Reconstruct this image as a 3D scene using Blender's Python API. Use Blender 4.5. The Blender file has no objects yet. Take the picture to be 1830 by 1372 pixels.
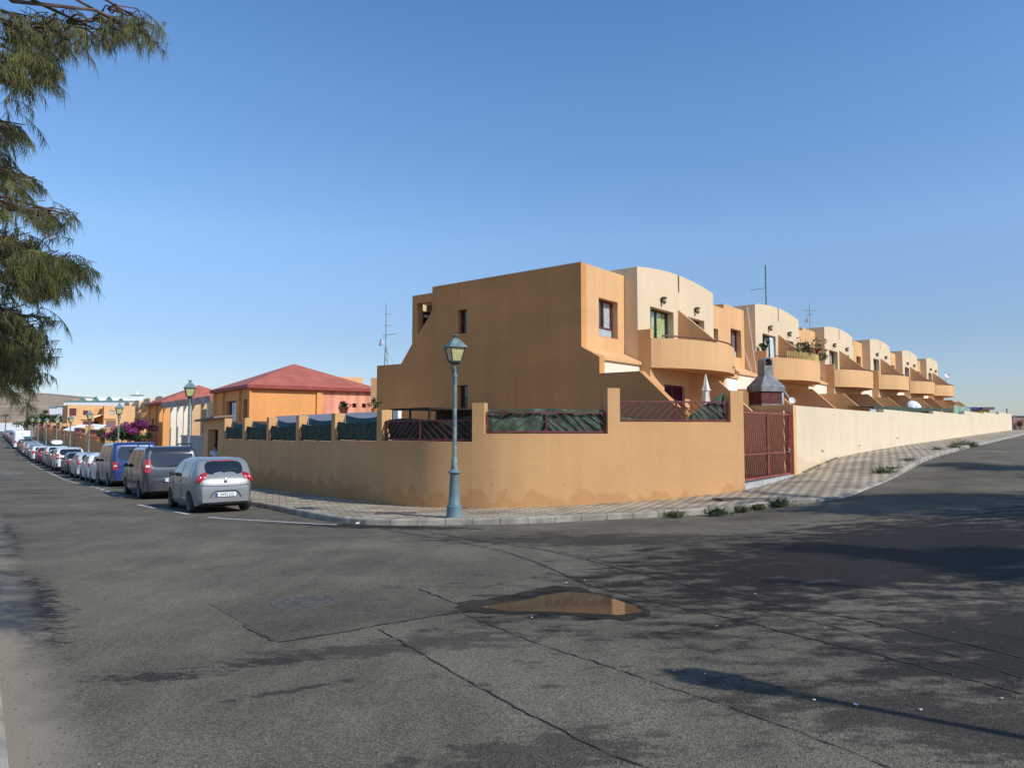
import bpy, bmesh, math, random
import numpy as np
from mathutils import Vector, Matrix, geometry

# ---------------------------------------------------------------- camera, sky, sun
EYE = 1.75
PITCH = 0.0619
FPX = 1301.6
sc = bpy.context.scene
COL = sc.collection
cam_d = bpy.data.cameras.new('camera')
cam = bpy.data.objects.new('camera', cam_d)
COL.objects.link(cam)
cam_d.sensor_width = 36
cam_d.lens = FPX / 1830 * 36
cam_d.clip_start = 0.05
cam_d.clip_end = 9000
cam.location = (0, 0, EYE)
cam.rotation_euler = (math.pi / 2 + PITCH, 0, 0)
sc.camera = cam
SUN_AZ = math.radians(125)
SUN_EL = math.radians(37.5)
world = bpy.data.worlds.new('World')
sc.world = world
world.use_nodes = True
wn = world.node_tree.nodes
sky = wn.new('ShaderNodeTexSky')
sky.sky_type = 'NISHITA'
sky.sun_disc = False
sky.sun_elevation = SUN_EL
sky.sun_rotation = SUN_AZ
sky.air_density = 1.0
sky.dust_density = 0.15
sky.ozone_density = 3.0
# a little more saturation overhead and a duller band of air over the horizon
wl = world.node_tree.links
wtc = wn.new('ShaderNodeTexCoord'); wsp = wn.new('ShaderNodeSeparateXYZ'); wl.new(wtc.outputs['Generated'], wsp.inputs[0])
wrp = wn.new('ShaderNodeValToRGB'); wl.new(wsp.outputs['Z'], wrp.inputs[0])
we = wrp.color_ramp.elements
we[0].position = 0.0; we[0].color = (0.53, 0.59, 0.80, 1)
we[1].position = 0.60; we[1].color = (1.34, 1.26, 1.27, 1)
for p_, c_ in ((0.05, (0.66, 0.65, 0.78, 1)), (0.12, (0.86, 0.77, 0.82, 1)), (0.25, (1.44, 1.17, 1.10, 1)), (0.42, (1.50, 1.27, 1.24, 1))):
    e_ = we.new(p_); e_.color = c_
whs = wn.new('ShaderNodeHueSaturation'); whs.inputs['Saturation'].default_value = 1.20
wmx = wn.new('ShaderNodeMix'); wmx.data_type = 'RGBA'; wmx.blend_type = 'MULTIPLY'; wmx.inputs[0].default_value = 1
wl.new(sky.outputs[0], whs.inputs['Color']); wl.new(whs.outputs[0], wmx.inputs[6]); wl.new(wrp.outputs[0], wmx.inputs[7])
wl.new(wmx.outputs[2], wn['Background'].inputs[0])
wn['Background'].inputs[1].default_value = 0.148
sun_d = bpy.data.lights.new('sun', 'SUN')
sun_d.energy = 3.75
sun_d.angle = math.radians(0.53)
sun_d.color = (1.0, 0.98, 0.94)
sun = bpy.data.objects.new('sun', sun_d)
COL.objects.link(sun)
SDIR = Vector((math.sin(SUN_AZ) * math.cos(SUN_EL), math.cos(SUN_AZ) * math.cos(SUN_EL), math.sin(SUN_EL)))
sun.rotation_euler = SDIR.to_track_quat('Z', 'Y').to_euler()
sc.view_settings.view_transform = 'Standard'
sc.view_settings.look = 'None'
sc.view_settings.exposure = 0.0
sc.view_settings.gamma = 1.0

random.seed(7)
R = random.Random(7)
rad = math.radians
PI = math.pi

# ---------------------------------------------------------------- materials
MATS = {}
def mat(name, col, rough=0.8, metal=0.0, var=0.0, vscale=1.0, bump=0.0, bscale=60.0, coat=0.0, spec=0.5, col2=None, fac=(0.4, 0.6), detail=4.0):
    """one procedural surface: base colour with soft noise variation and fine bump"""
    if name in MATS: return MATS[name]
    m = bpy.data.materials.new(name); m.use_nodes = True
    nt = m.node_tree; n = nt.nodes; l = nt.links
    b = n['Principled BSDF']
    b.inputs['Roughness'].default_value = rough
    b.inputs['Metallic'].default_value = metal
    b.inputs['Specular IOR Level'].default_value = spec
    if coat: b.inputs['Coat Weight'].default_value = coat; b.inputs['Coat Roughness'].default_value = 0.08
    c = (*col, 1)
    b.inputs['Base Color'].default_value = c
    tc = n.new('ShaderNodeTexCoord')
    if var or col2:
        ns = n.new('ShaderNodeTexNoise'); ns.inputs['Scale'].default_value = vscale; ns.inputs['Detail'].default_value = detail
        l.new(tc.outputs['Object'], ns.inputs['Vector'])
        r = n.new('ShaderNodeValToRGB')
        r.color_ramp.elements[0].position = fac[0]; r.color_ramp.elements[1].position = fac[1]
        if col2: a_, b_ = c, (*col2, 1)
        else:
            a_ = tuple(max(0, v * (1 - var)) for v in col) + (1,)
            b_ = tuple(min(1, v * (1 + var)) for v in col) + (1,)
        r.color_ramp.elements[0].color = a_; r.color_ramp.elements[1].color = b_
        l.new(ns.outputs['Fac'], r.inputs['Fac']); l.new(r.outputs['Color'], b.inputs['Base Color'])
    if bump:
        nb = n.new('ShaderNodeTexNoise'); nb.inputs['Scale'].default_value = bscale; nb.inputs['Detail'].default_value = 3
        l.new(tc.outputs['Object'], nb.inputs['Vector'])
        bp = n.new('ShaderNodeBump'); bp.inputs['Strength'].default_value = bump; bp.inputs['Distance'].default_value = 0.02
        l.new(nb.outputs['Fac'], bp.inputs['Height']); l.new(bp.outputs['Normal'], b.inputs['Normal'])
    MATS[name] = m
    return m

def stucco(name, col, stain=None, zfoot=None, var=0.07, streak=0.06):
    """rendered wall: soft patches, vertical rain streaks, grainy bump, optional dirty foot"""
    if name in MATS: return MATS[name]
    m = bpy.data.materials.new(name); m.use_nodes = True
    nt = m.node_tree; n = nt.nodes; l = nt.links
    b = n['Principled BSDF']; b.inputs['Roughness'].default_value = 0.92; b.inputs['Specular IOR Level'].default_value = 0.25
    geo = n.new('ShaderNodeNewGeometry')
    def noise(scale, detail, sx=1, sy=1, sz=1):
        mp = n.new('ShaderNodeMapping'); mp.inputs['Scale'].default_value = (sx, sy, sz)
        l.new(geo.outputs['Position'], mp.inputs['Vector'])
        t = n.new('ShaderNodeTexNoise'); t.inputs['Scale'].default_value = scale; t.inputs['Detail'].default_value = detail
        l.new(mp.outputs[0], t.inputs['Vector']); return t.outputs['Fac']
    def math_(op, a, b_=None):
        t = n.new('ShaderNodeMath'); t.operation = op
        for i, v in enumerate((a, b_)):
            if v is None: continue
            if isinstance(v, (int, float)): t.inputs[i].default_value = v
            else: l.new(v, t.inputs[i])
        return t.outputs[0]
    f1 = noise(0.55, 5); f2 = noise(2.2, 3, 1, 1, 0.09); f3 = noise(9, 4)
    v = math_('ADD', math_('MULTIPLY', math_('SUBTRACT', f1, .5), var * 4), math_('MULTIPLY', math_('SUBTRACT', f2, .5), streak * 4))
    v = math_('ADD', v, math_('MULTIPLY', math_('SUBTRACT', f3, .5), 0.12))
    f4 = noise(1.0, 2, .22, .22, 1.6)
    v = math_('ADD', v, math_('MULTIPLY', math_('SUBTRACT', f4, .5), var*2.2))
    dr = math_('MULTIPLY', math_('SUBTRACT', noise(5.5, 6, 1, 1, .045), .62), 2.2)
    drc = n.new('ShaderNodeClamp'); l.new(dr, drc.inputs[0])
    v = math_('SUBTRACT', v, math_('MULTIPLY', drc.outputs[0], .55))
    v = math_('ADD', v, 1.0)
    hsv = n.new('ShaderNodeHueSaturation'); hsv.inputs['Color'].default_value = (*col, 1)
    l.new(v, hsv.inputs['Value'])
    out = hsv.outputs[0]
    if stain:
        sep = n.new('ShaderNodeSeparateXYZ'); l.new(geo.outputs['Position'], sep.inputs[0])
        z = math_('SUBTRACT', sep.outputs['Z'], zfoot)
        edge = math_('ADD', math_('MULTIPLY', noise(1.7, 10), 1.35), -0.42)
        mask = math_('SUBTRACT', edge, z)
        mask = math_('MULTIPLY', mask, 4.5)
        cl = n.new('ShaderNodeClamp'); l.new(mask, cl.inputs[0]); cl.inputs[2].default_value = 0.42
        mx = n.new('ShaderNodeMix'); mx.data_type = 'RGBA'
        l.new(cl.outputs[0], mx.inputs[0]); l.new(out, mx.inputs[6]); mx.inputs[7].default_value = (*stain, 1)
        out = mx.outputs[2]
    l.new(out, b.inputs['Base Color'])
    nb = n.new('ShaderNodeTexNoise'); nb.inputs['Scale'].default_value = 14; nb.inputs['Detail'].default_value = 8
    l.new(geo.outputs['Position'], nb.inputs['Vector'])
    bp = n.new('ShaderNodeBump'); bp.inputs['Strength'].default_value = 0.35; bp.inputs['Distance'].default_value = 0.012
    l.new(nb.outputs['Fac'], bp.inputs['Height']); l.new(bp.outputs['Normal'], b.inputs['Normal'])
    MATS[name] = m
    return m

def glass(name, tint=(0.9, 0.95, 0.95), clear=0.75):
    if name in MATS: return MATS[name]
    m = bpy.data.materials.new(name); m.use_nodes = True
    nt = m.node_tree; n = nt.nodes; l = nt.links
    n.remove(n['Principled BSDF'])
    tr = n.new('ShaderNodeBsdfTransparent'); tr.inputs[0].default_value = (*tint, 1)
    gl = n.new('ShaderNodeBsdfGlossy'); gl.inputs['Roughness'].default_value = 0.03
    mx = n.new('ShaderNodeMixShader'); mx.inputs[0].default_value = 1 - clear
    l.new(tr.outputs[0], mx.inputs[1]); l.new(gl.outputs[0], mx.inputs[2]); l.new(mx.outputs[0], n['Material Output'].inputs[0])
    MATS[name] = m
    return m

ORANGE = stucco('orange_render', (0.72, 0.42, 0.195))
SIDEO = stucco('shade_toned_orange_render', (0.64, 0.305, 0.112), var=0.10)  # the orange render again, darkened and reddened to carry the side wall's shade
CREAM = stucco('cream_render', (0.72, 0.56, 0.36), var=0.03, streak=0.03)
PALE = stucco('pale_cream_render', (0.86, 0.74, 0.56), var=0.03, streak=0.04)
WALLO = stucco('corner_wall_render', (0.64, 0.36, 0.160), stain=(0.46, 0.215, 0.075), zfoot=-0.18, var=0.07, streak=0.05)
WALLC = stucco('cream_wall_render', (0.72, 0.585, 0.405), stain=(0.62, 0.45, 0.26), zfoot=0.45, var=0.04, streak=0.05)
WHITE = stucco('white_render', (0.88, 0.88, 0.86), var=0.03, streak=0.02)
HOT = stucco('strong_orange_render', (0.80, 0.36, 0.12), var=0.04)
REDWASH = stucco('pink_washed_render', (0.78, 0.33, 0.20), var=0.14, streak=0.35)
TAN = stucco('tan_render', (0.66, 0.42, 0.22))
GREYR = stucco('grey_render', (0.42, 0.38, 0.35))
MAROON = mat('maroon_paint', (0.13, 0.034, 0.030), 0.55, var=0.2, vscale=6)
MAROON_R = mat('gate_red_paint', (0.27, 0.075, 0.050), 0.5, var=0.2, vscale=8)
SHUT = mat('maroon_shutter', (0.11, 0.018, 0.035), 0.5, var=0.15, vscale=5)
GLASSD = mat('dark_window_glass', (0.02, 0.024, 0.028), 0.06, spec=0.9)
GLASSC = glass('clear_window_glass', (0.97,0.98,0.98), .86)
CURT = mat('white_curtain', (0.75, 0.78, 0.76), 0.9, var=0.15, vscale=7)
CURTG = mat('green_curtain', (0.66, 0.72, 0.34), 0.9, var=0.15, vscale=7)
FROST = mat('frosted_panel', (0.42, 0.47, 0.48), 0.35, var=0.08, vscale=5)
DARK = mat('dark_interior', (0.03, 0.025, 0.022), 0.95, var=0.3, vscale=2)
BRONZE = mat('weathered_bronze', (0.13, 0.09, 0.055), 0.6, var=0.2, vscale=15)
REDROOF = mat('red_roof_paint', (0.46, 0.125, 0.078), 0.75, var=0.10, vscale=1.5, bump=0.2, bscale=8)
REDEDGE = mat('red_fascia_paint', (0.33, 0.055, 0.045), 0.7, var=0.1, vscale=2)
NET = mat('green_net', (0.065, 0.12, 0.075), 0.9, var=0.35, vscale=5, bump=0.5, bscale=9)
NETD = mat('dark_green_net', (0.035, 0.055, 0.035), 0.9, var=0.35, vscale=5, bump=0.5, bscale=9)
TEALC = mat('teal_cloth', (0.035, 0.14, 0.15), 0.9, var=0.2, vscale=4)
LAMPGREEN = mat('lamp_green_paint', (0.19, 0.26, 0.23), 0.55, var=0.35, vscale=7, bump=0.15, bscale=40, col2=(0.10, 0.165, 0.165))
LAMPBLUE = mat('lamp_base_paint', (0.10, 0.18, 0.22), 0.55, col2=(0.17, 0.24, 0.21), vscale=5, fac=(0.3, 0.7), bump=0.15, bscale=40)
LAMPGLASS = mat('yellowed_lamp_glass', (0.52, 0.49, 0.22), 0.35, var=0.12, vscale=6)
LAMPDARK = mat('lamp_dark_metal', (0.05, 0.07, 0.05), 0.6, var=0.2, vscale=9)
STEEL = mat('grey_steel', (0.30, 0.31, 0.32), 0.45, metal=0.6, var=0.15, vscale=8)
WHITEP = mat('white_paint_metal', (0.82, 0.82, 0.80), 0.5, var=0.04, vscale=4)
TERRA = mat('terracotta', (0.48, 0.17, 0.07), 0.85, var=0.15, vscale=8)
CONC = mat('concrete_grey', (0.22, 0.225, 0.225), 0.85, var=0.2, vscale=5, bump=0.2)
CONCL = mat('concrete_light', (0.42, 0.42, 0.40), 0.85, var=0.15, vscale=5, bump=0.2)
FABRIC = mat('cream_canvas', (0.78, 0.70, 0.58), 0.95, var=0.08, vscale=6)
TYRE = mat('tyre_rubber', (0.018, 0.018, 0.019), 0.85, var=0.2, vscale=9)
RIM = mat('alloy_rim', (0.45, 0.46, 0.47), 0.3, metal=0.8, var=0.05, vscale=4)
UNDER = mat('underbody_black', (0.012, 0.012, 0.012), 0.9, var=0.2, vscale=4)
PLASTIC = mat('black_bumper_plastic', (0.035, 0.036, 0.038), 0.6, var=0.1, vscale=6)
CARGLASS = mat('car_glass', (0.012, 0.016, 0.018), 0.04, spec=1.0, var=0.2, vscale=1)
TAILRED = mat('red_tail_lens', (0.42, 0.012, 0.02), 0.15, coat=0.6, var=0.15, vscale=10)
LENSW = mat('clear_lens', (0.75, 0.7, 0.65), 0.15, coat=0.6, var=0.05, vscale=10)
PLATE = mat('plate_white', (0.82, 0.82, 0.80), 0.4, var=0.03, vscale=9)
PLATEB = mat('plate_blue', (0.02, 0.08, 0.35), 0.4, var=0.05, vscale=9)
INK = mat('plate_ink', (0.02, 0.02, 0.02), 0.5, var=0.1, vscale=9)
CHROME = mat('chrome', (0.75, 0.76, 0.78), 0.12, metal=1.0, var=0.03, vscale=9)
SKIN = mat('skin', (0.42, 0.24, 0.16), 0.6, var=0.06, vscale=9)
HAIR = mat('dark_hair', (0.02, 0.015, 0.012), 0.8, var=0.2, vscale=20)
SHIRT = mat('white_shirt_cloth', (0.80, 0.82, 0.86), 0.9, var=0.04, vscale=9)
TROUS = mat('dark_trouser_cloth', (0.04, 0.045, 0.06), 0.9, var=0.1, vscale=9)
BARK = mat('rough_bark', (0.13, 0.085, 0.055), 0.95, var=0.3, vscale=6, bump=0.6, bscale=14)
BLUEP = mat('blue_fascia', (0.03, 0.05, 0.25), 0.6, var=0.1, vscale=3)
YELP = stucco('yellow_render', (0.72, 0.52, 0.14))
REED = mat('yellow_reed', (0.55, 0.40, 0.13), 0.9, var=0.25, vscale=14)

def leafmat(name, c1, c2, scale=1.6, trans=0.25):
    if name in MATS: return MATS[name]
    m = bpy.data.materials.new(name); m.use_nodes = True
    nt = m.node_tree; n = nt.nodes; l = nt.links
    b = n['Principled BSDF']; b.inputs['Roughness'].default_value = 0.7; b.inputs['Specular IOR Level'].default_value = 0.3
    tc = n.new('ShaderNodeTexCoord')
    ns = n.new('ShaderNodeTexNoise'); ns.inputs['Scale'].default_value = scale; ns.inputs['Detail'].default_value = 5
    l.new(tc.outputs['Object'], ns.inputs['Vector'])
    r = n.new('ShaderNodeValToRGB'); r.color_ramp.elements[0].position = 0.36; r.color_ramp.elements[1].position = 0.64
    r.color_ramp.elements[0].color = (*c1, 1); r.color_ramp.elements[1].color = (*c2, 1)
    l.new(ns.outputs['Fac'], r.inputs['Fac']); l.new(r.outputs['Color'], b.inputs['Base Color'])
    t = n.new('ShaderNodeBsdfTranslucent'); l.new(r.outputs['Color'], t.inputs[0])
    mx = n.new('ShaderNodeMixShader'); mx.inputs[0].default_value = trans
    l.new(b.outputs[0], mx.inputs[1]); l.new(t.outputs[0], mx.inputs[2]); l.new(mx.outputs[0], n['Material Output'].inputs[0])
    MATS[name] = m
    return m
NEEDLE = leafmat('casuarina_needles', (0.085, 0.085, 0.05), (0.30, 0.30, 0.10), 2.2, 0.4)
LEAFG = leafmat('green_leaves', (0.035, 0.060, 0.020), (0.09, 0.14, 0.04), 3)
LEAFD = leafmat('dusty_weed_leaves', (0.08, 0.10, 0.04), (0.20, 0.21, 0.09), 6)
LEAFP = leafmat('palm_leaves', (0.05, 0.07, 0.03), (0.12, 0.14, 0.06), 1.0)
MAGENTA = leafmat('magenta_bracts', (0.16, 0.02, 0.09), (0.36, 0.06, 0.22), 1.2)
REDFL = leafmat('red_flowers', (0.35, 0.02, 0.03), (0.5, 0.05, 0.08), 2)

# ---------------------------------------------------------------- mesh builder
class MB:
    def __init__(s): s.v = []; s.f = []
    def add(s, vs, fs, M=None):
        k = len(s.v)
        if M is not None: vs = [tuple(M @ Vector(p)) for p in vs]
        s.v += [tuple(p) for p in vs]; s.f += [tuple(i + k for i in f) for f in fs]; return s
    def box(s, x0, x1, y0, y1, z0, z1, M=None):
        return s.add([(x0,y0,z0),(x1,y0,z0),(x1,y1,z0),(x0,y1,z0),(x0,y0,z1),(x1,y0,z1),(x1,y1,z1),(x0,y1,z1)],
                     [(0,3,2,1),(4,5,6,7),(0,1,5,4),(1,2,6,5),(2,3,7,6),(3,0,4,7)], M)
    def bar(s, a, b, w, h=None, up=(0,0,1)):
        a = Vector(a); b = Vector(b); h = h or w
        d = (b - a).normalized(); u = Vector(up)
        if abs(d.dot(u)) > 0.98: u = Vector((1,0,0))
        x = d.cross(u).normalized() * w / 2; z = x.cross(d).normalized() * h / 2
        vs = [a-x-z, a+x-z, a+x+z, a-x+z, b-x-z, b+x-z, b+x+z, b-x+z]
        return s.add(vs, [(0,1,2,3),(7,6,5,4),(0,4,5,1),(1,5,6,2),(2,6,7,3),(3,7,4,0)])
    def tube(s, pts, r, n=8, closed=True):
        pts = [Vector(p) for p in pts]; rs = r if isinstance(r, (list, tuple)) else [r] * len(pts)
        k = len(s.v); ref = None
        for i, p in enumerate(pts):
            d = (pts[min(i+1, len(pts)-1)] - pts[max(i-1, 0)]).normalized()
            u = Vector((0,0,1)) if abs(d.z) < 0.9 else Vector((1,0,0))
            if ref is not None: u = ref
            x = d.cross(u).normalized(); ref = x.cross(d).normalized()
            for j in range(n):
                a = 2*PI*j/n; s.v.append(tuple(p + (x*math.cos(a) + ref*math.sin(a)) * rs[i]))
        for i in range(len(pts)-1):
            for j in range(n):
                s.f.append((k+i*n+j, k+i*n+(j+1)%n, k+(i+1)*n+(j+1)%n, k+(i+1)*n+j))
        if closed:
            s.f.append(tuple(k+j for j in reversed(range(n)))); s.f.append(tuple(k+(len(pts)-1)*n+j for j in range(n)))
        return s
    def lathe(s, prof, n=16, M=None, sq=False):
        vs = []; fs = []
        for r, z in prof:
            for j in range(n):
                a = 2*PI*(j+.5)/n
                vs.append((r*math.cos(a), r*math.sin(a), z))
        for i in range(len(prof)-1):
            for j in range(n): fs.append((i*n+j, i*n+(j+1)%n, (i+1)*n+(j+1)%n, (i+1)*n+j))
        fs.append(tuple(reversed(range(n)))); fs.append(tuple((len(prof)-1)*n+j for j in range(n)))
        return s.add(vs, fs, M)
    def prism(s, poly, y0, y1, M=None):
        """polygon in x,z extruded along y; counter-clockwise seen from -y"""
        n = len(poly)
        vs = [(x, y0, z) for x, z in poly] + [(x, y1, z) for x, z in poly]
        fs = [tuple(range(n)), tuple(reversed(range(n, 2*n)))] + [(i, i+n, (i+1)%n+n, (i+1)%n) for i in range(n)]
        return s.add(vs, fs, M)
    def flat(s, poly, z0, z1, M=None):
        n = len(poly)
        vs = [(x, y, z0) for x, y in poly] + [(x, y, z1) for x, y in poly]
        fs = [tuple(reversed(range(n))), tuple(range(n, 2*n))] + [(i, (i+1)%n, (i+1)%n+n, i+n) for i in range(n)]
        return s.add(vs, fs, M)
    def sphere(s, c, r, n=10, m=6, M=None):
        rx, ry, rz = r if isinstance(r, tuple) else (r, r, r)
        vs = [(c[0], c[1], c[2]-rz)]
        for i in range(1, m):
            t = -PI/2 + PI*i/m
            for j in range(n):
                a = 2*PI*j/n; vs.append((c[0]+rx*math.cos(t)*math.cos(a), c[1]+ry*math.cos(t)*math.sin(a), c[2]+rz*math.sin(t)))
        vs.append((c[0], c[1], c[2]+rz)); fs = []
        for j in range(n): fs.append((0, 1+(j+1)%n, 1+j))
        for i in range(m-2):
            for j in range(n): fs.append((1+i*n+j, 1+i*n+(j+1)%n, 1+(i+1)*n+(j+1)%n, 1+(i+1)*n+j))
        k = 1+(m-2)*n
        for j in range(n): fs.append((k+j, k+(j+1)%n, len(vs)-1))
        return s.add(vs, fs, M)
    def build(s, name, m, parent=None, smooth=False, bevel=0):
        me = bpy.data.meshes.new(name); me.from_pydata(s.v, [], s.f); me.update()
        ms = m if isinstance(m, list) else [m]
        for x in ms: me.materials.append(x)
        if smooth:
            me.polygons.foreach_set('use_smooth', [True]*len(me.polygons))
            try: me.set_sharp_from_angle(angle=rad(40))
            except Exception: pass
        o = bpy.data.objects.new(name, me); COL.objects.link(o)
        if parent: o.parent = parent
        if bevel:
            b = o.modifiers.new('bevel', 'BEVEL'); b.width = bevel; b.segments = 2; b.limit_method = 'ANGLE'; b.angle_limit = rad(40)
        return o

def tag(o, label=None, cat=None, group=None, kind=None):
    if label: o['label'] = label
    if cat: o['category'] = cat
    if group: o['group'] = group
    if kind: o['kind'] = kind
    return o
def thing(name, label, cat, loc=(0,0,0), rz=0.0, group=None):
    o = bpy.data.objects.new(name, None); COL.objects.link(o); o.empty_display_size = 0.2
    o.location = loc; o.rotation_euler = (0, 0, rz)
    return tag(o, label, cat, group)
def copy_tree(o, parent=None):
    c = o.copy(); COL.objects.link(c); c.parent = parent
    for ch in [x for x in ALL_CHILD(o)]: copy_tree(ch, c)
    return c
def ALL_CHILD(o): return [x for x in bpy.data.objects if x.parent == o]
def lerp(a, b, t): return a + (b - a) * t
def interp(x, xs, ys):
    if x <= xs[0]: return ys[0]
    for i in range(len(xs)-1):
        if x <= xs[i+1]: return lerp(ys[i], ys[i+1], (x-xs[i])/(xs[i+1]-xs[i]))
    return ys[-1]
def sstep(x, a, b):
    t = min(1, max(0, (x-a)/(b-a))); return t*t*(3-2*t)
def text_mesh(s, size, font_w=1.0):
    c = bpy.data.curves.new('lettering', 'FONT'); c.body = s; c.size = size; c.align_x = 'CENTER'; c.align_y = 'CENTER'; c.extrude = 0.002
    c.resolution_u = 2
    o = bpy.data.objects.new('lettering', c); COL.objects.link(o)
    me = bpy.data.meshes.new_from_object(o)
    bpy.data.objects.remove(o); bpy.data.curves.remove(c)
    return me

# ---------------------------------------------------------------- ground shape
CP = [(-6,-6,0),(6,-6,0),(0,3,0),(-4,7,-.08),(4,7,0),(10,10,.08),(-1.5,15.3,-.36),(3,16.2,-.28),(6.5,17.4,-.15),(9,18.6,.08),(-6,19,-.48),
      (-7.3,17,-.40),(-13.2,25,-.60),(-16.9,30,-.68),(-24.9,41,-1.10),(-33,52,-1.26),(-42.6,65,-1.38),(-55.8,83,-1.3),(-66.8,98,-1.05),
      (-90.4,130,-.3),(-117.5,167,.75),(-156,220,1.5),(-5,24,-.60),(-11.7,32,-.86),(-20,44,-1.1),(-35,70,-1.35),(-50,95,-.9),
      (9.45,24.5,.06),(11.65,27.3,.38),(15.6,32.3,.62),(21,39,.77),(31.6,52.3,.97),(44,68,1.2),(61.4,89.9,1.48),(81,115,1.6),
      (16.9,29,.66),(20,15,.3),(30,25,.7),(60,60,1.3),(40,0,.4),(-30,0,0),(-30,15,-.4),(-60,30,-.8),(-45,30,-.9),(-90,80,-1.2),
      (0,120,0),(40,150,1.5),(-20,200,1),(120,150,1.7),(150,60,1.5),(120,-30,.8),(-120,0,-.5),(0,-60,0)]
_cp = np.array(CP, float)
_d = np.sqrt(((_cp[:, None, :2] - _cp[None, :, :2])**2).sum(-1) + 9.0)
_w = np.linalg.solve(np.block([[_d, np.ones((len(CP), 1))], [np.ones((1, len(CP))), np.zeros((1, 1))]]), np.append(_cp[:, 2], 0))
def g_near(X, Y):
    d = np.sqrt((np.asarray(X)[..., None] - _cp[:, 0])**2 + (np.asarray(Y)[..., None] - _cp[:, 1])**2 + 9.0)
    return d @ _w[:-1] + _w[-1]
def g(x, y): return float(g_near(x, y))
def hit(px, py, dz=0.0):
    """the point of the ground (raised by dz) seen at a place of the photograph"""
    dx = (px-915)/FPX; dz_ = -(py-686)/FPX
    d = Vector((dx, math.cos(PITCH) - dz_*math.sin(PITCH), math.sin(PITCH) + dz_*math.cos(PITCH)))
    t = 1.0
    while t < 400:
        p = Vector((0,0,EYE)) + d*t
        if p.z <= g(p.x, p.y) + dz: break
        t *= 1.02
    lo, hi = t/1.02, t
    for _ in range(20):
        m = (lo+hi)/2; p = Vector((0,0,EYE)) + d*m
        if p.z <= g(p.x, p.y) + dz: hi = m
        else: lo = m
    return p
def ratio(px, py=770): return (px-915)/(FPX*math.cos(PITCH) + (py-686)*math.sin(PITCH))
def at_depth(px, py, Y):
    dz_ = -(py-686)/FPX
    k = Y/(math.cos(PITCH) - dz_*math.sin(PITCH))
    return Vector(((px-915)/FPX*k, Y, EYE + (math.sin(PITCH) + dz_*math.cos(PITCH))*k))

TH = 0.6719                                             # direction of the right-hand street
DR = Vector((math.sin(TH), math.cos(TH))); OUT = Vector((DR.y, -DR.x))
H0 = Vector((4.2255, 24.3113))                          # front corner of the first cream bay
ROT = PI/2 - TH
BL = -0.735                                             # left-hand street: X = a + BL*Y
DLN = Vector((BL, 1)).normalized(); PL = Vector((DLN.y, -DLN.x))   # along it, and to its right
P0 = Vector((6.67, 21.0))                               # left jamb of the red gate
GR = P0 + DR*4.46                                       # right jamb
def out_d(x, y): return (Vector((x, y)) - P0).dot(OUT)
def q_left(x, y): return (x - BL*y)/1.241

HILLX = [(-200, 66), (0, 64), (80, 59), (140, 59), (200, 56), (260, 51), (420, 46), (560, 30), (700, 12), (860, 0)]
def terrain(x, y):
    r = math.hypot(x, y)
    near = g(x, y) if r < 400 else 0
    f = sstep(r, 200, 380)
    far = 1.4
    z = lerp(near, far, f)
    if r > 350:
        a = math.degrees(math.atan2(x, y))
        px = 915 + 1304*math.tan(rad(max(-70, min(70, a)))) if abs(a) < 75 else (-200 if a < 0 else 3000)
        hp = interp(px, [h[0] for h in HILLX], [h[1] for h in HILLX])
        hp += 3.0*math.sin(a*0.9) * (hp > 5) + 1.3*math.sin(a*3.1+1) * (hp > 5)
        z += hp/1304*1700/1.12 * sstep(r, 350, 1900) * (1 + 0.05*math.sin(r/170+a*.3))
        if px > 860: z -= sstep(r, 380, 900)*6
    return z

def polar_sheet(name, m, radii, nang, dz, keep=None, kind='structure', label=None):
    vs = []; fs = []; ok = []
    ang = [2*PI*j/nang for j in range(nang)]
    for r in radii:
        for a in ang:
            x, y = r*math.sin(a), r*math.cos(a)
            vs.append((x, y, terrain(x, y) + dz))
    for i in range(len(radii)-1):
        for j in range(nang):
            a, b_, c, d = i*nang+j, i*nang+(j+1)%nang, (i+1)*nang+(j+1)%nang, (i+1)*nang+j
            if keep:
                cx = sum(vs[k][0] for k in (a,b_,c,d))/4; cy = sum(vs[k][1] for k in (a,b_,c,d))/4
                if not keep(cx, cy): continue
            fs.append((a, d, c, b_))
    vs.append((0, 0, g(0,0)+dz)); k = len(vs)-1
    if not keep or keep(0.1, 0.1):
        for j in range(nang): fs.append((k, j, (j+1)%nang))
    b = MB(); b.v = vs; b.f = fs
    o = b.build(name, m, smooth=True); tag(o, kind=kind); return o

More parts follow.
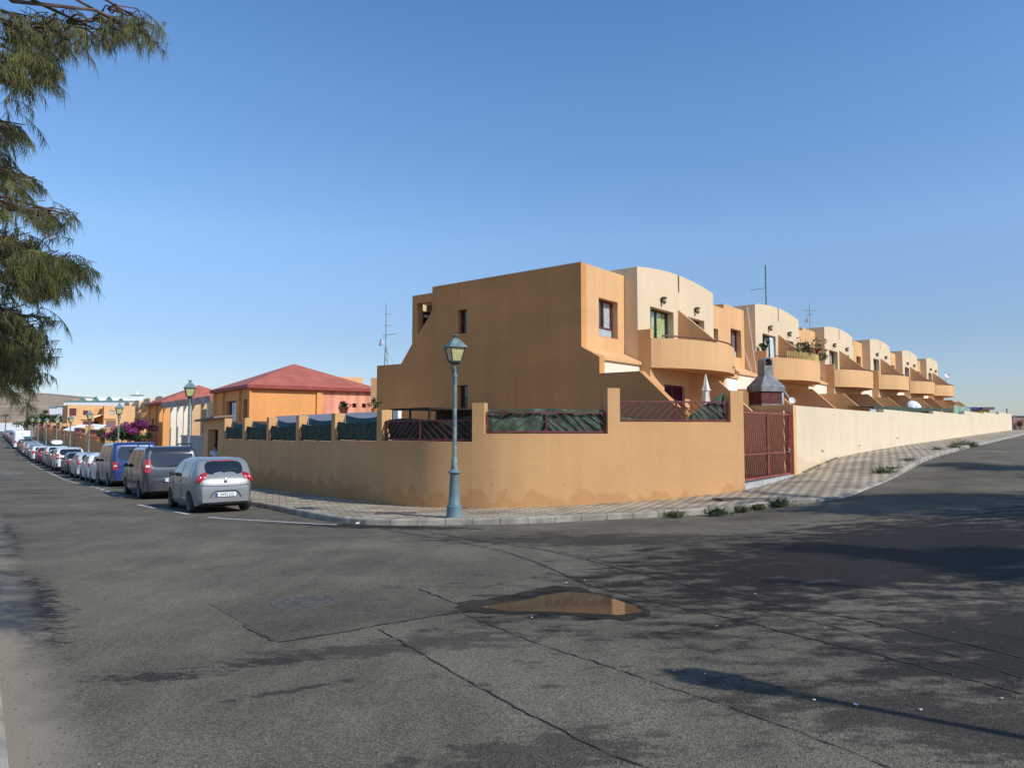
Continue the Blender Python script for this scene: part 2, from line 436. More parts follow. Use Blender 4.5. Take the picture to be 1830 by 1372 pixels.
def sandmat():
    m = bpy.data.materials.new('dry_ground'); m.use_nodes = True
    n = m.node_tree.nodes; l = m.node_tree.links; b = n['Principled BSDF']; b.inputs['Roughness'].default_value = 0.95
    geo = n.new('ShaderNodeNewGeometry')
    def noise(s, d, sc_=(1,1,1)):
        mp = n.new('ShaderNodeMapping'); mp.inputs['Scale'].default_value = sc_; l.new(geo.outputs['Position'], mp.inputs[0])
        t = n.new('ShaderNodeTexNoise'); t.inputs['Scale'].default_value = s; t.inputs['Detail'].default_value = d; l.new(mp.outputs[0], t.inputs[0]); return t.outputs['Fac']
    r = n.new('ShaderNodeValToRGB'); e = r.color_ramp.elements
    e[0].position = .38; e[0].color = (.30,.20,.12,1); e[1].position = .62; e[1].color = (.48,.34,.21,1)
    l.new(noise(.012, 8), r.inputs[0])
    r2 = n.new('ShaderNodeValToRGB'); r2.color_ramp.elements[0].position = .45; r2.color_ramp.elements[1].position = .6
    r2.color_ramp.elements[0].color = (.8,.8,.78,1); r2.color_ramp.elements[1].color = (1.1,1.08,1.05,1)
    l.new(noise(.9, 6), r2.inputs[0])
    mx = n.new('ShaderNodeMix'); mx.data_type = 'RGBA'; mx.blend_type = 'MULTIPLY'; mx.inputs[0].default_value = 1
    l.new(r.outputs[0], mx.inputs[6]); l.new(r2.outputs[0], mx.inputs[7]); l.new(mx.outputs[2], b.inputs['Base Color'])
    return m
def asphalt(mname='worn_asphalt', tone=1.0):
    m = bpy.data.materials.new(mname); m.use_nodes = True
    n = m.node_tree.nodes; l = m.node_tree.links; b = n['Principled BSDF']
    b.inputs['Specular IOR Level'].default_value = 0.12
    geo = n.new('ShaderNodeNewGeometry')
    def mapp(sc_=(1,1,1), rot=0, loc=(0,0,0)):
        mp = n.new('ShaderNodeMapping'); mp.inputs['Scale'].default_value = sc_; mp.inputs['Rotation'].default_value = (0,0,rot); mp.inputs['Location'].default_value = loc
        l.new(geo.outputs['Position'], mp.inputs[0]); return mp.outputs[0]
    def noise(s, d, v, rough=.6):
        t = n.new('ShaderNodeTexNoise'); t.inputs['Scale'].default_value = s; t.inputs['Detail'].default_value = d; t.inputs['Roughness'].default_value = rough; l.new(v, t.inputs[0]); return t.outputs['Fac']
    def ramp(f, p0, p1, c0, c1):
        r = n.new('ShaderNodeValToRGB'); r.color_ramp.elements[0].position = p0; r.color_ramp.elements[1].position = p1
        r.color_ramp.elements[0].color = (*c0, 1); r.color_ramp.elements[1].color = (*c1, 1); l.new(f, r.inputs[0]); return r.outputs[0]
    def mix(f, a, b_, bt='MIX'):
        x = n.new('ShaderNodeMix'); x.data_type = 'RGBA'; x.blend_type = bt
        if isinstance(f, float): x.inputs[0].default_value = f
        else: l.new(f, x.inputs[0])
        for i, v in ((6, a), (7, b_)):
            if isinstance(v, tuple): x.inputs[i].default_value = (*v, 1)
            else: l.new(v, x.inputs[i])
        return x.outputs[2]
    def mth(op, a, b_=0.0, clamp=False):
        t = n.new('ShaderNodeMath'); t.operation = op; t.use_clamp = clamp
        for i, v in enumerate((a, b_)):
            if isinstance(v, (int, float)): t.inputs[i].default_value = v
            else: l.new(v, t.inputs[i])
        return t.outputs[0]
    base = ramp(noise(.30, 8, mapp(), .65), .34, .66, (.108*tone,.094*tone,.071*tone), (.208*tone,.181*tone,.135*tone))
    med = ramp(noise(1.7, 8, mapp((1,.35,1), .95), .75), .3, .7, (.76,.76,.77), (1.2,1.19,1.17))
    c = mix(1.0, base, med, 'MULTIPLY')
    # aggregate: pale and dark stones
    vo = n.new('ShaderNodeTexVoronoi'); vo.inputs['Scale'].default_value = 95; l.new(mapp(), vo.inputs['Vector'])
    sep = n.new('ShaderNodeSeparateColor'); l.new(vo.outputs['Color'], sep.inputs[0])
    agg = ramp(sep.outputs[0], .1, .95, (.55,.55,.55), (1.5,1.46,1.38))
    c = mix(.75, c, agg, 'MULTIPLY')
    # oily dirt and damp blotches; right and left-kerb ones also paint in tree shade
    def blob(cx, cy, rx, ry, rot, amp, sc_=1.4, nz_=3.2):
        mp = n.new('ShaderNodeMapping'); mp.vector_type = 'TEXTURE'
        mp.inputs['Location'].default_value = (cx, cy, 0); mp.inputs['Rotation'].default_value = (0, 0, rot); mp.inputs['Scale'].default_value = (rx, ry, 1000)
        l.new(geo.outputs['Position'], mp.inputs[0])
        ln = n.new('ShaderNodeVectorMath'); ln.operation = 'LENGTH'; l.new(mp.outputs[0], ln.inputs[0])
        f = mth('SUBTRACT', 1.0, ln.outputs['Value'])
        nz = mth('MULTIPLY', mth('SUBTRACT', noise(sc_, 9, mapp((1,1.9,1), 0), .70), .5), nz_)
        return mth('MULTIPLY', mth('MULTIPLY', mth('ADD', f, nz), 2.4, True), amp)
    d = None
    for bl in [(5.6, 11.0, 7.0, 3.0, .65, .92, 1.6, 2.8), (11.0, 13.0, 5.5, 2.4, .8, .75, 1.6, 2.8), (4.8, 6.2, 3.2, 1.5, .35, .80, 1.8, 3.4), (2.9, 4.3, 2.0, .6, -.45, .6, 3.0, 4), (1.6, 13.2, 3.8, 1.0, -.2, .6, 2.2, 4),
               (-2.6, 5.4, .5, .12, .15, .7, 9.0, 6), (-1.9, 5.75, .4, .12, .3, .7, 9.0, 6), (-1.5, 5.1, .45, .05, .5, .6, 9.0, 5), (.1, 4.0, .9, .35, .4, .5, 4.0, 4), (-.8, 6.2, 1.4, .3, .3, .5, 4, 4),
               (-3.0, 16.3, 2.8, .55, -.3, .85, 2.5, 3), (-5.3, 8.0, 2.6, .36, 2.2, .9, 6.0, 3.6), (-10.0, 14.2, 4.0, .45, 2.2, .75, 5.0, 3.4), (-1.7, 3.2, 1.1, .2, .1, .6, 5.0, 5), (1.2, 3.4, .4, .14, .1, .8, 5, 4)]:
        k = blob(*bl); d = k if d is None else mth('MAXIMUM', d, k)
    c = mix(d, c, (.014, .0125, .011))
    # pale dust along the left gutter
    px = mapp((1/1.241, .735/1.241, 0)); 
    sx = n.new('ShaderNodeSeparateXYZ'); l.new(geo.outputs['Position'], sx.inputs[0])
    q = mth('MULTIPLY', mth('ADD', sx.outputs['X'], mth('MULTIPLY', sx.outputs['Y'], .735)), .806)
    du = mth('MULTIPLY', mth('SUBTRACT', mth('ADD', .42, mth('MULTIPLY', noise(2.2, 6, mapp()), .45)), q), 3.0, True)
    c = mix(mth('MULTIPLY', du, .8), c, (.34, .29, .215))
    l.new(c, b.inputs['Base Color'])
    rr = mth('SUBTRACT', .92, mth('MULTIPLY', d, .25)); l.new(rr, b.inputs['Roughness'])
    bp = n.new('ShaderNodeBump'); bp.inputs['Strength'].default_value = .55; bp.inputs['Distance'].default_value = .006
    l.new(mth('ADD', vo.outputs['Distance'], mth('MULTIPLY', noise(30, 4, mapp()), 1.2)), bp.inputs['Height']); l.new(bp.outputs[0], b.inputs['Normal'])
    return m
def pavermat():
    m = bpy.data.materials.new('checkered_pavers'); m.use_nodes = True
    n = m.node_tree.nodes; l = m.node_tree.links; b = n['Principled BSDF']; b.inputs['Roughness'].default_value = .85
    geo = n.new('ShaderNodeNewGeometry')
    mp = n.new('ShaderNodeMapping'); mp.inputs['Rotation'].default_value = (0,0,-rad(18)); mp.inputs['Location'].default_value = (.03,.05,.31); mp.inputs['Scale'].default_value = (1,1,0); l.new(geo.outputs['Position'], mp.inputs[0])
    ch = n.new('ShaderNodeTexChecker'); ch.inputs['Scale'].default_value = 5.0; l.new(mp.outputs[0], ch.inputs['Vector'])
    ch.inputs['Color1'].default_value = (.60,.50,.345,1); ch.inputs['Color2'].default_value = (.35,.285,.195,1)
    br = n.new('ShaderNodeTexBrick'); br.inputs['Scale'].default_value = 5.0; br.offset = 0; br.inputs['Brick Width'].default_value = 1; br.inputs['Row Height'].default_value = 1
    br.inputs['Mortar Size'].default_value = .05; br.inputs['Color1'].default_value = (1,1,1,1); br.inputs['Color2'].default_value = (.82,.82,.82,1); br.inputs['Mortar'].default_value = (.45,.42,.38,1)
    l.new(mp.outputs[0], br.inputs['Vector'])
    ns = n.new('ShaderNodeTexNoise'); ns.inputs['Scale'].default_value = 1.1; ns.inputs['Detail'].default_value = 7; l.new(geo.outputs['Position'], ns.inputs[0])
    rp = n.new('ShaderNodeValToRGB'); rp.color_ramp.elements[0].position = .33; rp.color_ramp.elements[1].position = .62; rp.color_ramp.elements[0].color = (.60,.57,.52,1); rp.color_ramp.elements[1].color = (1.08,1.08,1.08,1)
    l.new(ns.outputs['Fac'], rp.inputs[0])
    m1 = n.new('ShaderNodeMix'); m1.data_type = 'RGBA'; m1.blend_type = 'MULTIPLY'; m1.inputs[0].default_value = 1; l.new(ch.outputs[0], m1.inputs[6]); l.new(br.outputs[0], m1.inputs[7])
    m2 = n.new('ShaderNodeMix'); m2.data_type = 'RGBA'; m2.blend_type = 'MULTIPLY'; m2.inputs[0].default_value = 1; l.new(m1.outputs[2], m2.inputs[6]); l.new(rp.outputs[0], m2.inputs[7])
    l.new(m2.outputs[2], b.inputs['Base Color'])
    bp = n.new('ShaderNodeBump'); bp.inputs['Strength'].default_value = .5; bp.inputs['Distance'].default_value = .01; l.new(br.outputs['Color'], bp.inputs['Height']); l.new(bp.outputs[0], b.inputs['Normal'])
    return m
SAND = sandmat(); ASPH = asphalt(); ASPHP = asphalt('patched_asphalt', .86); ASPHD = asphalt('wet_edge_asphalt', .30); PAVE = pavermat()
KERBM = mat('kerb_stone', (0.35, 0.31, 0.245), 0.9, var=0.22, vscale=2.5, bump=0.4, bscale=25)
KERBD = mat('plain_concrete_paving', (0.34, 0.30, 0.24), 0.9, var=0.15, vscale=1.5, bump=0.3, bscale=30)
ROADPAINT = mat('worn_white_road_paint', (0.62, 0.60, 0.55), 0.8, var=0.2, vscale=9, bump=0.3, bscale=60)

radii = [0.6*1.045**i for i in range(0, 150)]
radii = [r for r in radii if r < 400] + [400*1.12**i for i in range(0, 26)]
polar_sheet('ground', SAND, radii, 200, -0.10)
def on_road(x, y):
    r = math.hypot(x, y)
    if r > 330: return False
    if y < -40: return False
    q = q_left(x, y); d = out_d(x, y)
    if q < -0.35: return False
    if d > 10.6: return False
    if q < 7.2: return True
    if d > 1.5: return True
    return y < 18.6
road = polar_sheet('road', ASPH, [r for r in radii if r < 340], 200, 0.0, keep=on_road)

# kerb line around the corner: left street, bend, right street
KPX = [(446,903),(491.5,911.8),(541.8,923),(584.6,932),(642,937.4),(700,939),(805,938),(881,937.4),(969,934.7),(1061,929.7),(1157,925),(1210,922.8),(1309,914),(1372,907.7),(1412,901.4)]
kl = [hit(*p) for p in KPX]
left_part = [Vector((7.75 + BL*Y, Y, 0)) for Y in (330,290,250,210,175,150,125,105,90,75,62,50,42,36,31,27,24.3)]
kerb = [Vector((p.x, p.y)) for p in left_part] + [Vector((p.x, p.y)) for p in kl if q_left(p.x, p.y) > 6.32 or p.y < 20.8]
kerb = kerb + [P0 + OUT*3.0 + DR*w for w in (-1.2, 1.0, 2.5, 4, 6, 9, 13, 18, 24, 32, 42, 55, 70, 90, 120, 160, 210)]
def arc(pl):
    s = [0]
    for i in range(len(pl)-1): s.append(s[-1] + (pl[i+1]-pl[i]).length)
    return s
def along(pl, s, t):
    t = max(0, min(s[-1], t))
    for i in range(len(s)-1):
        if t <= s[i+1]: return pl[i].lerp(pl[i+1], (t-s[i])/max(1e-6, s[i+1]-s[i]))
    return pl[-1]
def resample(pl, step, far=60):
    out = []; 
    for i in range(len(pl)-1):
        a, b = pl[i], pl[i+1]; L = (b-a).length
        st = step if min(a.length, b.length) < far else step*4
        n = max(1, int(round(L/st)))
        for k in range(n): out.append(a.lerp(b, k/n))
    out.append(pl[-1]); return out
def smooth_pl(pl, it=2):
    for _ in range(it):
        o = [pl[0]]
        for i in range(len(pl)-1):
            a, b = pl[i], pl[i+1]
            if (b-a).length > 6: o += [a.lerp(b, .15), a.lerp(b, .85)]
            else: o += [a.lerp(b, .25), a.lerp(b, .75)]
        o.append(pl[-1]); pl = o
    return pl
kerb_s = smooth_pl(kerb, 2)
def drop(p):
    """kerb height: lowered at the driveway of the red gate"""
    w = (p-P0).dot(DR); 
    if out_d(p.x, p.y) < 1.0: return 0.14
    return lerp(0.14, 0.03, sstep(w, -2.2, -0.8) * (1 - sstep(w, 4.5, 6.5)))
KW = 0.17
def normals(pl):
    o = []
    for i in range(len(pl)):
        d = (pl[min(i+1, len(pl)-1)] - pl[max(i-1, 0)]).normalized(); o.append(Vector((-d.y, d.x)))
    return o
ks = resample(kerb_s, 1.0)
def even(pl, far=60):
    s_ = arc(pl); out = []; t = 0
    while t < s_[-1]:
        p = along(pl, s_, t); out.append(p); t += .62 if p.length < far else 2.5
    return out
ks = even(kerb_s)
nn = normals(ks)   # points to the inner (house) side: direction of travel left->right, left normal
b = MB()
for i in range(len(ks)-1):
    a, c = ks[i], ks[i+1]; na, nc = nn[i], nn[i+1]
    if (c-a).length < .05: continue
    t = (c-a).normalized()*0.006
    a2 = a+t; c2 = c-t
    j = R.uniform(-.006, .006)
    za, zc = g(*a2), g(*c2); ha, hc = drop(a)+j, drop(c)+j
    bev = 0.03
    def ring(p, n_, z, h): return [(p.x, p.y, z-.1), (p.x+n_.x*.01, p.y+n_.y*.01, z+h-bev), (p.x+n_.x*bev, p.y+n_.y*bev, z+h), (p.x+n_.x*KW, p.y+n_.y*KW, z+h), (p.x+n_.x*KW, p.y+n_.y*KW, z-.1)]
    v = ring(a2, na, za, ha) + ring(c2, nc, zc, hc)
    b.add(v, [(0,5,6,1),(1,6,7,2),(2,7,8,3),(3,8,9,4),(4,3,2,1,0),(5,6,7,8,9)][:4] + [(0,1,2,3,4),(9,8,7,6,5)])
tag(b.build('kerb', KERBM), kind='structure')

# garden wall line (front face)
WL = [Vector(p) for p in [(-13.95,35.2),(-11.7,32.1),(-8.3,27.4),(-5.55,23.5),(-4.55,22.15),(-3.55,20.85),(-2.7,19.95),(-1.77,19.4),(-.22,18.9),(1.56,19.22),(3.1,19.62),(4.74,20.12),(6.67,21.0)]]
# pavement: ruled between the kerb back and the wall line
def nearest_inner(p):
    """point on the wall side for a kerb point"""
    return None
inner = [Vector((12.3+BL*Y, Y)) for Y in (340,300,250,210,175,150,125,105,90,75,62,50,42)] + [Vector(p) for p in WL] 
inner_line = [p for p in inner] + [P0 + DR*w for w in (1,3,4.46,7,10,14,19,25,33,43,56,71,91,121,161,211)]
def project_on(pl, s, p, guess=None):
    best = None
    for i in range(len(pl)-1):
        d = pl[i+1]-pl[i]; t = max(0, min(1, (p-pl[i]).dot(d)/d.length_squared)); qd = (pl[i]+d*t-p).length
        if best is None or qd < best[0]: best = (qd, s[i]+t*d.length)
    return best[1]
iarc = arc(inner_line)
rows = []
prev = 0
for i, p in enumerate(ks):
    kb = p + nn[i]*KW
    t = max(prev, project_on(inner_line, iarc, kb)); prev = t
    rows.append((kb, along(inner_line, iarc, t), drop(p)))
b = MB(); nc_ = 8
for (a, c, h) in rows:
    for k in range(nc_+1):
        p = a.lerp(c, k/nc_)
        if k == nc_: p = c + (c-a).normalized()*0.12
        hh = lerp(h-.004, 0.14, min(1, k/nc_*1.6))
        b.v.append((p.x, p.y, g(p.x, p.y)+hh))
for i in range(len(rows)-1):
    for k in range(nc_):
        a = i*(nc_+1)+k; b.f.append((a, a+nc_+1, a+nc_+2, a+1))
pav = b.build('pavement', PAVE, smooth=True); tag(pav, kind='structure')

# near left kerb and pavement beside the photographer, and the far side of the right-hand street
def side_strip(name_k, name_p, pts, width, m):
    nrm = normals(pts); b = MB(); c = MB()
    for i in range(len(pts)-1):
        a, e = pts[i], pts[i+1]; t = (e-a).normalized()*0.01; v = []
        for p, n_ in ((a+t, nrm[i]), (e-t, nrm[i+1])):
            z = g(p.x, p.y)
            v += [(p.x, p.y, z-.1), (p.x, p.y, z+.10), (p.x+n_.x*.03, p.y+n_.y*.03, z+.13), (p.x+n_.x*KW, p.y+n_.y*KW, z+.13), (p.x+n_.x*KW, p.y+n_.y*KW, z-.1)]
        b.add(v, [(0,5,6,1),(1,6,7,2),(2,7,8,3),(3,8,9,4),(0,1,2,3,4),(9,8,7,6,5)])
    for i, p in enumerate(pts):
        for k in range(5):
            qv = p + nrm[i]*(KW + width*k/4); c.v.append((qv.x, qv.y, g(qv.x, qv.y)+.128))
    for i in range(len(pts)-1):
        for k in range(4):
            a = i*5+k; c.f.append((a, a+5, a+6, a+1))
    tag(b.build(name_k, KERBM), kind='structure'); tag(c.build(name_p, m, smooth=True), kind='structure')
side_strip('kerb', 'pavement', resample([Vector((0.24+BL*Y, Y)) for Y in (-30,-10,0,5,10,20,40,80,160,300)], 1.0, 40), 3.0, KERBD)
side_strip('kerb', 'pavement', resample([P0 + OUT*10.3 + DR*w for w in (200,120,60,30,10,0,-8,-20)], 1.0, 50), 2.5, KERBD)

# road paint, cracks, patch, puddle, manhole
def ribbon(pts, w, dz, jit=0.0, rr=None):
    b = MB(); rr = rr or R
    nrm = normals(pts)
    for i, p in enumerate(pts):
        ww = w*(1+rr.uniform(-jit, jit)); off = rr.uniform(-jit, jit)*w
        for s_ in (-.5, .5):
            qv = p + nrm[i]*(off + ww*s_); b.v.append((qv.x, qv.y, terrain(qv.x, qv.y)+dz))
    for i in range(len(pts)-1): b.f.append((2*i, 2*i+2, 2*i+3, 2*i+1))
    return b
def v2(p): return Vector((p.x, p.y))
paint = MB()
solid = [v2(hit(x, y)) for x, y in [(602,937.5),(560,936),(500,932),(440,929),(400,926.5),(372,924)]]
solid2 = [v2(hit(x, y)) for x, y in [(338,919),(300,911.5),(262,905),(247,901.5)]]
for pl in (solid, solid2):
    q = ribbon(resample(pl, .3), .11, .006, .12); paint.add(q.v, q.f)
Yd = 25.4
dash0 = v2(hit(247, 901.5))
pos = dash0
step = DLN*1.0
for k in range(120):
    a = Vector((5.2+BL*(Yd), Yd)); e = Vector((5.2+BL*(Yd+.62), Yd+.62))
    q = ribbon([a, a.lerp(e, .5), e], .12, .006 if Yd < 60 else .012, .1); paint.add(q.v, q.f)
    Yd += 1.25
for (x, y, L_, an) in [(5,846,1.3,0),(8,849.5,.9,.1)]:
    p = v2(hit(x, y)); q = ribbon([p, p+Vector((L_*.5,.05)), p+Vector((L_,.02))], .12, .006, .3); paint.add(q.v, q.f)
tag(paint.build('road_marking', ROADPAINT), kind='structure')
CRACK = mat('crack_tar', (0.022, 0.019, 0.016), 0.85, var=0.4, vscale=8, bump=0.4, bscale=40)
cracks = MB()
CR = [([(745,1052),(800,1072),(850,1092)], .05), ([(497,1147),(560,1138),(640,1125),(700,1113),(780,1100),(840,1092)], .045), ([(432,1118),(460,1132),(486,1146)], .035),
      ([(675,1123),(760,1172),(850,1225),(960,1283),(1060,1335),(1175,1378)], .022), ([(825,1095),(880,1118),(960,1150),(1060,1182),(1180,1223),(1300,1262),(1420,1305),(1600,1375)], .020),
      ([(680,945),(760,958),(820,968),(900,985),(960,1005),(1050,1045),(1130,1065),(1230,1090),(1330,1110),(1440,1140),(1560,1168),(1700,1205),(1830,1240)], .045),
      ([(755,948),(850,965),(960,980),(1050,1000),(1130,1022),(1250,1050),(1340,1072),(1430,1090),(1530,1105),(1640,1130),(1830,1175)], .05),
      ([(830,962),(900,975),(1000,985),(1110,1010),(1230,1035),(1350,1060)], .03), ([(1240,1068),(1330,1085),(1470,1115),(1560,1140),(1700,1170),(1830,1212)], .03),
      ([(1720,1122),(1780,1132),(1830,1140)], .03), ([(1400,1130),(1560,1165),(1760,1198)], .02)]
for pts, w in CR:
    pl = resample([v2(hit(*p)) for p in pts], .07)
    pl = [p + Vector((R.uniform(-1,1), R.uniform(-1,1)))*.010 for p in pl]
    q = ribbon(pl, w*.5, .005, .65); cracks.add(q.v, q.f)
tag(cracks.build('road_cracks', CRACK), kind='structure')
def drape(poly_px, dz, m, name, n=14, jit=0.0, kind='structure', sub=.35):
    pl = resample([v2(hit(*p)) for p in poly_px] + [v2(hit(*poly_px[0]))], sub)[:-1]
    pl = [p + Vector((R.uniform(-1,1), R.uniform(-1,1)))*jit for p in pl]
    c = sum(pl, Vector((0,0)))/len(pl); b = MB(); K = 5; N = len(pl)
    b.v.append((c.x, c.y, g(*c)+dz))
    for k in range(1, K+1):
        for p in pl:
            qv = c.lerp(p, k/K); b.v.append((qv.x, qv.y, g(*qv)+dz))
    for i in range(N):
        b.f.append((0, 1+i, 1+(i+1)%N))
        for k in range(K-1):
            a = 1+k*N; b.f.append((a+i, a+N+i, a+N+(i+1)%N, a+(i+1)%N))
    o = b.build(name, m, smooth=True); tag(o, kind=kind); return o
PATCH = mat('asphalt_patch', (0.105, 0.100, 0.090), 0.9, var=0.16, vscale=2.5, bump=0.5, bscale=70)
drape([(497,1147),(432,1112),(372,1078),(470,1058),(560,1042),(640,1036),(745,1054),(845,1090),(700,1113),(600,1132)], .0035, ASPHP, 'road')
DAMP = mat('damp_asphalt', (0.028, 0.025, 0.022), 0.55, var=0.3, vscale=4, bump=0.5, bscale=70)
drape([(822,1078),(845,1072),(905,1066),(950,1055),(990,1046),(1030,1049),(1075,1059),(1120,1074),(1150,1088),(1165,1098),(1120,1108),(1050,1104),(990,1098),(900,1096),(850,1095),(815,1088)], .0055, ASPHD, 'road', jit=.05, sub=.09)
m = bpy.data.materials.new('muddy_water'); m.use_nodes = True; bb = m.node_tree.nodes['Principled BSDF']
bb.inputs['Base Color'].default_value = (.20,.105,.045,1); bb.inputs['Roughness'].default_value = .05; bb.inputs['IOR'].default_value = 1.45
nz = m.node_tree.nodes.new('ShaderNodeTexNoise'); nz.inputs['Scale'].default_value = 3; rp = m.node_tree.nodes.new('ShaderNodeValToRGB')
rp.color_ramp.elements[0].color = (.075,.045,.028,1); rp.color_ramp.elements[1].color = (.19,.11,.055,1); m.node_tree.links.new(nz.outputs['Fac'], rp.inputs[0]); m.node_tree.links.new(rp.outputs[0], bb.inputs['Base Color'])
WATER = m
pd = [v2(hit(*p)) for p in [(862,1085),(900,1078),(940,1073),(975,1063),(1015,1058),(1055,1061),(1100,1071),(1135,1083),(1150,1095),(1105,1100),(1040,1097),(990,1094),(940,1093),(900,1092)]]
pd = [p + Vector((R.uniform(-1,1), R.uniform(-1,1)))*.02 for p in resample(pd+[pd[0]], .12)[:-1]]
b = MB(); c_ = sum(pd, Vector((0,0)))/len(pd); Np = len(pd)
b.v = [(c_.x, c_.y, 0)] + [(c_.lerp(p, k/4).x, c_.lerp(p, k/4).y, 0) for k in range(1, 5) for p in pd]
# the water lies in the slope of the road as one plane
A_ = np.array([[p.x, p.y, 1] for p in pd]); cf = np.linalg.lstsq(A_, np.array([g(*p) for p in pd]), rcond=None)[0]
off = max(g(x, y) - (cf[0]*x+cf[1]*y+cf[2]) for x, y, _ in b.v) + .0075
b.v = [(x, y, cf[0]*x+cf[1]*y+cf[2]+off) for x, y, _ in b.v]
for i in range(Np):
    b.f.append((0, 1+i, 1+(i+1)%Np))
    for k in range(3): b.f.append((1+k*Np+i, 1+(k+1)*Np+i, 1+(k+1)*Np+(i+1)%Np, 1+k*Np+(i+1)%Np))
o = b.build('puddle', WATER); tag(o, kind='structure')
if o.data.polygons[0].normal.z < 0: o.data.flip_normals()
# manhole cover
mp_ = hit(543, 1076)
IRON = mat('cast_iron', (0.125, 0.112, 0.09), 0.7, metal=0.2, var=0.25, vscale=14, bump=0.3, bscale=50)
t = thing('manhole_cover', 'round ribbed iron manhole cover in the asphalt patch', 'manhole', (mp_.x, mp_.y, g(mp_.x, mp_.y)+.004))
MB().lathe([(.33,0),(.33,.008),(.30,.010),(.295,.003),(.0005,.003)], 40).build('rim', IRON, t)
b = MB()
for k in range(-7, 8):
    y = k*.036; w = math.sqrt(max(0, .285**2-y*y))
    if w > .05: b.box(-w, w, y-.010, y+.010, .002, .010)
b.build('ribs', IRON, t)
for (px, py, w_, h_, an, lab) in [(622+85, 917, 1.0, .5, .1, 'rusty rectangular cover in the paving left of the near street lamp'), (853, 906, .9, .35, .35, 'rusty rectangular cover in the paving right of the near street lamp'), (1318, 890, 1.3, .45, .4, 'long rusty cover in the paving in front of the red gate')]:
    p = hit(px, py, .14); t = thing('utility_cover', lab, 'utility cover', (p.x, p.y, p.z+.004), an, 'covers set in the pavement')
    MB().box(-w_/2, w_/2, -h_/2, h_/2, -.02, .008).build('plate', mat('rusty_plate', (0.15, 0.10, 0.08), 0.8, var=0.25, vscale=7), t, bevel=.004)
    MB().box(-w_/2+.05, -w_/2+.13, -.02, .02, .008, .016).build('lifting_lug', IRON, t); MB().box(w_/2-.13, w_/2-.05, -.02, .02, .008, .016).build('lifting_lug', IRON, t)

# ================================================================ corner garden wall
def t_of(pl, s, px, py=780):
    r_ = ratio(px, py)
    for i in range(len(pl)-1):
        a, b_ = pl[i], pl[i+1]; fa = a.x - r_*a.y; fb = b_.x - r_*b_.y
        if fa*fb <= 0 and fa != fb: return s[i] + (s[i+1]-s[i])*fa/(fa-fb)
    return s[0] if px < 600 else s[-1]
WLs = smooth_pl(WL, 4); ws = arc(WLs)
TK = 0.34
def wall_run(pl, s, spans, thick, zbot, step=.35):
    """spans: (t0, t1, top) world heights; front follows pl, body thick towards the left normal"""
    b = MB(); nrm = normals(pl)
    def fr(t):
        p = along(pl, s, t); e = .05
        d = (along(pl, s, t+e) - along(pl, s, t-e)).normalized(); n_ = Vector((-d.y, d.x)); return p, n_
    last = None
    for si, (t0, t1, top) in enumerate(spans):
        n = max(1, int((t1-t0)/step)); ids = []
        for k in range(n+1):
            p, n_ = fr(lerp(t0, t1, k/n)); q = p + n_*thick; i0 = len(b.v)
            tz = top(lerp(t0, t1, k/n)) if callable(top) else top
            b.v += [(p.x, p.y, zbot), (p.x, p.y, tz), (q.x, q.y, tz), (q.x, q.y, zbot)]; ids.append(i0)
        for k in range(n):
            a, c = ids[k], ids[k+1]
            b.f += [(a, c, c+1, a+1), (a+1, c+1, c+2, a+2), (a+2, c+2, c+3, a+3)]
        a = ids[0]
        if si == 0: b.f.append((a, a+1, a+2, a+3))
        else: b.f.append((last+1, a+1, a+2, last+2) if b.v[last+1][2] < b.v[a+1][2] else (last+1, last+2, a+2, a+1))
        last = ids[-1]
    b.f.append((last+3, last+2, last+1, last))
    return b
E0 = EYE
PIL = [(396.5,401,.52),(433,437.2,.50),(476,480,.48),(528.5,534,.50),(592,598.5,.52),(673,682,.56),(843.6,865.5,.69),(1086.5,1108.5,1.10),(1306.5,1335,1.10)]
SILL = [-.47,-.47,-.45,-.41,-.36,-.33,-.12,.20]
spans = []; bays = []
for i, (a, c, z) in enumerate(PIL):
    ta = t_of(WLs, ws, a) if i else 0.0; tb = t_of(WLs, ws, c) if i < 8 else ws[-1]
    spans.append((ta, tb, E0+z))
    if i < 8:
        tn = t_of(WLs, ws, PIL[i+1][0]); spans.append((tb, tn, E0+SILL[i])); bays.append((tb, tn, E0+SILL[i]))
gw = thing('garden_wall', 'curved orange corner wall with square pillars and maroon railings around the end house garden', 'wall', (-.22, 18.9, 0))
def to_local(b, o):
    L = o.location; b.v = [(x-L.x, y-L.y, z-L.z) for x, y, z in b.v]; return b
to_local(wall_run(WLs, ws, spans, TK, -1.7, .12), gw).build('wall', WALLO, gw, smooth=True)
def wall_pt(t, back, z):
    p = along(WLs, ws, t); d = (along(WLs, ws, t+.05)-along(WLs, ws, t-.05)).normalized(); n_ = Vector((-d.y, d.x)); q = p+n_*back
    return Vector((q.x, q.y, z))
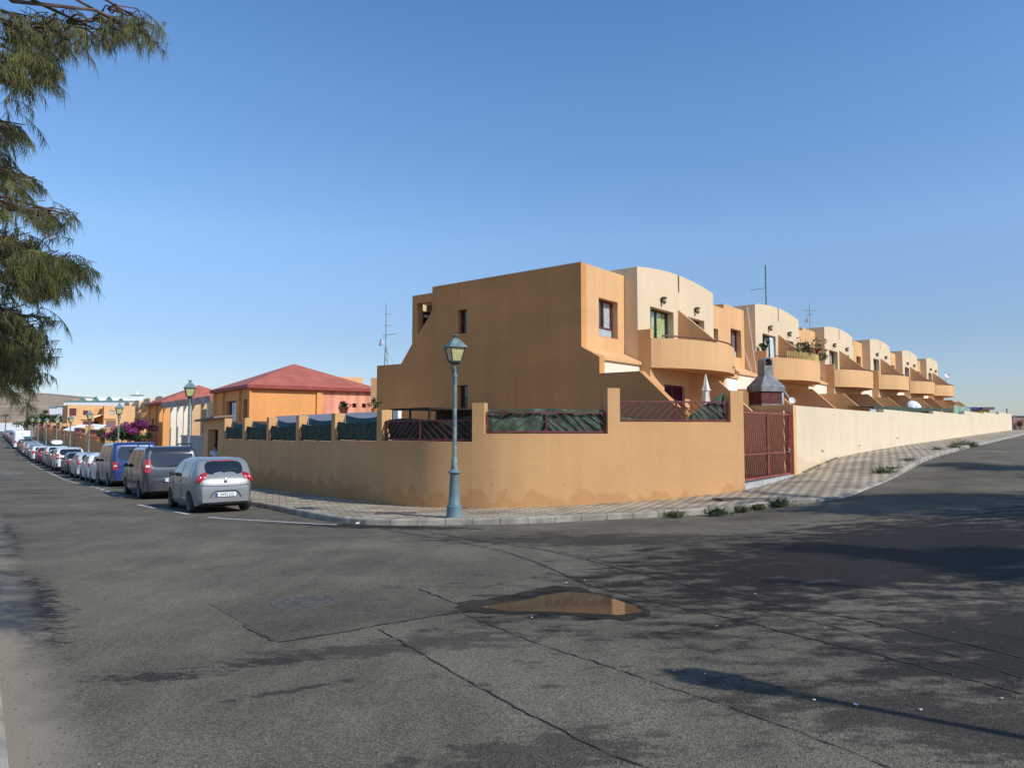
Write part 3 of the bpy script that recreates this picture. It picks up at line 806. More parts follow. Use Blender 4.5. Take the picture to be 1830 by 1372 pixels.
for bi, (t0, t1, zs) in enumerate(bays):
    rh = .56 if bi >= 5 else .52; b = MB(); back = .13
    t0_, t1_ = t0+.05, t1-.05; mid = (t0_+t1_)/2
    P_ = lambda t, z: wall_pt(t, back, zs+z)
    def rail(a, c, z0, z1, w, seg=6):
        for k in range(seg): b.bar(P_(lerp(a, c, k/seg), lerp(z0, z1, k/seg)), P_(lerp(a, c, (k+1)/seg), lerp(z0, z1, (k+1)/seg)), w)
    rail(t0_, t1_, .05, .05, .05); rail(t0_, t1_, rh, rh, .045)
    for t in (t0_, mid, t1_): b.bar(P_(t, .0), P_(t, rh+.02), .05)
    pitch = .24; sl = rh*1.0
    if bi == 6: pitch = .26
    for side in (0, 1):
        a, c = (t0_, mid) if side == 0 else (mid, t1_)
        x = a - sl
        while x < c:
            # slats leaning towards the middle post: / on the left, \ on the right
            p0, p1 = (x, 0.06), (x+sl, rh-.02)
            if side == 1: p0, p1 = (x, rh-.02), (x+sl, .06)
            u0, u1 = 0, 1
            if p0[0] < a: u0 = (a-p0[0])/sl
            if p1[0] > c: u1 = (c-p0[0])/sl
            if u1 - u0 > .08:
                q0 = (lerp(p0[0], p1[0], u0), lerp(p0[1], p1[1], u0)); q1 = (lerp(p0[0], p1[0], u1), lerp(p0[1], p1[1], u1))
                b.bar(P_(*q0), P_(*q1), .028)
            x += pitch
    to_local(b, gw).build('railing', MAROON, gw)
    # wind-break net tied behind the railing, creased and sagging
    nb = MB(); N = 26; M_ = 6; rr = random.Random(bi+3)
    ph = rr.uniform(0, 6)
    for i in range(N+1):
        u = i/N; t = lerp(t0+.04, t1-.04, u)
        sag = .07*math.sin(PI*u) if bi < 5 else .02*math.sin(3*PI*u)
        top = rh + .07 - sag
        if bi == 7: top = rh*interp(u, [0, .12, .45, .58, .75, 1], [.28, .2, .08, .1, .7, 1.5])
        if bi == 5: top = rh + .03 + .10*max(0, u-.8)*4 + .03*math.sin(7*u)
        for k in range(M_+1):
            v = k/M_
            p = wall_pt(t, back + (.075 if bi >= 5 else -.055) + (.025 if bi >= 5 else .012)*math.sin(9*u*3+ph+v*4) + .02*math.sin(17*u+v*7), zs+.015+top*v)
            nb.v.append(tuple(p))
    for i in range(N):
        for k in range(M_):
            a = i*(M_+1)+k; nb.f.append((a, a+M_+1, a+M_+2, a+1))
    to_local(nb, gw).build('net', NET if bi >= 6 else NETD, gw, smooth=True)
    if bi < 5:
        nb = MB()
        for i in range(N+1):
            u = i/N; t = lerp(t0+.04, t1-.04, u); sag = .10*math.sin(PI*u)
            for k in range(3):
                p = wall_pt(t, back+.22+.02*math.sin(11*u), zs+rh+.30-sag*1.2-.12*k); nb.v.append(tuple(p))
        for i in range(N):
            for k in range(2):
                a = i*3+k; nb.f.append((a, a+3, a+4, a+1))
        to_local(nb, gw).build('cloth', TEALC, gw, smooth=True)
rr = random.Random(77)
for (px, y0, y1) in ((645, 853, 872), (652, 862, 868), (841, 856, 880), (880, 858, 884), (736, 872, 886), (1010, 862, 868), (905, 872, 879)):
    t = t_of(WLs, ws, px, 860); z0_ = EYE + (766.7-y0)*along(WLs, ws, t).y/1302; z1_ = EYE + (766.7-y1)*along(WLs, ws, t).y/1302; q = MB(); n = 9
    for k in range(n+1):
        tt = t + .035*math.sin(k*1.9+px) + rr.uniform(-.015,.015); w = .012*rr.uniform(.4, 1.5)
        q.v += [tuple(wall_pt(tt-w, -.003, lerp(z0_, z1_, k/n))), tuple(wall_pt(tt+w, -.003, lerp(z0_, z1_, k/n)))]
    for k in range(n): q.f.append((2*k, 2*k+2, 2*k+3, 2*k+1))
    to_local(q, gw).build('plaster_crack', mat('crumbled_plaster', (.50,.33,.18), .95, var=.3, vscale=20), gw)
# raised garden behind the walls
gp = [wall_pt(t, TK-.03, 0) for t in [ws[-1]*k/24 for k in range(25)]]
gpoly = [(p.x, p.y) for p in gp] + [tuple(P0+OUT*-.25), tuple(GR+OUT*-.2)]
b = MB()
far = P0 + DR*89 - OUT*.2
N = 30
for k in range(N+1):
    w = 4.6+ k*(90-4.6)/N; dzk = interp(w, [4, 11, 22, 33, 44, 55, 90], [0, .2, .37, .71, .85, 1.05, 1.4])
    a = P0 + DR*w - OUT*.2; c = P0 + DR*w - OUT*16
    b.v += [(a.x, a.y, 1.1+dzk), (c.x, c.y, 1.1+dzk)]
for k in range(N): b.f.append((2*k, 2*k+2, 2*k+3, 2*k+1))
tag(b.build('garden_ground', mat('garden_paving', (0.36, 0.25, 0.16), 0.9, var=0.15, vscale=1.5)), kind='structure')
b = MB()
back = [Vector((p.x, p.y)) + Vector((0.35, 1)).normalized()*9 for p in gp]
b2 = []
for i, p in enumerate(gp):
    z = 1.1 if p.x > -4 else lerp(1.1, .35, min(1, (-4-p.x)/8))
    b.v += [(p.x, p.y, z), (p.x+4.5+ (0 if p.x < 0 else -2), p.y+9.5, z)]
for i in range(len(gp)-1): b.f.append((2*i, 2*i+2, 2*i+3, 2*i+1))
tag(b.build('garden_ground', MATS['garden_paving']), kind='structure')

# ---------------------------------------------------------------- red gate
gate = thing('double_gate', 'maroon double gate with slanting steel slats between orange corner wall and cream wall', 'gate', (P0.x, P0.y, 0), ROT)
GL = 4.46; gb, gt = .28, 2.24; yb = .10
for side in (0, 1):
    x0, x1 = (.09, GL/2-.015) if side == 0 else (GL/2+.015, GL-.14)
    b = MB(); f = .055
    for (a, c) in (((x0, gb), (x1, gb)), ((x0, gt), (x1, gt)), ((x0+f/2, gb), (x0+f/2, gt)), ((x1-f/2, gb), (x1-f/2, gt)), ((x0, gb+.72), (x1, gb+.72))):
        b.bar((a[0], yb, a[1]), (c[0], yb, c[1]), f if a[1] != gb+.72 else .035)
    lf = b.build('gate_leaf', MAROON_R, gate)
    b = MB(); H = gt-gb-.04; dx = .62 if side == 0 else -.62
    x = x0 - .7
    while x < x1 + .7:
        u0, u1 = 0, 1; xa, xb = x, x+dx
        lo, hi = x0+.05, x1-.05
        if dx > 0:
            if xa < lo: u0 = (lo-xa)/dx
            if xb > hi: u1 = (hi-xa)/dx
        else:
            if xa > hi: u0 = (hi-xa)/dx
            if xb < lo: u1 = (lo-xa)/dx
        if u1-u0 > .05 and u0 < 1 and u1 > 0:
            b.bar((xa+dx*u0, yb+.012, gb+.02+H*u0), (xa+dx*u1, yb+.012, gb+.02+H*u1), .030, .016, up=(0,1,0))
        x += .165
    b.build('slats', MAROON_R, lf)
b = MB().bar((GL-.09, yb, -.05), (GL-.09, yb, gt+.06), .08); b.build('post', mat('bright_red_paint', (0.36, 0.02, 0.02), 0.45, var=0.1), gate)
b = MB().bar((.04, yb, -.25), (.04, yb, gt+.05), .07); b.build('post', MAROON, gate)
MB().box(GL-.42, GL-.30, yb-.06, yb-.03, gb+.70, gb+.86).sphere((GL-.36, yb-.08, gb+.80), .03).build('lock', STEEL, gate)
b = MB(); b.add([(0,.02,-.5),(GL,.02,-.3),(GL,.30,-.3),(0,.30,-.5),(0,.02,.17),(GL,.02,.24),(GL,.30,.26),(0,.30,.19)], [(0,3,2,1),(4,5,6,7),(0,1,5,4),(1,2,6,5),(2,3,7,6),(3,0,4,7)])
b.build('threshold', CONCL, gate)

# ---------------------------------------------------------------- cream street wall
cw = thing('street_wall', 'long pale cream garden wall stepping up along the right-hand pavement', 'wall', (GR.x, GR.y, 0), ROT)
SEG = [(0.30, 13.65, .80), (13.65, 27.65, .96), (27.65, 42.2, 1.15), (42.2, 55.5, 1.45), (55.5, 69.3, 1.60), (69.3, 85.4, 1.87)]
b = MB(); pv = None
for (x0, x1, z) in SEG:
    z += E0; k = len(b.v)
    b.v += [(x0,0,-.6),(x0,0,z),(x0,.24,z),(x0,.24,-.6),(x1,0,-.6),(x1,0,z),(x1,.24,z),(x1,.24,-.6)]
    b.f += [(k,k+4,k+5,k+1),(k+1,k+5,k+6,k+2),(k+2,k+6,k+7,k+3)]
    if pv is None: b.f.append((k,k+1,k+2,k+3))
    else: b.f.append((pv+1,k+1,k+2,pv+2))
    pv = k+4
b.f.append((pv+3,pv+2,pv+1,pv))
b.build('wall', WALLC, cw)
MB().box(.0, .297, -.004, 3.75, -.6, E0+.815).build('pier', ORANGE, cw)
for (x, z, r_) in ((3.2, .95, .028), (8.7, 1.05, .025), (16.5, 1.3, .03)):
    MB().tube([(x, .03, z), (x, -.03, z), (x+.01, -.045, z-.02)], r_, 8).build('drain_pipe', BRONZE, cw)

# ================================================================ terraced houses
K = .65
def zz(z): return z+K
def sheet(b, x0, x1, z0, z1, y, holes):
    xs = sorted({x0, x1, *[h[0] for h in holes], *[h[1] for h in holes]}); zs = sorted({z0, z1, *[h[2] for h in holes], *[h[3] for h in holes]})
    for i in range(len(xs)-1):
        for k in range(len(zs)-1):
            cx, cz = (xs[i]+xs[i+1])/2, (zs[k]+zs[k+1])/2
            if any(h[0] < cx < h[1] and h[2] < cz < h[3] for h in holes): continue
            b.add([(xs[i],y,zs[k]),(xs[i+1],y,zs[k]),(xs[i+1],y,zs[k+1]),(xs[i],y,zs[k+1])], [(0,1,2,3)])
def reveal(b, h, y, d):
    x0, x1, z0, z1 = h[:4]
    v = [(x0,y,z0),(x1,y,z0),(x1,y,z1),(x0,y,z1),(x0,y+d,z0),(x1,y+d,z0),(x1,y+d,z1),(x0,y+d,z1)]
    b.add(v, [(0,4,5,1),(1,5,6,2),(2,6,7,3),(3,7,4,0)])
def block(b, x0, x1, yf, yb, z0, z1, holes=(), d=.32):
    sheet(b, x0, x1, z0, z1, yf, holes)
    for h in holes: reveal(b, h, yf, d)
    v = [(x0,yf,z0),(x1,yf,z0),(x1,yb,z0),(x0,yb,z0),(x0,yf,z1),(x1,yf,z1),(x1,yb,z1),(x0,yb,z1)]
    b.add(v, [(4,5,6,7),(1,2,6,5),(2,3,7,6),(3,0,4,7)])
def window(parent, h, y, style='win', fm=None, curtain=None, depth=.2, name='window'):
    x0, x1, z0, z1 = h[:4]; fm = fm or MAROON; Y = y+depth; f = .055
    b = MB()
    b.box(x0, x1, Y, Y+.06, z1-f, z1).box(x0, x1, Y, Y+.06, z0, z0+f).box(x0, x0+f, Y, Y+.06, z0+f, z1-f).box(x1-f, x1, Y, Y+.06, z0+f, z1-f)
    xm = (x0+x1)/2; zl = z0+f
    if style == 'win':
        zl = z0 + .30
        b.box(x0+f, x1-f, Y, Y+.055, zl, zl+f)
    b.box(xm-.035, xm+.035, Y-.004, Y+.055, zl+f*.9, z1-f)
    w = b.build(name, fm, parent)
    MB().box(x0+f, x1-f, Y+.025, Y+.032, zl+f*.9, z1-f).build('pane', GLASSC, w)
    if style == 'win': MB().box(x0+f, x1-f, Y+.02, Y+.035, z0+f, zl).build('frosted_panel', FROST, w)
    cb = MB(); n = 28
    parts = [(x0+f, x0+(x1-x0)*.40), (x0+(x1-x0)*.60, x1-f)] if style == 'win' else [(x0+f, x0+(x1-x0)*.28), (x0+(x1-x0)*.38, x1-f)]
    for (a, c) in parts:
        k = len(cb.v)
        for i in range(n+1):
            u = i/n; yy = Y+.085+.018*math.sin(u*26); cb.v += [(lerp(a, c, u), yy, z0+.04), (lerp(a, c, u), yy, z1-.03)]
        for i in range(n): cb.f.append((k+2*i, k+2*i+2, k+2*i+3, k+2*i+1))
    cb.build('curtain', curtain or CURT, w, smooth=True)
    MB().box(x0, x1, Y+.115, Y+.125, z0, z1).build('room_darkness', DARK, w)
    return w
def shutter(parent, h, y, depth=.1):
    x0, x1, z0, z1 = h; Y = y+depth; b = MB(); xm = (x0+x1)/2
    for (a, c) in ((x0, xm-.01), (xm+.01, x1)):
        b.box(a, a+.06, Y, Y+.05, z0, z1).box(c-.06, c, Y, Y+.05, z0, z1).box(a+.06, c-.06, Y, Y+.05, z1-.07, z1).box(a+.06, c-.06, Y, Y+.05, z0, z0+.07)
        z = z0+.09
        while z < z1-.09:
            b.add([(a+.06,Y+.005,z),(c-.06,Y+.005,z),(c-.06,Y+.04,z+.05),(a+.06,Y+.04,z+.05)], [(0,1,2,3)]); z += .055
        b.box(a+.06, c-.06, Y+.045, Y+.05, z0+.07, z1-.07)
    return b.build('shutter_door', SHUT, parent)
def wall_lamp(parent, x, z, y):
    M = Matrix.Translation((x, y-.11, z))
    b = MB().lathe([(.02,.14),(.10,.12),(.11,.09),(.05,.085),(.05,.08)], 10, M).lathe([(.05,-.11),(.07,-.06),(.075,-.04),(.02,-.13)][::-1], 10, M).box(-.03,.03,.05,.11,-.06,.1, M)
    for k in range(5):
        a = 2*PI*k/5; b.bar(Vector((x+.06*math.cos(a), y-.11+.06*math.sin(a), z-.05)), Vector((x+.075*math.cos(a), y-.11+.075*math.sin(a), z+.09)), .012)
    l_ = b.build('wall_lamp', BRONZE, parent)
    MB().lathe([(.045,-.05),(.055,.07)], 8, M).build('glass', LAMPGLASS, l_)
WC = 6.3017; ZT = zz(5.4757); ZA = zz(5.7042); ZO = zz(5.2215); XA = -2.3978; XE = 11+XA; RC = .5011
def bow(x, extra=0.0):   # outward distance of the balcony front
    u = (x-WC/2)/(WC/2); return .487 + 1.22*(1-u*u)**.8 + extra if abs(u) < 1 else .487
def make_house(side_slab=False):
    t = thing('terraced_house', 'x', 'house', (H0.x, H0.y, 1.1), ROT, 'terraced house pairs along the right-hand street')
    # recessed orange bays left and right
    for (x0, x1, hx0, hx1) in ((XA, 0, -1.665, -.457), (WC, XE, 6.757, 7.965)):
        b = MB(); h = (hx0, hx1, zz(3.0), zz(4.25)); block(b, x0, x1, RC, 6.9, 0-.6, ZO, [h])
        b.build('wall', ORANGE, t); window(t, h, RC)
    # cream bay with the segmental parapet
    b = MB(); d1 = (.9, 2.7, zz(2.2), zz(4.25)); d2 = (WC-2.7, WC-.9, zz(2.2), zz(4.25)); sl = (3.09, 3.21, zz(5.05), ZT)
    block(b, 0, WC, 0, 6.7, -.6, ZT, [d1, d2, sl], .3)
    b.add([(3.09,.3,zz(5.05)),(3.21,.3,zz(5.05)),(3.21,.3,ZA),(3.09,.3,ZA)], [(0,1,2,3)])
    n = 14
    for (a, c) in ((0, 3.09), (3.21, WC)):
        for i in range(n):
            xa, xb = lerp(a, c, i/n), lerp(a, c, (i+1)/n)
            za, zb = (ZT + (ZA-ZT)*(1-((x-WC/2)/(WC/2))**2) for x in (xa, xb))
            b.add([(xa,0,ZT),(xb,0,ZT),(xb,0,zb),(xa,0,za),(xa,.28,ZT),(xb,.28,ZT),(xb,.28,zb),(xa,.28,za)], [(0,1,2,3),(3,2,6,7),(7,6,5,4)] + ([(0,3,7,4)] if i == 0 else []) + ([(1,5,6,2)] if i == n-1 else []))
    b.build('wall', CREAM, t)
    window(t, d1, 0, 'door', PLASTIC, CURTG, .24, 'balcony_door'); window(t, d2, 0, 'door', MAROON, CURT, .24, 'balcony_door')
    wall_lamp(t, 1.75, zz(4.55), 0); wall_lamp(t, WC-1.75, zz(4.55), 0)
    # ground floor: projecting wings with sloping ledges, middle under the balcony
    for (x0, x1) in ((XA, -.0), (WC, XE)):
        b = MB(); b.box(x0, x1, -.06, RC, -.6, zz(2.16)); b.build('ground_floor_wall', PALE, t)
        b = MB(); y0, y1 = -.14, RC
        b.add([(x0,y0,zz(2.13)),(x1,y0,zz(2.13)),(x1,y1,zz(2.42)),(x0,y1,zz(2.42)),(x0,y0,zz(2.235)),(x1,y0,zz(2.235)),(x1,y1,zz(2.54)),(x0,y1,zz(2.54))], [(0,3,2,1),(4,5,6,7),(0,1,5,4),(1,2,6,5),(2,3,7,6),(3,0,4,7)])
        b.build('ledge', ORANGE, t)
    b = MB(); s1 = (1.0, 2.6, 0, zz(1.53)); s2 = (WC-2.6, WC-1.0, 0, zz(1.53)); block(b, 0.003, WC-.003, -.45, 0.0, -.6, zz(2.028), [s1, s2], .25)
    b.build('ground_floor_wall', ORANGE, t)
    for s_ in (s1, s2): shutter(t, s_, -.45); 
    b = MB()
    for s_ in (s1, s2): b.box(s_[0], s_[1], -.45+.2, -.45+.21, s_[2], s_[3])
    # balcony
    N = 28; xs = [WC*i/N for i in range(N+1)]
    b = MB(); zb0, zb1, zt = zz(2.03), zz(2.2), zz(3.01)
    outer = [(x, -bow(x)) for x in xs]; poly = [(0, -.002)] + outer + [(WC, -.002)]
    b.flat(poly, zb0, zb1)
    inn = [(min(max(x, .14), WC-.14), -bow(x)+.15) for x in xs]
    for i in range(N):
        (xa, ya), (xb, yb_), (xc, yc), (xd, yd) = outer[i], outer[i+1], inn[i+1], inn[i]
        b.add([(xa,ya,zb1),(xb,yb_,zb1),(xb,yb_,zt),(xa,ya,zt),(xd,yd,zb1),(xc,yc,zb1),(xc,yc,zt),(xd,yd,zt)], [(0,1,2,3),(3,2,6,7),(7,6,5,4)])
    for x0 in (0, WC-.14): b.box(x0, x0+.14, -.475, -.003, zb1, zz(3.32))
    for x0 in (0,): b.box(0, .14, -.487, -.476, zb1, zt); 
    bal = b.build('balcony', ORANGE, t)
    MB().prism([(0,zb1),(-1.52,zb1),(-1.52,zz(3.06)),(0,zz(4.40))][::-1], 3.08, 3.22, Matrix(((0,1,0,0),(1,0,0,0),(0,0,1,0),(0,0,0,1)))).build('divider', ORANGE, t)
    pts = [(x, -bow(x)+.07, zt+.09) for x in [WC*(.05+.9*i/18) for i in range(19)]]
    hb = MB().tube(pts, .028, 8)
    for k in (0, 6, 12, 18): hb.tube([(pts[k][0], pts[k][1], zt), pts[k]], .012, 6)
    hb.build('handrail', MAROON, bal, smooth=True)
    for x in (4.2, 5.4): MB().tube([(x, -bow(x)+.05, zz(2.27)), (x, -bow(x)-.06, zz(2.27)), (x, -bow(x)-.065, zz(2.20))], .022, 8).build('spout', BRONZE, bal)
    # garden party walls with sloping tops
    for x in (WC/2-.075, XE-.076):
        MB().prism([(-3.75,-.9),(-.452 if x < 5 else .2,-.9),(-.452 if x < 5 else .2,zz(1.697)),(-1.52,zz(1.697)),(-2.684,zz(.616)),(-3.75,zz(.616))], x, x+.15, Matrix(((0,1,0,0),(1,0,0,0),(0,0,1,0),(0,0,0,1)))).build('party_wall', ORANGE, t)
    # rear
    b = MB(); b.box(XA, XE, 6.905, 9.9, -.6, zz(2.40)).build('rear_wing', ORANGE, t)
    b = MB(); b.box(XA+.3, XA+4.5, 6.91, 8.0, zz(4.72), zz(4.98)); b.box(XA+3.0, XA+3.2, 7.8, 8.0, zz(2.40), zz(4.72))
    b.build('rear_canopy', ORANGE, t)
    return t
house = make_house()
house['label'] = 'orange and cream house pair nearest the corner, with a plain dark side wall'
def plane_hit(px, py, p, n):
    dx = (px-915)/FPX; dz_ = -(py-686)/FPX
    d = Vector((dx, math.cos(PITCH) - dz_*math.sin(PITCH), math.sin(PITCH) + dz_*math.cos(PITCH)))
    o = Vector((0,0,EYE)); return o + d*((Vector(p)-o).dot(Vector(n))/d.dot(Vector(n)))
sp = H0 + DR*XA
def side_yz(px, py):
    q = plane_hit(px, py, (sp.x, sp.y, 0), (DR.x, DR.y, 0)); return (-(Vector((q.x, q.y))-H0).dot(OUT), q.z-1.1)
outer = [(-2.95,-1.2),(-2.95,zz(.616)),(-2.684,zz(.616)),(-1.522,zz(1.697)),(-.15,zz(1.697)),(-.15,zz(2.21)),(.50,zz(2.56)),(.50,zz(5.225)),(6.998,zz(5.225)),(6.998,zz(5.007)),(8.05,zz(5.007)),(8.05,zz(3.19)),(8.64,zz(2.476)),(10.01,zz(2.476)),(10.01,-1.2)]
tri = [side_yz(*p) for p in [(755.8,544),(782,541.5),(782,556),(778,566),(756.4,600)]]
w1 = [side_yz(*p) for p in [(828.6,555.5),(843.8,554.5),(844,597),(828.8,598)]]
w2 = [side_yz(*p) for p in [(828.3,689.5),(845.5,688.5),(845.8,734),(828.5,735.5)]]
def rectify(w): ys = [p[0] for p in w]; zs = [p[1] for p in w]; y0, y1 = min(ys), max(ys); z0 = (w[2][1]+w[3][1])/2; z1 = (w[0][1]+w[1][1])/2; return [(y0,z0),(y0,z1),(y1,z1),(y1,z0)]
w1 = rectify(w1); w2 = rectify(w2)
def slab(polys, x0, x1, name, m, parent):
    vs = [Vector((y, z, 0)) for p in polys for y, z in p]
    tris = geometry.tessellate_polygon([[Vector((y, z, 0)) for y, z in p] for p in polys])
    n = len(vs); b = MB(); b.v = [(x0, v.x, v.y) for v in vs] + [(x1, v.x, v.y) for v in vs]
    for t_ in tris: b.f += [tuple(t_), tuple(i+n for i in reversed(t_))]
    k = 0
    for p in polys:
        L = len(p)
        for i in range(L): b.f.append((k+i, k+(i+1)%L, k+(i+1)%L+n, k+i+n))
        k += L
    o = b.build(name, m, parent)
    bm = bmesh.new(); bm.from_mesh(o.data); bmesh.ops.recalc_face_normals(bm, faces=bm.faces); bm.to_mesh(o.data); bm.free()
    return o
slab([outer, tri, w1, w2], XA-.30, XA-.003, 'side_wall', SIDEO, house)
for w in (w1, w2):
    y0, y1, z0, z1 = w[0][0], w[2][0], w[0][1], w[1][1]
    b = MB(); X = XA-.13
    b.box(X, X+.05, y0, y0+.05, z0, z1).box(X, X+.05, y1-.05, y1, z0, z1).box(X, X+.05, y0+.05, y1-.05, z0, z0+.05).box(X, X+.05, y0+.05, y1-.05, z1-.05, z1).box(X, X+.05, y0+.05, y1-.05, (z0+z1)/2-.02, (z0+z1)/2+.02)
    f = b.build('window', MAROON, house); MB().box(X+.02, X+.03, y0+.05, y1-.05, z0+.05, z1-.05).build('pane', GLASSD, f)
# covered rear terrace seen through the cut in the side wall
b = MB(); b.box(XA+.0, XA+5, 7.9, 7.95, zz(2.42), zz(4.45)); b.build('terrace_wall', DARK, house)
MB().box(XA+.0, XA+5, 7.88, 7.95, zz(4.455), zz(4.70)).build('terrace_lintel', CREAM, house)
MB().box(XA+.1, XA+4, 7.75, 7.85, zz(4.22), zz(4.32)).build('blind_box', WHITEP, house)
MB().box(XA+.02, XA+3, 7.75, 7.80, zz(3.85), zz(3.90)).box(XA+.02, XA+3, 7.75, 7.80, zz(3.62), zz(3.66)).build('terrace_rail', MAROON_R, house)
MB().box(7.35, 8.4, -.085, -.062, zz(1.2), zz(2.10)).build('blind', WHITE, house)

DZ = [0, .205, .373, .714, .853, 1.054]
HL = ['', 'second house pair of the row, its balcony crowded with plants and a reed screen',
      'third orange and cream house pair, small aerial rising over its cream bay',
      'fourth orange and cream house pair of the row, pale curtained balcony door',
      'fifth orange and cream house pair, partly hidden by its neighbours',
      'last orange and cream house pair, farthest up the street, dish on its balcony']
houses = [house]
SKIP = ('side_wall', 'blind_box', 'terrace_rail', 'terrace_wall', 'blind', 'terrace_lintel')
def copy_house(loc, rz, label, group):
    c = house.copy(); COL.objects.link(c); c.location = loc; c.rotation_euler = (0, 0, rz); c['label'] = label; c['group'] = group
    for ch in HCH:
        nm = ch.name.split('.')[0]
        if nm in SKIP: continue
        if nm == 'window' and ch.data.vertices[0].co.x < XA-.05: continue
        copy_tree(ch, c)
    return c
HCH = ALL_CHILD(house)
for n in range(1, 6):
    p = H0 + DR*11*n
    houses.append(copy_house((p.x, p.y, 1.1+DZ[n]), ROT, HL[n], house['group']))

CV = [mat('grey_curtain', (.42,.43,.45), .9, var=.15, vscale=7), mat('beige_curtain', (.62,.55,.42), .9, var=.15, vscale=7), mat('violet_curtain', (.33,.25,.34), .9, var=.2, vscale=7), mat('white_lace_curtain', (.78,.78,.76), .9, var=.1, vscale=9)]
rr = random.Random(17)
for hn in houses[1:]:
    for w_ in [c for c in ALL_CHILD(hn) if c.name.split('.')[0] in ('window', 'balcony_door')]:
        for c in ALL_CHILD(w_):
            if c.name.split('.')[0] == 'curtain':
                c.data = c.data.copy(); c.data.materials[0] = rr.choice(CV)
def hpt(n, s, d, z):   # point in front of house n: along the street, outwards, height above eye
    p = H0 + DR*(11*n+s) + OUT*d; return Vector((p.x, p.y, EYE + z + DZ[n]))

# ================================================================ street lamps
def make_lamp():
    t = thing('street_lamp', 'x', 'street lamp', (0,0,0), 0, 'green lantern street lamps along the pavements')
    MB().lathe([(.19,0),(.19,.02),(.185,.03),(.175,.20),(.17,.27),(.150,.29),(.150,.30),(.135,.32),(.120,.60),(.095,.98),(.105,1.0),(.15,1.025),(.155,1.04),(.12,1.07),(.085,1.10)], 20).build('base', LAMPBLUE, t, smooth=True)
    MB().lathe([(.085,1.10),(.075,1.16),(.070,1.34),(.055,1.36),(.050,1.38),(.046,3.20),(.058,3.21),(.060,3.27),(.045,3.28),(.035,3.36),(.03,3.55)], 18).build('pole', LAMPGREEN, t, smooth=True)
    b = MB()
    for k in range(4):
        a = PI/4+k*PI/2; c, s_ = math.cos(a), math.sin(a)
        pts = [(.035, 3.30), (.085, 3.36), (.10, 3.44), (.06, 3.50), (.12, 3.56), (.15, 3.60)]
        b.tube([(r_*c, r_*s_, z) for r_, z in pts], .011, 6)
    b.build('bracket', LAMPDARK, t, smooth=True)
    lt = MB(); w0, w1, z0, z1 = .115, .180, 3.60, 3.91
    lt.flat([(-w0-.02,-w0-.02),(w0+.02,-w0-.02),(w0+.02,w0+.02),(-w0-.02,w0+.02)], z0-.035, z0)
    lt.flat([(-.08,-.08),(.08,-.08),(.08,.08),(-.08,.08)], z0-.07, z0-.036)
    for sx, sy in ((-1,-1),(1,-1),(1,1),(-1,1)): lt.bar((sx*w0, sy*w0, z0), (sx*w1, sy*w1, z1), .022)
    for (a, c) in (((-1,-1),(1,-1)),((1,-1),(1,1)),((1,1),(-1,1)),((-1,1),(-1,-1))): lt.bar((a[0]*w1, a[1]*w1, z1), (c[0]*w1, c[1]*w1, z1), .025)
    ln = lt.build('lantern', LAMPDARK, t)
    for (a, c) in (((-1,-1),(1,-1)),((1,-1),(1,1)),((1,1),(-1,1)),((-1,1),(-1,-1))):
        w0_, w1_ = w0-.006, w1-.006
        MB().add([(a[0]*w0_,a[1]*w0_,z0),(c[0]*w0_,c[1]*w0_,z0),(c[0]*w1_,c[1]*w1_,z1),(a[0]*w1_,a[1]*w1_,z1)], [(0,1,2,3)]).build('pane', LAMPGLASS, ln)
    b = MB(); prof = [(.225, 3.905), (.215, 3.925), (.155, 4.0), (.095, 4.075), (.045, 4.12)]; k0 = 0
    for w, z in prof: b.v += [(-w,-w,z),(w,-w,z),(w,w,z),(-w,w,z)]
    for i in range(len(prof)-1):
        for j in range(4): b.f.append((i*4+j, i*4+(j+1)%4, (i+1)*4+(j+1)%4, (i+1)*4+j))
    b.f.append((3,2,1,0)); b.f.append((16,17,18,19))
    rf = b.build('lamp_roof', LAMPGREEN, t)
    MB().lathe([(.035,4.12),(.025,4.15),(.05,4.165),(.075,4.18),(.07,4.195),(.01,4.205)], 12).build('finial', LAMPGREEN, rf, smooth=True)
    return t
lamp = make_lamp(); lp = hit(814, 921, .14)
lamp.location = (-1.32, 16.8, g(-1.32, 16.8)+.13); lamp.rotation_euler = (0, 0, rad(28))
lamp['label'] = 'tall green lantern street lamp on the kerb corner before the curved wall'
lamps = []
def add_lamp(x, y, rz, label, h=.13):
    c = copy_tree(lamp); c.location = (x, y, g(x, y)+h); c.rotation_euler = (0, 0, rz); c['label'] = label; lamps.append(c); return c
LL = ['green lantern street lamp rising behind the dark grey people carrier', 'green lantern street lamp beside the magenta bougainvillea, behind the blue van',
      'green lantern street lamp by the terracotta balusters, right of the leftmost white awning', 'green lantern street lamp before the two-storey orange building, between both white awnings',
      'small green lantern lamp at the left corner of the two-storey orange building', 'distant lantern lamp over the low green trees, right one of two', 'distant lantern lamp over the low green trees, left one of two', 'farthest lantern lamp at the end of the parked cars']
for i, Y in enumerate([27.9, 41.6, 52.3, 62.8, 73.4, 84, 95, 106]):
    add_lamp(8.15+BL*Y, Y, rad(28+7*i), LL[i])
# lamp on the opposite pavement whose shadow crosses the road bottom right
add_lamp(5.0, 2.75, rad(-35), 'street lamp outside the picture that casts the long shadow at the lower right', 0.0).scale = (.82, .82, .85)

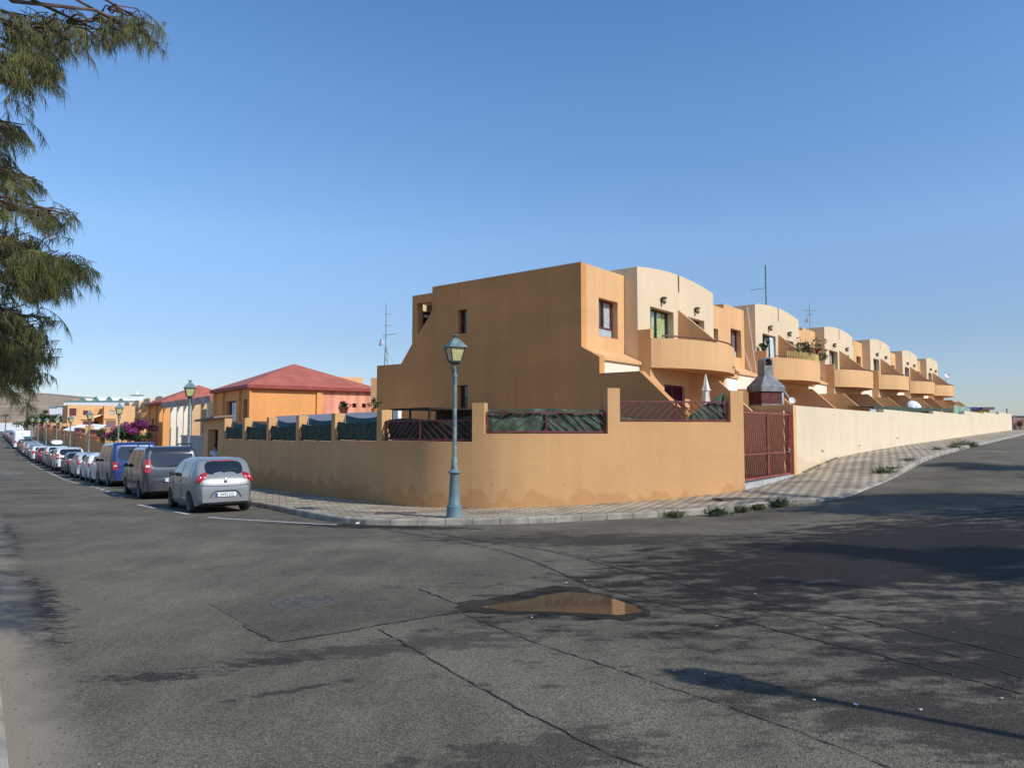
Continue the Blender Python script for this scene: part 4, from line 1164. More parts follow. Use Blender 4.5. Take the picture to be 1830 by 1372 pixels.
# ================================================================ cars
def paint(name, col, metal=.35, rough=.32):
    m = mat('car_paint_'+name, col, rough, metal=metal, coat=.7, var=.04, vscale=2); return m
def make_car(label, kind, col, x, y, heading=None, group='cars parked along the left-hand kerb', plate=None, extra=()):
    sp_ = dict(
      mini=dict(L=3.62, W=1.60, H=1.50, belt=.93, rw=.76, r=.285, ax=(-1.13,1.18), prof=[(-1.81,.36),(-1.81,.62),(-1.77,.80),(-1.72,.93),(-1.66,1.02),(-1.42,1.36),(-1.28,1.44),(-.9,1.485),(-.3,1.50),(.25,1.46),(.55,1.36),(1.08,.99),(1.3,.93),(1.66,.80),(1.79,.62),(1.81,.40)], rwz=(1.05,1.37), rwy=.62, sw=[(-1.12,-.28),(-.22,.62)], tl=('blob',.78,.90,.62)),
      mpv=dict(L=4.38, W=1.81, H=1.80, belt=1.02, rw=.84, r=.32, ax=(-1.36,1.36), prof=[(-2.19,.36),(-2.19,.66),(-2.16,1.0),(-2.10,1.2),(-1.99,1.6),(-1.92,1.72),(-1.75,1.79),(-.8,1.80),(.2,1.79),(.6,1.70),(1.25,1.14),(1.5,1.05),(2.0,.90),(2.16,.68),(2.19,.42)], rwz=(1.10,1.68), rwy=.74, sw=[(-1.85,-1.05),(-.98,-.05),(.02,.85)], tl=('tall',.84,1.06,.26)),
      van=dict(L=4.9, W=1.90, H=1.95, belt=1.08, rw=.86, r=.33, ax=(-1.45,1.5), prof=[(-2.45,.36),(-2.45,.60),(-2.44,1.0),(-2.38,1.5),(-2.30,1.82),(-2.20,1.92),(-1.9,1.95),(.9,1.95),(1.15,1.88),(1.85,1.20),(2.1,1.08),(2.38,.85),(2.45,.60),(2.45,.40)], rwz=(1.18,1.75), rwy=.78, sw=[(-2.15,-1.15),(-1.08,-.05),(.02,1.25)], tl=('tall',.90,.86,.20)),
      hatch=dict(L=3.95, W=1.70, H=1.47, belt=.92, rw=.78, r=.30, ax=(-1.22,1.28), prof=[(-1.97,.36),(-1.97,.64),(-1.93,.85),(-1.86,.98),(-1.55,1.36),(-1.4,1.43),(-.9,1.47),(-.1,1.47),(.35,1.40),(1.1,1.0),(1.4,.92),(1.8,.78),(1.95,.60),(1.97,.40)], rwz=(1.02,1.36), rwy=.62, sw=[(-1.2,-.32),(-.26,.68)], tl=('tall',.78,.84,.16)),
      wagon=dict(L=4.55, W=1.78, H=1.50, belt=.94, rw=.78, r=.31, ax=(-1.38,1.42), prof=[(-2.27,.36),(-2.27,.64),(-2.24,.88),(-2.18,1.0),(-1.92,1.36),(-1.8,1.43),(-1.3,1.49),(-.2,1.50),(.3,1.44),(1.1,1.02),(1.4,.95),(2.05,.80),(2.24,.62),(2.27,.40)], rwz=(1.04,1.38), rwy=.66, sw=[(-1.9,-1.2),(-1.13,-.25),(-.19,.7)], tl=('tall',.82,.90,.15)),
      suv=dict(L=4.4, W=1.82, H=1.70, belt=1.05, rw=.80, r=.35, ax=(-1.3,1.36), prof=[(-2.2,.42),(-2.2,.75),(-2.16,1.0),(-2.1,1.12),(-1.85,1.55),(-1.75,1.63),(-1.2,1.69),(-.1,1.70),(.35,1.62),(1.05,1.13),(1.35,1.06),(2.0,.92),(2.16,.70),(2.2,.45)], rwz=(1.16,1.57), rwy=.68, sw=[(-1.75,-1.12),(-1.05,-.2),(-.14,.68)], tl=('tall',.84,.98,.2)),
      saloon=dict(L=4.5, W=1.76, H=1.43, belt=.92, rw=.76, r=.31, ax=(-1.32,1.42), prof=[(-2.25,.36),(-2.25,.64),(-2.22,.88),(-2.1,.98),(-1.65,1.02),(-1.1,1.34),(-.9,1.40),(-.3,1.43),(.1,1.42),(.4,1.36),(1.1,.98),(1.4,.92),(2.05,.78),(2.22,.6),(2.25,.40)], rwz=(1.05,1.33), rwy=.6, sw=[(-1.15,-.3),(-.24,.66)], tl=('tall',.80,.82,.14)),
      panelvan=dict(L=5.5, W=2.0, H=2.55, belt=1.2, rw=.92, r=.34, ax=(-1.6,1.7), prof=[(-2.75,.40),(-2.75,.70),(-2.74,1.4),(-2.72,2.2),(-2.66,2.45),(-2.5,2.53),(-1,2.55),(1.0,2.53),(1.3,2.40),(2.0,1.45),(2.3,1.25),(2.68,.95),(2.75,.65),(2.75,.42)], rwz=None, rwy=.8, sw=[(.55,1.35)], tl=('tall',.95,.95,.14)),
    )[kind]
    L_, W, H, belt, rw, r = (sp_[k] for k in ('L','W','H','belt','rw','r'))
    PX = [p[0] for p in sp_['prof']]; PZ = [p[1] for p in sp_['prof']]
    # resample the outline smoothly (rounded corners)
    pr = [Vector(p) for p in sp_['prof']]
    for _ in range(2):
        o_ = [pr[0]]
        for i in range(len(pr)-1): o_ += [pr[i].lerp(pr[i+1], .25), pr[i].lerp(pr[i+1], .75)]
        o_.append(pr[-1]); pr = o_
    def top(x):
        x = max(pr[0].x, min(pr[-1].x, x)); best = 0
        for i in range(len(pr)-1):
            if pr[i].x <= x <= pr[i+1].x:
                dxx = pr[i+1].x-pr[i].x; best = max(best, pr[i+1].y if dxx < 1e-6 else lerp(pr[i].y, pr[i+1].y, (x-pr[i].x)/dxx))
        return best
    def Wf(x, z):
        w = W/2
        tl_ = .62 if kind == 'mini' else .42; e = max(0, (abs(x)-(L_/2-tl_))/tl_); w *= 1-(.25 if kind == 'mini' else .20)*e**2.2
        if z < belt: w *= 1-.05*((belt-z)/belt)**2 - (.04 if z < .3 else 0)
        else: w *= 1-(1-rw)*((z-belt)/(H-belt))**1.15
        return w
    clr = .20 if kind not in ('suv', 'panelvan') else .26; RA = r+.055
    def bot(x):
        for xw in sp_['ax']:
            if abs(x-xw) < RA: return max(clr, r*.95+math.sqrt(RA**2-(x-xw)**2))
        e = max(0, (abs(x)-(L_/2-.3))/.3); return clr+.10*e
    xs = [p.x for p in pr]
    for xw in sp_['ax']:
        xs += [xw+RA*math.cos(PI*k/10)*s_ for k in range(0, 6) for s_ in (1, -1)] + [xw-RA-.002, xw+RA+.002, xw-RA+.001, xw+RA-.001]
    k = -L_/2
    while k < L_/2: xs.append(k); k += .16
    xs = sorted(xs); x2 = []
    for v in xs:
        if not x2 or v-x2[-1] > .0015: x2.append(v)
    xs = x2
    hd = math.atan2(DLN.y, DLN.x) if heading is None else heading
    z0 = min(g(x + ax_*math.cos(hd), y + ax_*math.sin(hd)) for ax_ in (-1, 1)) + .004
    t = thing('parked_car' if group else 'car', label, 'van' if kind in ('van', 'panelvan') else 'car', (x, y, z0), hd, group)
    slope = (g(x+1.3*math.cos(hd), y+1.3*math.sin(hd)) - g(x-1.3*math.cos(hd), y-1.3*math.sin(hd)))/2.6
    t.rotation_euler = (0, -math.atan(slope), hd)
    t.location.z = g(x, y)+.004
    PM = paint(kind + label.split()[0] + '_%02d%02d%02d' % tuple(int(c*99) for c in col), col, metal=0.0 if min(col) > .20 else .2)
    b = MB(); fr = [0, .12, .3, .5, .68, .84, .95]
    nsec = None
    for xv in xs:
        zt = top(xv); zb = min(bot(xv), zt-.03); ring = []
        edge = max(.02, min(.07, (zt-zb)*.2))
        for f_ in fr:
            z = zb + (zt-edge-zb)*f_/.95; ring.append((xv, Wf(xv, z), z))
        wt = Wf(xv, zt)
        ring += [(xv, wt*.965, zt-edge*.45), (xv, wt*.88, zt-edge*.12), (xv, wt*.5, zt-.002), (xv, 0, zt)]
        full = ring + [(p[0], -p[1], p[2]) for p in reversed(ring[:-1])]
        nsec = len(full); b.v += full
    n = nsec
    for i in range(len(xs)-1):
        for j in range(n-1): b.f.append((i*n+j, i*n+j+1, (i+1)*n+j+1, (i+1)*n+j))
        b.f.append((i*n+n-1, i*n, (i+1)*n, (i+1)*n+n-1))
    b.f.append(tuple(range(n))); b.f.append(tuple(reversed(range((len(xs)-1)*n, len(xs)*n))))
    body = b.build('body', PM, t, smooth=True)
    # underside and wheel wells
    MB().box(-L_/2+.18, L_/2-.18, -W/2+.26, W/2-.26, .17, .62).build('chassis', UNDER, t)
    # glass
    def patch(fn, nu, nv):
        q = MB()
        for i in range(nu+1):
            for j in range(nv+1): q.v.append(fn(i/nu, j/nv))
        for i in range(nu):
            for j in range(nv): a = i*(nv+1)+j; q.f.append((a, a+nv+1, a+nv+2, a+1))
        return q
    zlo = belt+.03
    for sgn in (-1, 1):
        for (xa, xb) in sp_['sw']:
            def fn(u, v, xa=xa, xb=xb, sgn=sgn):
                xx = lerp(xa, xb, u); zh = min(top(xx)-.10, H-.13); zh = max(zh, zlo+.02); z = lerp(zlo, zh, v); return (xx, sgn*(Wf(xx, z)+.006), z)
            q = patch(fn, 10, 5)
            if sgn < 0: q.f = [tuple(reversed(f_)) for f_ in q.f]
            q.build('side_window', CARGLASS, body, smooth=True)
    def rx(z, front=False):   # x of the outline at height z
        seq = list(reversed(pr)) if front else pr
        for i in range(len(seq)-1):
            if min(seq[i].y, seq[i+1].y) <= z <= max(seq[i].y, seq[i+1].y) and abs(seq[i+1].y-seq[i].y) > 1e-6:
                return lerp(seq[i].x, seq[i+1].x, (z-seq[i].y)/(seq[i+1].y-seq[i].y))
        return 0
    if sp_['rwz']:
        za, zb = sp_['rwz']
        def fn(u, v):
            z = lerp(za, zb, v); c_ = 2*u-1; yw = Wf(rx(z), z)*.90*sp_['rwy']/.66*.86
            rnd = 1-.16*abs(2*v-1)**4; yw = min(yw, Wf(rx(z), z)*.86)*rnd
            zc_ = z + (.03*(1-abs(c_)**3))*(-1 if v < .5 else 0.3)*abs(2*v-1)
            return (rx(z)-.012+.0*c_, c_*yw, zc_)
        q = patch(fn, 16, 8); q.f = [tuple(reversed(f_)) for f_ in q.f]
        q.build('rear_window', CARGLASS, body, smooth=True)
        if kind in ('mini', 'mpv', 'hatch', 'suv', 'van'):
            zw = za+.04; MB().bar((rx(zw)-.03, .05, zw), (rx(zw+.05)-.03, -W*.22, zw+.06), .018).build('wiper', PLASTIC, body)
    else:
        MB().box(-L_/2-.006, -L_/2+.01, -.008, .008, .55, 2.3).box(-L_/2-.02, -L_/2+.01, .05, .13, 1.05, 1.25).build('rear_door_seam', PLASTIC, body)
    def fn(u, v):
        zl, zh = belt+.10, H-.10; z = lerp(zl, zh, v); xx = rx(z, True); return (xx+.012, (2*u-1)*Wf(xx, z)*.86, z)
    patch(fn, 12, 6).build('windscreen', CARGLASS, body, smooth=True)
    # bumper strip, lamps, plate
    if kind in ('mpv', 'van', 'suv', 'wagon', 'panelvan'):
        for s_, nm in ((-1, 'rear_bumper'), (1, 'front_bumper')):
            q = MB(); pts = []
            for k in range(13):
                c_ = (2*k/12-1); yy = c_*W*.475; pts.append((s_*(L_/2+.02-.12*abs(c_)**4), yy, .40))
            for k in range(12):
                a, c_ = pts[k], pts[k+1]
                q.add([(a[0]-.10*s_, a[1], .24),(c_[0]-.10*s_, c_[1], .24),(c_[0], c_[1], .30),(a[0], a[1], .30),(a[0], a[1], .56),(c_[0], c_[1], .56),(c_[0]-.06*s_, c_[1], .60),(a[0]-.06*s_, a[1], .60)], [(0,1,2,3),(3,2,5,4),(4,5,6,7)] if s_ < 0 else [(3,2,1,0),(4,5,2,3),(7,6,5,4)])
            q.build(nm, PLASTIC if kind in ('mpv', 'suv', 'van') else PM, body, smooth=True)
    else:
        q = MB(); N = 12
        for k in range(N):
            c0, c1 = 2*k/N-1, 2*(k+1)/N-1
            pa = (-L_/2-.004+.10*abs(c0)**4, c0*W*.40); pb = (-L_/2-.004+.10*abs(c1)**4, c1*W*.40)
            q.add([(pa[0]+.05, pa[1], .24),(pb[0]+.05, pb[1], .24),(pb[0], pb[1], .31),(pa[0], pa[1], .31)], [(0,1,2,3)])
        q.build('bumper_lip', PLASTIC, body)
    kindt, ty, tz, th = sp_['tl']
    for sgn in (-1, 1):
        if kindt == 'blob':
            M = Matrix.Translation((-L_/2+.165, sgn*.565, .945)) @ Matrix.Rotation(sgn*.50, 4, 'Z') @ Matrix.Rotation(sgn*-.55, 4, 'X')
            tlp = MB().sphere((0,0,0), (.075,.205,.115), 16, 10, M).build('tail_light', TAILRED, body, smooth=True)
            M2 = M @ Matrix.Translation((-.085, 0, 0)); MB().sphere((0,0,0), (.03,.05,.05), 10, 6, M2).build('bulb_lens', mat('pink_lens', (0.75,.25,.28), .1, coat=.6, var=.05), tlp, smooth=True)
        else:
            zc_ = tz+.06; zl, zh = zc_-th*.8, zc_+th*.9
            def fn(u, v, sgn=sgn):
                z = lerp(zl, zh, v); xr = rx(z); w_ = Wf(xr+.10, z)
                if u < .5: return (xr-.012+.02*(1-2*u)*0, sgn*lerp(w_*.80, w_*.985, 2*u), z)
                xx = xr + lerp(.0, .16, 2*u-1); return (xx, sgn*(Wf(max(xx, xr+.1), z)*lerp(.985, 1, 2*u-1)+.010), z)
            q = patch(fn, 6, 5)
            if sgn > 0: q.f = [tuple(reversed(f_)) for f_ in q.f]
            tlp = q.build('tail_light', TAILRED, body, smooth=True)
            if kind in ('mpv', 'van', 'suv'):
                def fn2(u, v, fn=fn): p = fn(u*.5+.1, .42+.14*v); return (p[0]-.006, p[1], p[2])
                q = patch(fn2, 4, 1)
                if sgn > 0: q.f = [tuple(reversed(f_)) for f_ in q.f]
                q.build('indicator_lens', LENSW, tlp)
    for sgn in (-1, 1):
        M = Matrix.Translation((L_/2-.16, sgn*W*.36, belt-.22)); MB().sphere((0,0,0), (.14,.17,.09), 12, 8, M).build('headlight', LENSW, body, smooth=True)
        xm = sp_['sw'][-1][1]-.12; yy = Wf(xm, belt+.1)
        q = MB().sphere((xm, sgn*(yy+.10), belt+.10), (.06,.09,.07), 10, 7); q.bar((xm, sgn*(yy-.02), belt+.04), (xm, sgn*(yy+.06), belt+.07), .03); q.build('mirror', PLASTIC if kind in ('mpv', 'van', 'mini') else PM, body, smooth=True)
        xh = sp_['sw'][-1][0]+.12; MB().box(xh, xh+.16, sgn*(Wf(xh, belt-.1)+.012)-.012, sgn*(Wf(xh, belt-.1)+.012)+.012, belt-.11, belt-.085).build('door_handle', PM if kind != 'mpv' else PLASTIC, body, bevel=.004)
        xd = sp_['sw'][-1][0]-.03
        for xq in (xd, sp_['sw'][-1][1]+.12):
            q = MB()
            for k in range(8):
                z = lerp(.34, belt, k/8); z2 = lerp(.34, belt, (k+1)/8)
                if bot(xq) > z: continue
                q.bar((xq, sgn*(Wf(xq, z)+.0015), z), (xq, sgn*(Wf(xq, z2)+.0015), z2), .009, .006)
            if q.v: q.build('door_seam', UNDER, body)
        if kind in ('mpv',):
            MB().box(-L_/2+.9, L_/2-1.1, sgn*(Wf(0,.5)+.008)-.01, sgn*(Wf(0,.5)+.008)+.012, .50, .60).build('side_moulding', PLASTIC, body, bevel=.004)
    zp = .66 if kind == 'mpv' else .50 if kind == 'mini' else .78 if kind not in ('panelvan',) else .75
    xp = rx(zp)-.02 if kind != 'mini' else -L_/2-.022
    if kind in ('mpv',): xp -= .01
    if kind == 'mini':
        # plate recess arch
        q = MB()
        pts = [(-.40,.43),(-.33,.55),(-.24,.60),(.24,.60),(.33,.55),(.40,.43)]
        for k in range(len(pts)-1): q.bar((-L_/2-.008, pts[k][0], pts[k][1]), (-L_/2-.008, pts[k+1][0], pts[k+1][1]), .022, .02)
        q.build('plate_recess', PLASTIC, body)
        q = MB().lathe([(.001,.012),(.045,.012),(.06,.006),(.062,0),(.001,0)][::-1], 20, Matrix.Translation((rx(.86)-.012, 0, .86)) @ Matrix.Rotation(-PI/2, 4, 'Y')); q.build('badge', CHROME, body, smooth=True)
        q = MB(); q.tube([(rx(.74)-.003, -.62, .755), (rx(.72)-.006, -.3, .725), (rx(.72)-.006, .3, .725), (rx(.74)-.003, .62, .755)], .006, 6); q.build('tailgate_seam', UNDER, body)
        for yy in (.30, .42): MB().tube([(-L_/2+.12, yy, .235), (-L_/2-.02, yy, .235)], .035, 12, closed=False).build('exhaust_pipe', CHROME, body, smooth=True)
        MB().box(-1.40, -1.36, -.30, .30, 1.375, 1.40).build('brake_light', TAILRED, body)
    pl = MB().box(xp-.008, xp+.012, -.26, .26, zp-.055, zp+.055).build('number_plate', PLATE, body, bevel=.003)
    MB().box(xp-.011, xp-.0085, .215, .258, zp-.053, zp+.053).build('plate_band', PLATEB, pl)
    if plate:
        me = text_mesh(plate, .105); me.materials.append(INK); o = bpy.data.objects.new('lettering', me); COL.objects.link(o); o.parent = pl
        o.matrix_local = Matrix.Translation((xp-.0105, -.02, zp)) @ Matrix(((0,0,-1,0),(-1,0,0,0),(0,1,0,0),(0,0,0,1)))
    for xw in sp_['ax']:
        for sgn in (-1, 1):
            M = Matrix.Translation((xw, sgn*(W/2-.115), r)) @ Matrix.Rotation(PI/2, 4, 'X')
            q = MB().lathe([(r*.62,-.095),(r*.93,-.10),(r,-.07),(r,.07),(r*.93,.10),(r*.62,.095)], 24, M)
            wo = q.build('wheel', TYRE, t, smooth=True)
            M2 = Matrix.Translation((xw, sgn*(W/2-.115), r)) @ Matrix.Rotation(PI/2, 4, 'X') @ (Matrix.Scale(-1, 4, (0,0,1)) if sgn > 0 else Matrix())
            q = MB().lathe([(.001,.04),(r*.2,.06),(r*.25,.05),(r*.50,.075),(r*.62,.10),(r*.63,.05)], 20, M2)
            q.build('rim', RIM, wo, smooth=True)
            q = MB()
            for k in range(5):
                a = 2*PI*k/5; q.sphere((r*.42*math.cos(a), r*.42*math.sin(a), .068), (r*.10, r*.10, .012), 8, 4, M2)
            q.build('rim_hole', UNDER, wo)
    if 'rails' in extra:
        for sgn in (-1, 1):
            yy = sgn*W*.37; q = MB().tube([(-1.85, yy, H-.04), (-1.75, yy, H+.05), (-1.5, yy, H+.075), (.2, yy, H+.06), (.4, yy, H-.03)], .022, 8); q.build('roof_rail', PLASTIC, body, smooth=True)
    if 'rack' in extra:
        for xv in (-1.2, .2): MB().box(xv-.03, xv+.03, -W*.42, W*.42, H+.05, H+.09).build('roof_bar', PLASTIC, body)
    if 'box' in extra:
        q = MB(); secs = [(-1.05,.22,.10),(-.98,.40,.30),(-.5,.42,.36),(.5,.40,.34),(.85,.30,.22),(.98,.18,.08)]; m_ = 10
        for xv, w_, h_ in secs:
            for j in range(m_): a = 2*PI*j/m_; q.v.append((xv, w_*math.copysign(abs(math.cos(a))**.5, math.cos(a)), H+.12+h_/2+h_/2*math.copysign(abs(math.sin(a))**.6, math.sin(a))))
        for i in range(len(secs)-1):
            for j in range(m_): q.f.append((i*m_+j, (i+1)*m_+j, (i+1)*m_+(j+1)%m_, i*m_+(j+1)%m_))
        q.f.append(tuple(range(m_))); q.f.append(tuple(reversed(range((len(secs)-1)*m_, len(secs)*m_))))
        q.build('roof_box', WHITEP if 'teal' not in extra else TEALC, body, smooth=True)
        for xv in (-.6, .5): MB().box(xv-.03, xv+.03, -W*.42, W*.42, H+.03, H+.10).build('roof_bar', PLASTIC, body)
    return t
def park(label, kind, col, Yr, a_, **kw):
    """Yr, a_: distance and street line of the rear corner nearest the roadway"""
    dims = dict(mini=(3.62,1.60), mpv=(4.38,1.81), van=(4.9,1.9), hatch=(3.95,1.7), wagon=(4.55,1.78), suv=(4.4,1.82), saloon=(4.5,1.76), panelvan=(5.5,2.0))[kind]
    p = Vector((a_+BL*Yr, Yr)) + PL*dims[1]/2 + DLN*dims[0]/2
    return make_car(label, kind, col, p.x, p.y, **kw)
SILV = (.21,.22,.22); WH = (.80,.80,.79); DG = (.035,.043,.055); BLU = (.015,.045,.16); BLK = (.018,.018,.02); DRED = (.12,.015,.018); BEI = (.36,.31,.24); GRN = (.50,.60,.55); GRY = (.16,.165,.17); NAV = (.03,.04,.07)
CARS = [
 ('silver three-door hatchback with round red tail lights, last in the row nearest the camera', 'mini', SILV, 19.2, 5.80, dict(plate='3442 JCJ')),
 ('dark grey people carrier with roof rails parked behind the blue van', 'mpv', DG, 24.3, 5.62, dict(plate='1778 HXL', extra=('rails',))),
 ('blue passenger van with boxy rear and red tail lights', 'van', BLU, 31.3, 5.85, dict(plate='6310 BKD')),
 ('white small hatchback just in front of the blue van', 'hatch', WH, 34.9, 5.95, {}),
 ('second white small hatchback ahead of the blue van', 'hatch', (.72,.73,.74), 38.6, 6.0, {}),
 ('light silver estate car between white hatchback and black car', 'wagon', (.46,.47,.46), 42.4, 5.95, {}),
 ('black low car with bright tail light behind the white off-roader', 'saloon', BLK, 47.0, 5.95, {}),
 ('white off-roader with dark rear window and plate', 'suv', (.66,.66,.64), 51.8, 5.75, {}),
 ('navy blue small car beside the roof-box off-roader', 'hatch', NAV, 56.6, 5.8, {}),
 ('pale green off-roader carrying a long white roof box', 'suv', GRN, 61.0, 5.9, dict(extra=('box',))),
 ('dark red hatchback ahead of the roof-box off-roader', 'hatch', DRED, 66.2, 5.7, {}),
 ('small white car with upright tail ahead of the dark red one', 'hatch', (.78,.77,.74), 70.4, 5.5, {}),
 ('mid grey saloon ahead of the small white car', 'saloon', GRY, 74.9, 5.6, {}),
 ('silver hatchback half hidden between two grey cars', 'hatch', (.40,.41,.43), 79.8, 5.6, {}),
 ('beige estate car in the distant part of the row', 'wagon', BEI, 84.4, 5.5, {}),
 ('dark car with a teal roof box just behind the white panel van', 'wagon', GRY, 89.7, 5.5, dict(extra=('box', 'teal'))),
 ('dark brown hatchback beside the big white panel van', 'hatch', (.07,.05,.045), 95.4, 5.6, {}),
 ('big white panel van standing tall among the distant cars', 'panelvan', WH, 100.5, 5.3, {}),
 ('small white box-shaped car beyond the panel van', 'mpv', WH, 108.0, 5.5, {}),
 ('dark blue car second beyond the white panel van', 'hatch', NAV, 113.5, 5.5, {}),
 ('black car third beyond the white panel van', 'saloon', BLK, 118.8, 5.5, {}),
 ('grey car fourth beyond the white panel van', 'suv', GRY, 124.5, 5.5, {}),
 ('dark green car near the far end of the row', 'hatch', (.03,.06,.045), 130.5, 5.5, {}),
 ('blue-grey car last but one at the far end of the row', 'wagon', (.10,.12,.17), 136.5, 5.5, {}),
 ('lead grey car first at the far end of the row', 'saloon', (.20,.2,.2), 143, 5.5, {}),
]
for (lab, kd, cl, Yr, a_, kw) in CARS: park(lab, kd, cl, Yr, a_, **kw)
Yc = 128; make_car('bright red car driving towards the camera far down the street', 'hatch', (.55,.015,.02), 3.0+BL*Yc, Yc, heading=math.atan2(-DLN.y, -DLN.x), group=None)

# ================================================================ buildings along the left-hand street
LR = math.atan2(PL.y, PL.x)          # local x = away from the street, local y = down the street
C0 = Vector((-15.06, 42.0)); LB = -1.0
def lz(z): return z + EYE - LB       # height above eye -> local height
def hip(b, x0, x1, y0, y1, ze, za, o=.32, th=.20):
    X0, X1, Y0, Y1 = x0-o, x1+o, y0-o, y1+o; cx, cy = (x0+x1)/2, (y0+y1)/2
    b.add([(X0,Y0,ze),(X1,Y0,ze),(X1,Y1,ze),(X0,Y1,ze),(cx,cy,za)], [(0,1,4),(1,2,4),(2,3,4),(3,0,4)])
def eaves(b, x0, x1, y0, y1, ze, o=.32, th=.20):
    X0, X1, Y0, Y1 = x0-o, x1+o, y0-o, y1+o; z0 = ze-th
    b.add([(X0,Y0,z0),(X1,Y0,z0),(X1,Y1,z0),(X0,Y1,z0),(X0,Y0,ze-.002),(X1,Y0,ze-.002),(X1,Y1,ze-.002),(X0,Y1,ze-.002)], [(0,3,2,1),(0,1,5,4),(1,2,6,5),(2,3,7,6),(3,0,4,7)])
hb = thing('hip_roofed_building', 'orange building under a big red pyramid roof behind the garden wall', 'building', (C0.x, C0.y, LB), LR)
ze, za = lz(2.56), lz(4.25)
b = MB(); wins = [(.30,1.45,lz(.0),lz(1.75)), (2.95,5.1,lz(.0),lz(1.75))]
# left (street) face carries the windows: built as a sheet in a turned frame
Mside = Matrix(((0,-1,0,0),(1,0,0,0),(0,0,1,0),(0,0,0,1)))   # maps sheet x->y, so faces point to -x
def sheet_left(holes, y0, y1, z0, z1, m, parent, x=0.0, d=.25, name='wall'):
    q = MB(); sheet(q, -y1, -y0, z0, z1, x, [(-h[1], -h[0], h[2], h[3]) for h in holes])
    for h in holes: reveal(q, (-h[1], -h[0], h[2], h[3]), x, d)
    q.v = [(v[1], -v[0], v[2]) for v in q.v]
    return q.build(name, m, parent)
sheet_left(wins, 0, 7.7, -.8, ze-.2, HOT, hb)
for h in wins:
    q = MB().box(.20, .24, h[0], h[1], h[2], h[3]); f = q.build('window', DARK, hb)
    ym = (h[0]+h[1])/2
    MB().box(.13, .17, h[0]+.05, h[0]+(h[1]-h[0])*.62, h[2]+.05, h[3]-.1).build('blind', CURT, f)
    MB().box(.12, .16, ym-.03, ym+.03, h[2], h[3]).box(.12, .16, h[0], h[1], h[3]-.07, h[3]).build('frame', MAROON, f)
q = MB(); q.box(-.12, 0.0, -.10, .30, -.8, ze-.22); q.build('corner_pier', HOT, hb)
for y in (1.9, 5.5, 7.5): MB().box(-.14, -.002, y, y+.45, -.8, ze-.22).build('pier', HOT, hb)
q = MB(); q.add([(0.003,-.003,-.8),(3.9,-.003,-.8),(3.9,-.003,ze-.2),(.003,-.003,ze-.2)], [(0,1,2,3)]); q.box(3.9, 4.25, -.12, 0, -.8, ze-.22); q.build('wall', HOT, hb)
holes = [(4.25+x, 4.25+x+.28, lz(1.35), lz(1.62)) for x in (1.35, 2.0, 2.65)]
q = MB(); sheet(q, 4.25, 7.7, -.8, ze-.2, -.006, holes)
for h in holes: reveal(q, h, -.006, .2)
q.build('wall', REDWASH, hb)
for h in holes: MB().box(h[0], h[1], .18, .2, h[2], h[3]).build('vent', DARK, hb)
q = MB().box(4.25, 7.7, .22, .24, 0, ze-.2).add([(7.7,0,-.8),(7.7,7.7,-.8),(7.7,7.7,ze-.2),(7.7,0,ze-.2)], [(0,1,2,3)]).add([(7.7,7.7,-.8),(0,7.7,-.8),(0,7.7,ze-.2),(7.7,7.7,ze-.2)], [(0,1,2,3)]); q.build('wall', HOT, hb)
q = MB(); hip(q, 0, 7.7, 0, 7.7, ze, za); rf = q.build('roof', REDROOF, hb)
q = MB(); eaves(q, 0, 7.7, 0, 7.7, ze); q.build('fascia', REDEDGE, rf)
# low orange annexe at its right with square vent
an = thing('annexe', 'low orange annexe with a square vent between red-roofed building and dark side wall', 'building', (C0.x, C0.y, LB), LR)
hh = (9.15, 9.42, lz(1.32), lz(1.58)); q = MB(); block(q, 7.75, 13.0, .6, 9, -.8, lz(2.35), [hh], .2); q.build('wall', HOT, an)
MB().box(hh[0], hh[1], .78, .8, hh[2], hh[3]).build('vent', DARK, an)
MB().box(7.9, 8.6, .2, .62, lz(2.38), lz(2.46)).build('canopy', REDEDGE, an)
ob = thing('flat_roofed_building', 'flat orange block rising behind the right slope of the pyramid roof', 'building', (C0.x, C0.y, LB), LR)
q = MB(); q.box(6.5, 11.8, 10.5, 17, -.8, lz(4.05)); q.box(11.8, 14.5, 10.8, 17, -.8, lz(3.2)); q.build('wall', ORANGE, ob)
MB().box(7.2, 7.35, 10.44, 10.5, lz(3.3), lz(3.45)).build('vent', DARK, ob)

# arcade with slanted piers and the second pyramid roof
ar = thing('shop_arcade', 'long row of shop fronts with orange piers under a grey corrugated fascia', 'building', (C0.x, C0.y, LB), LR)
q = MB(); q.box(2.2, 7.0, 8.2, 23.9, -.8, lz(1.95)); q.build('wall', TAN, ar)
GLZ = MATS['dark_window_glass']
YF = [7.9, 9.5, 12.2, 14.7, 16.9, 19.2, 22.0, 23.7]
for i, y in enumerate(YF):
    q = MB().prism([(-.44,-.8),(.3,-.8),(.3,lz(1.75)),(-.44,lz(1.75))], y, y+.28)
    q.build('pier', [PALE, TAN, TAN, PALE, PALE, PALE, HOT, HOT][i], ar)
    if i < 7:
        q = MB().box(2.12, 2.17, y+.4, YF[i+1]-.12, -.5, lz(1.55)); f = q.build('shop_window', GLZ, ar)
        ym = (y+YF[i+1])/2; MB().box(2.06, 2.11, ym-.04, ym+.04, -.5, lz(1.55)).box(2.06, 2.11, y+.4, YF[i+1]-.12, lz(.6), lz(.68)).build('frame', MAROON, f)
CORR = mat('corrugated_fascia', (0.33, 0.31, 0.30), 0.6, var=0.3, vscale=1.5)
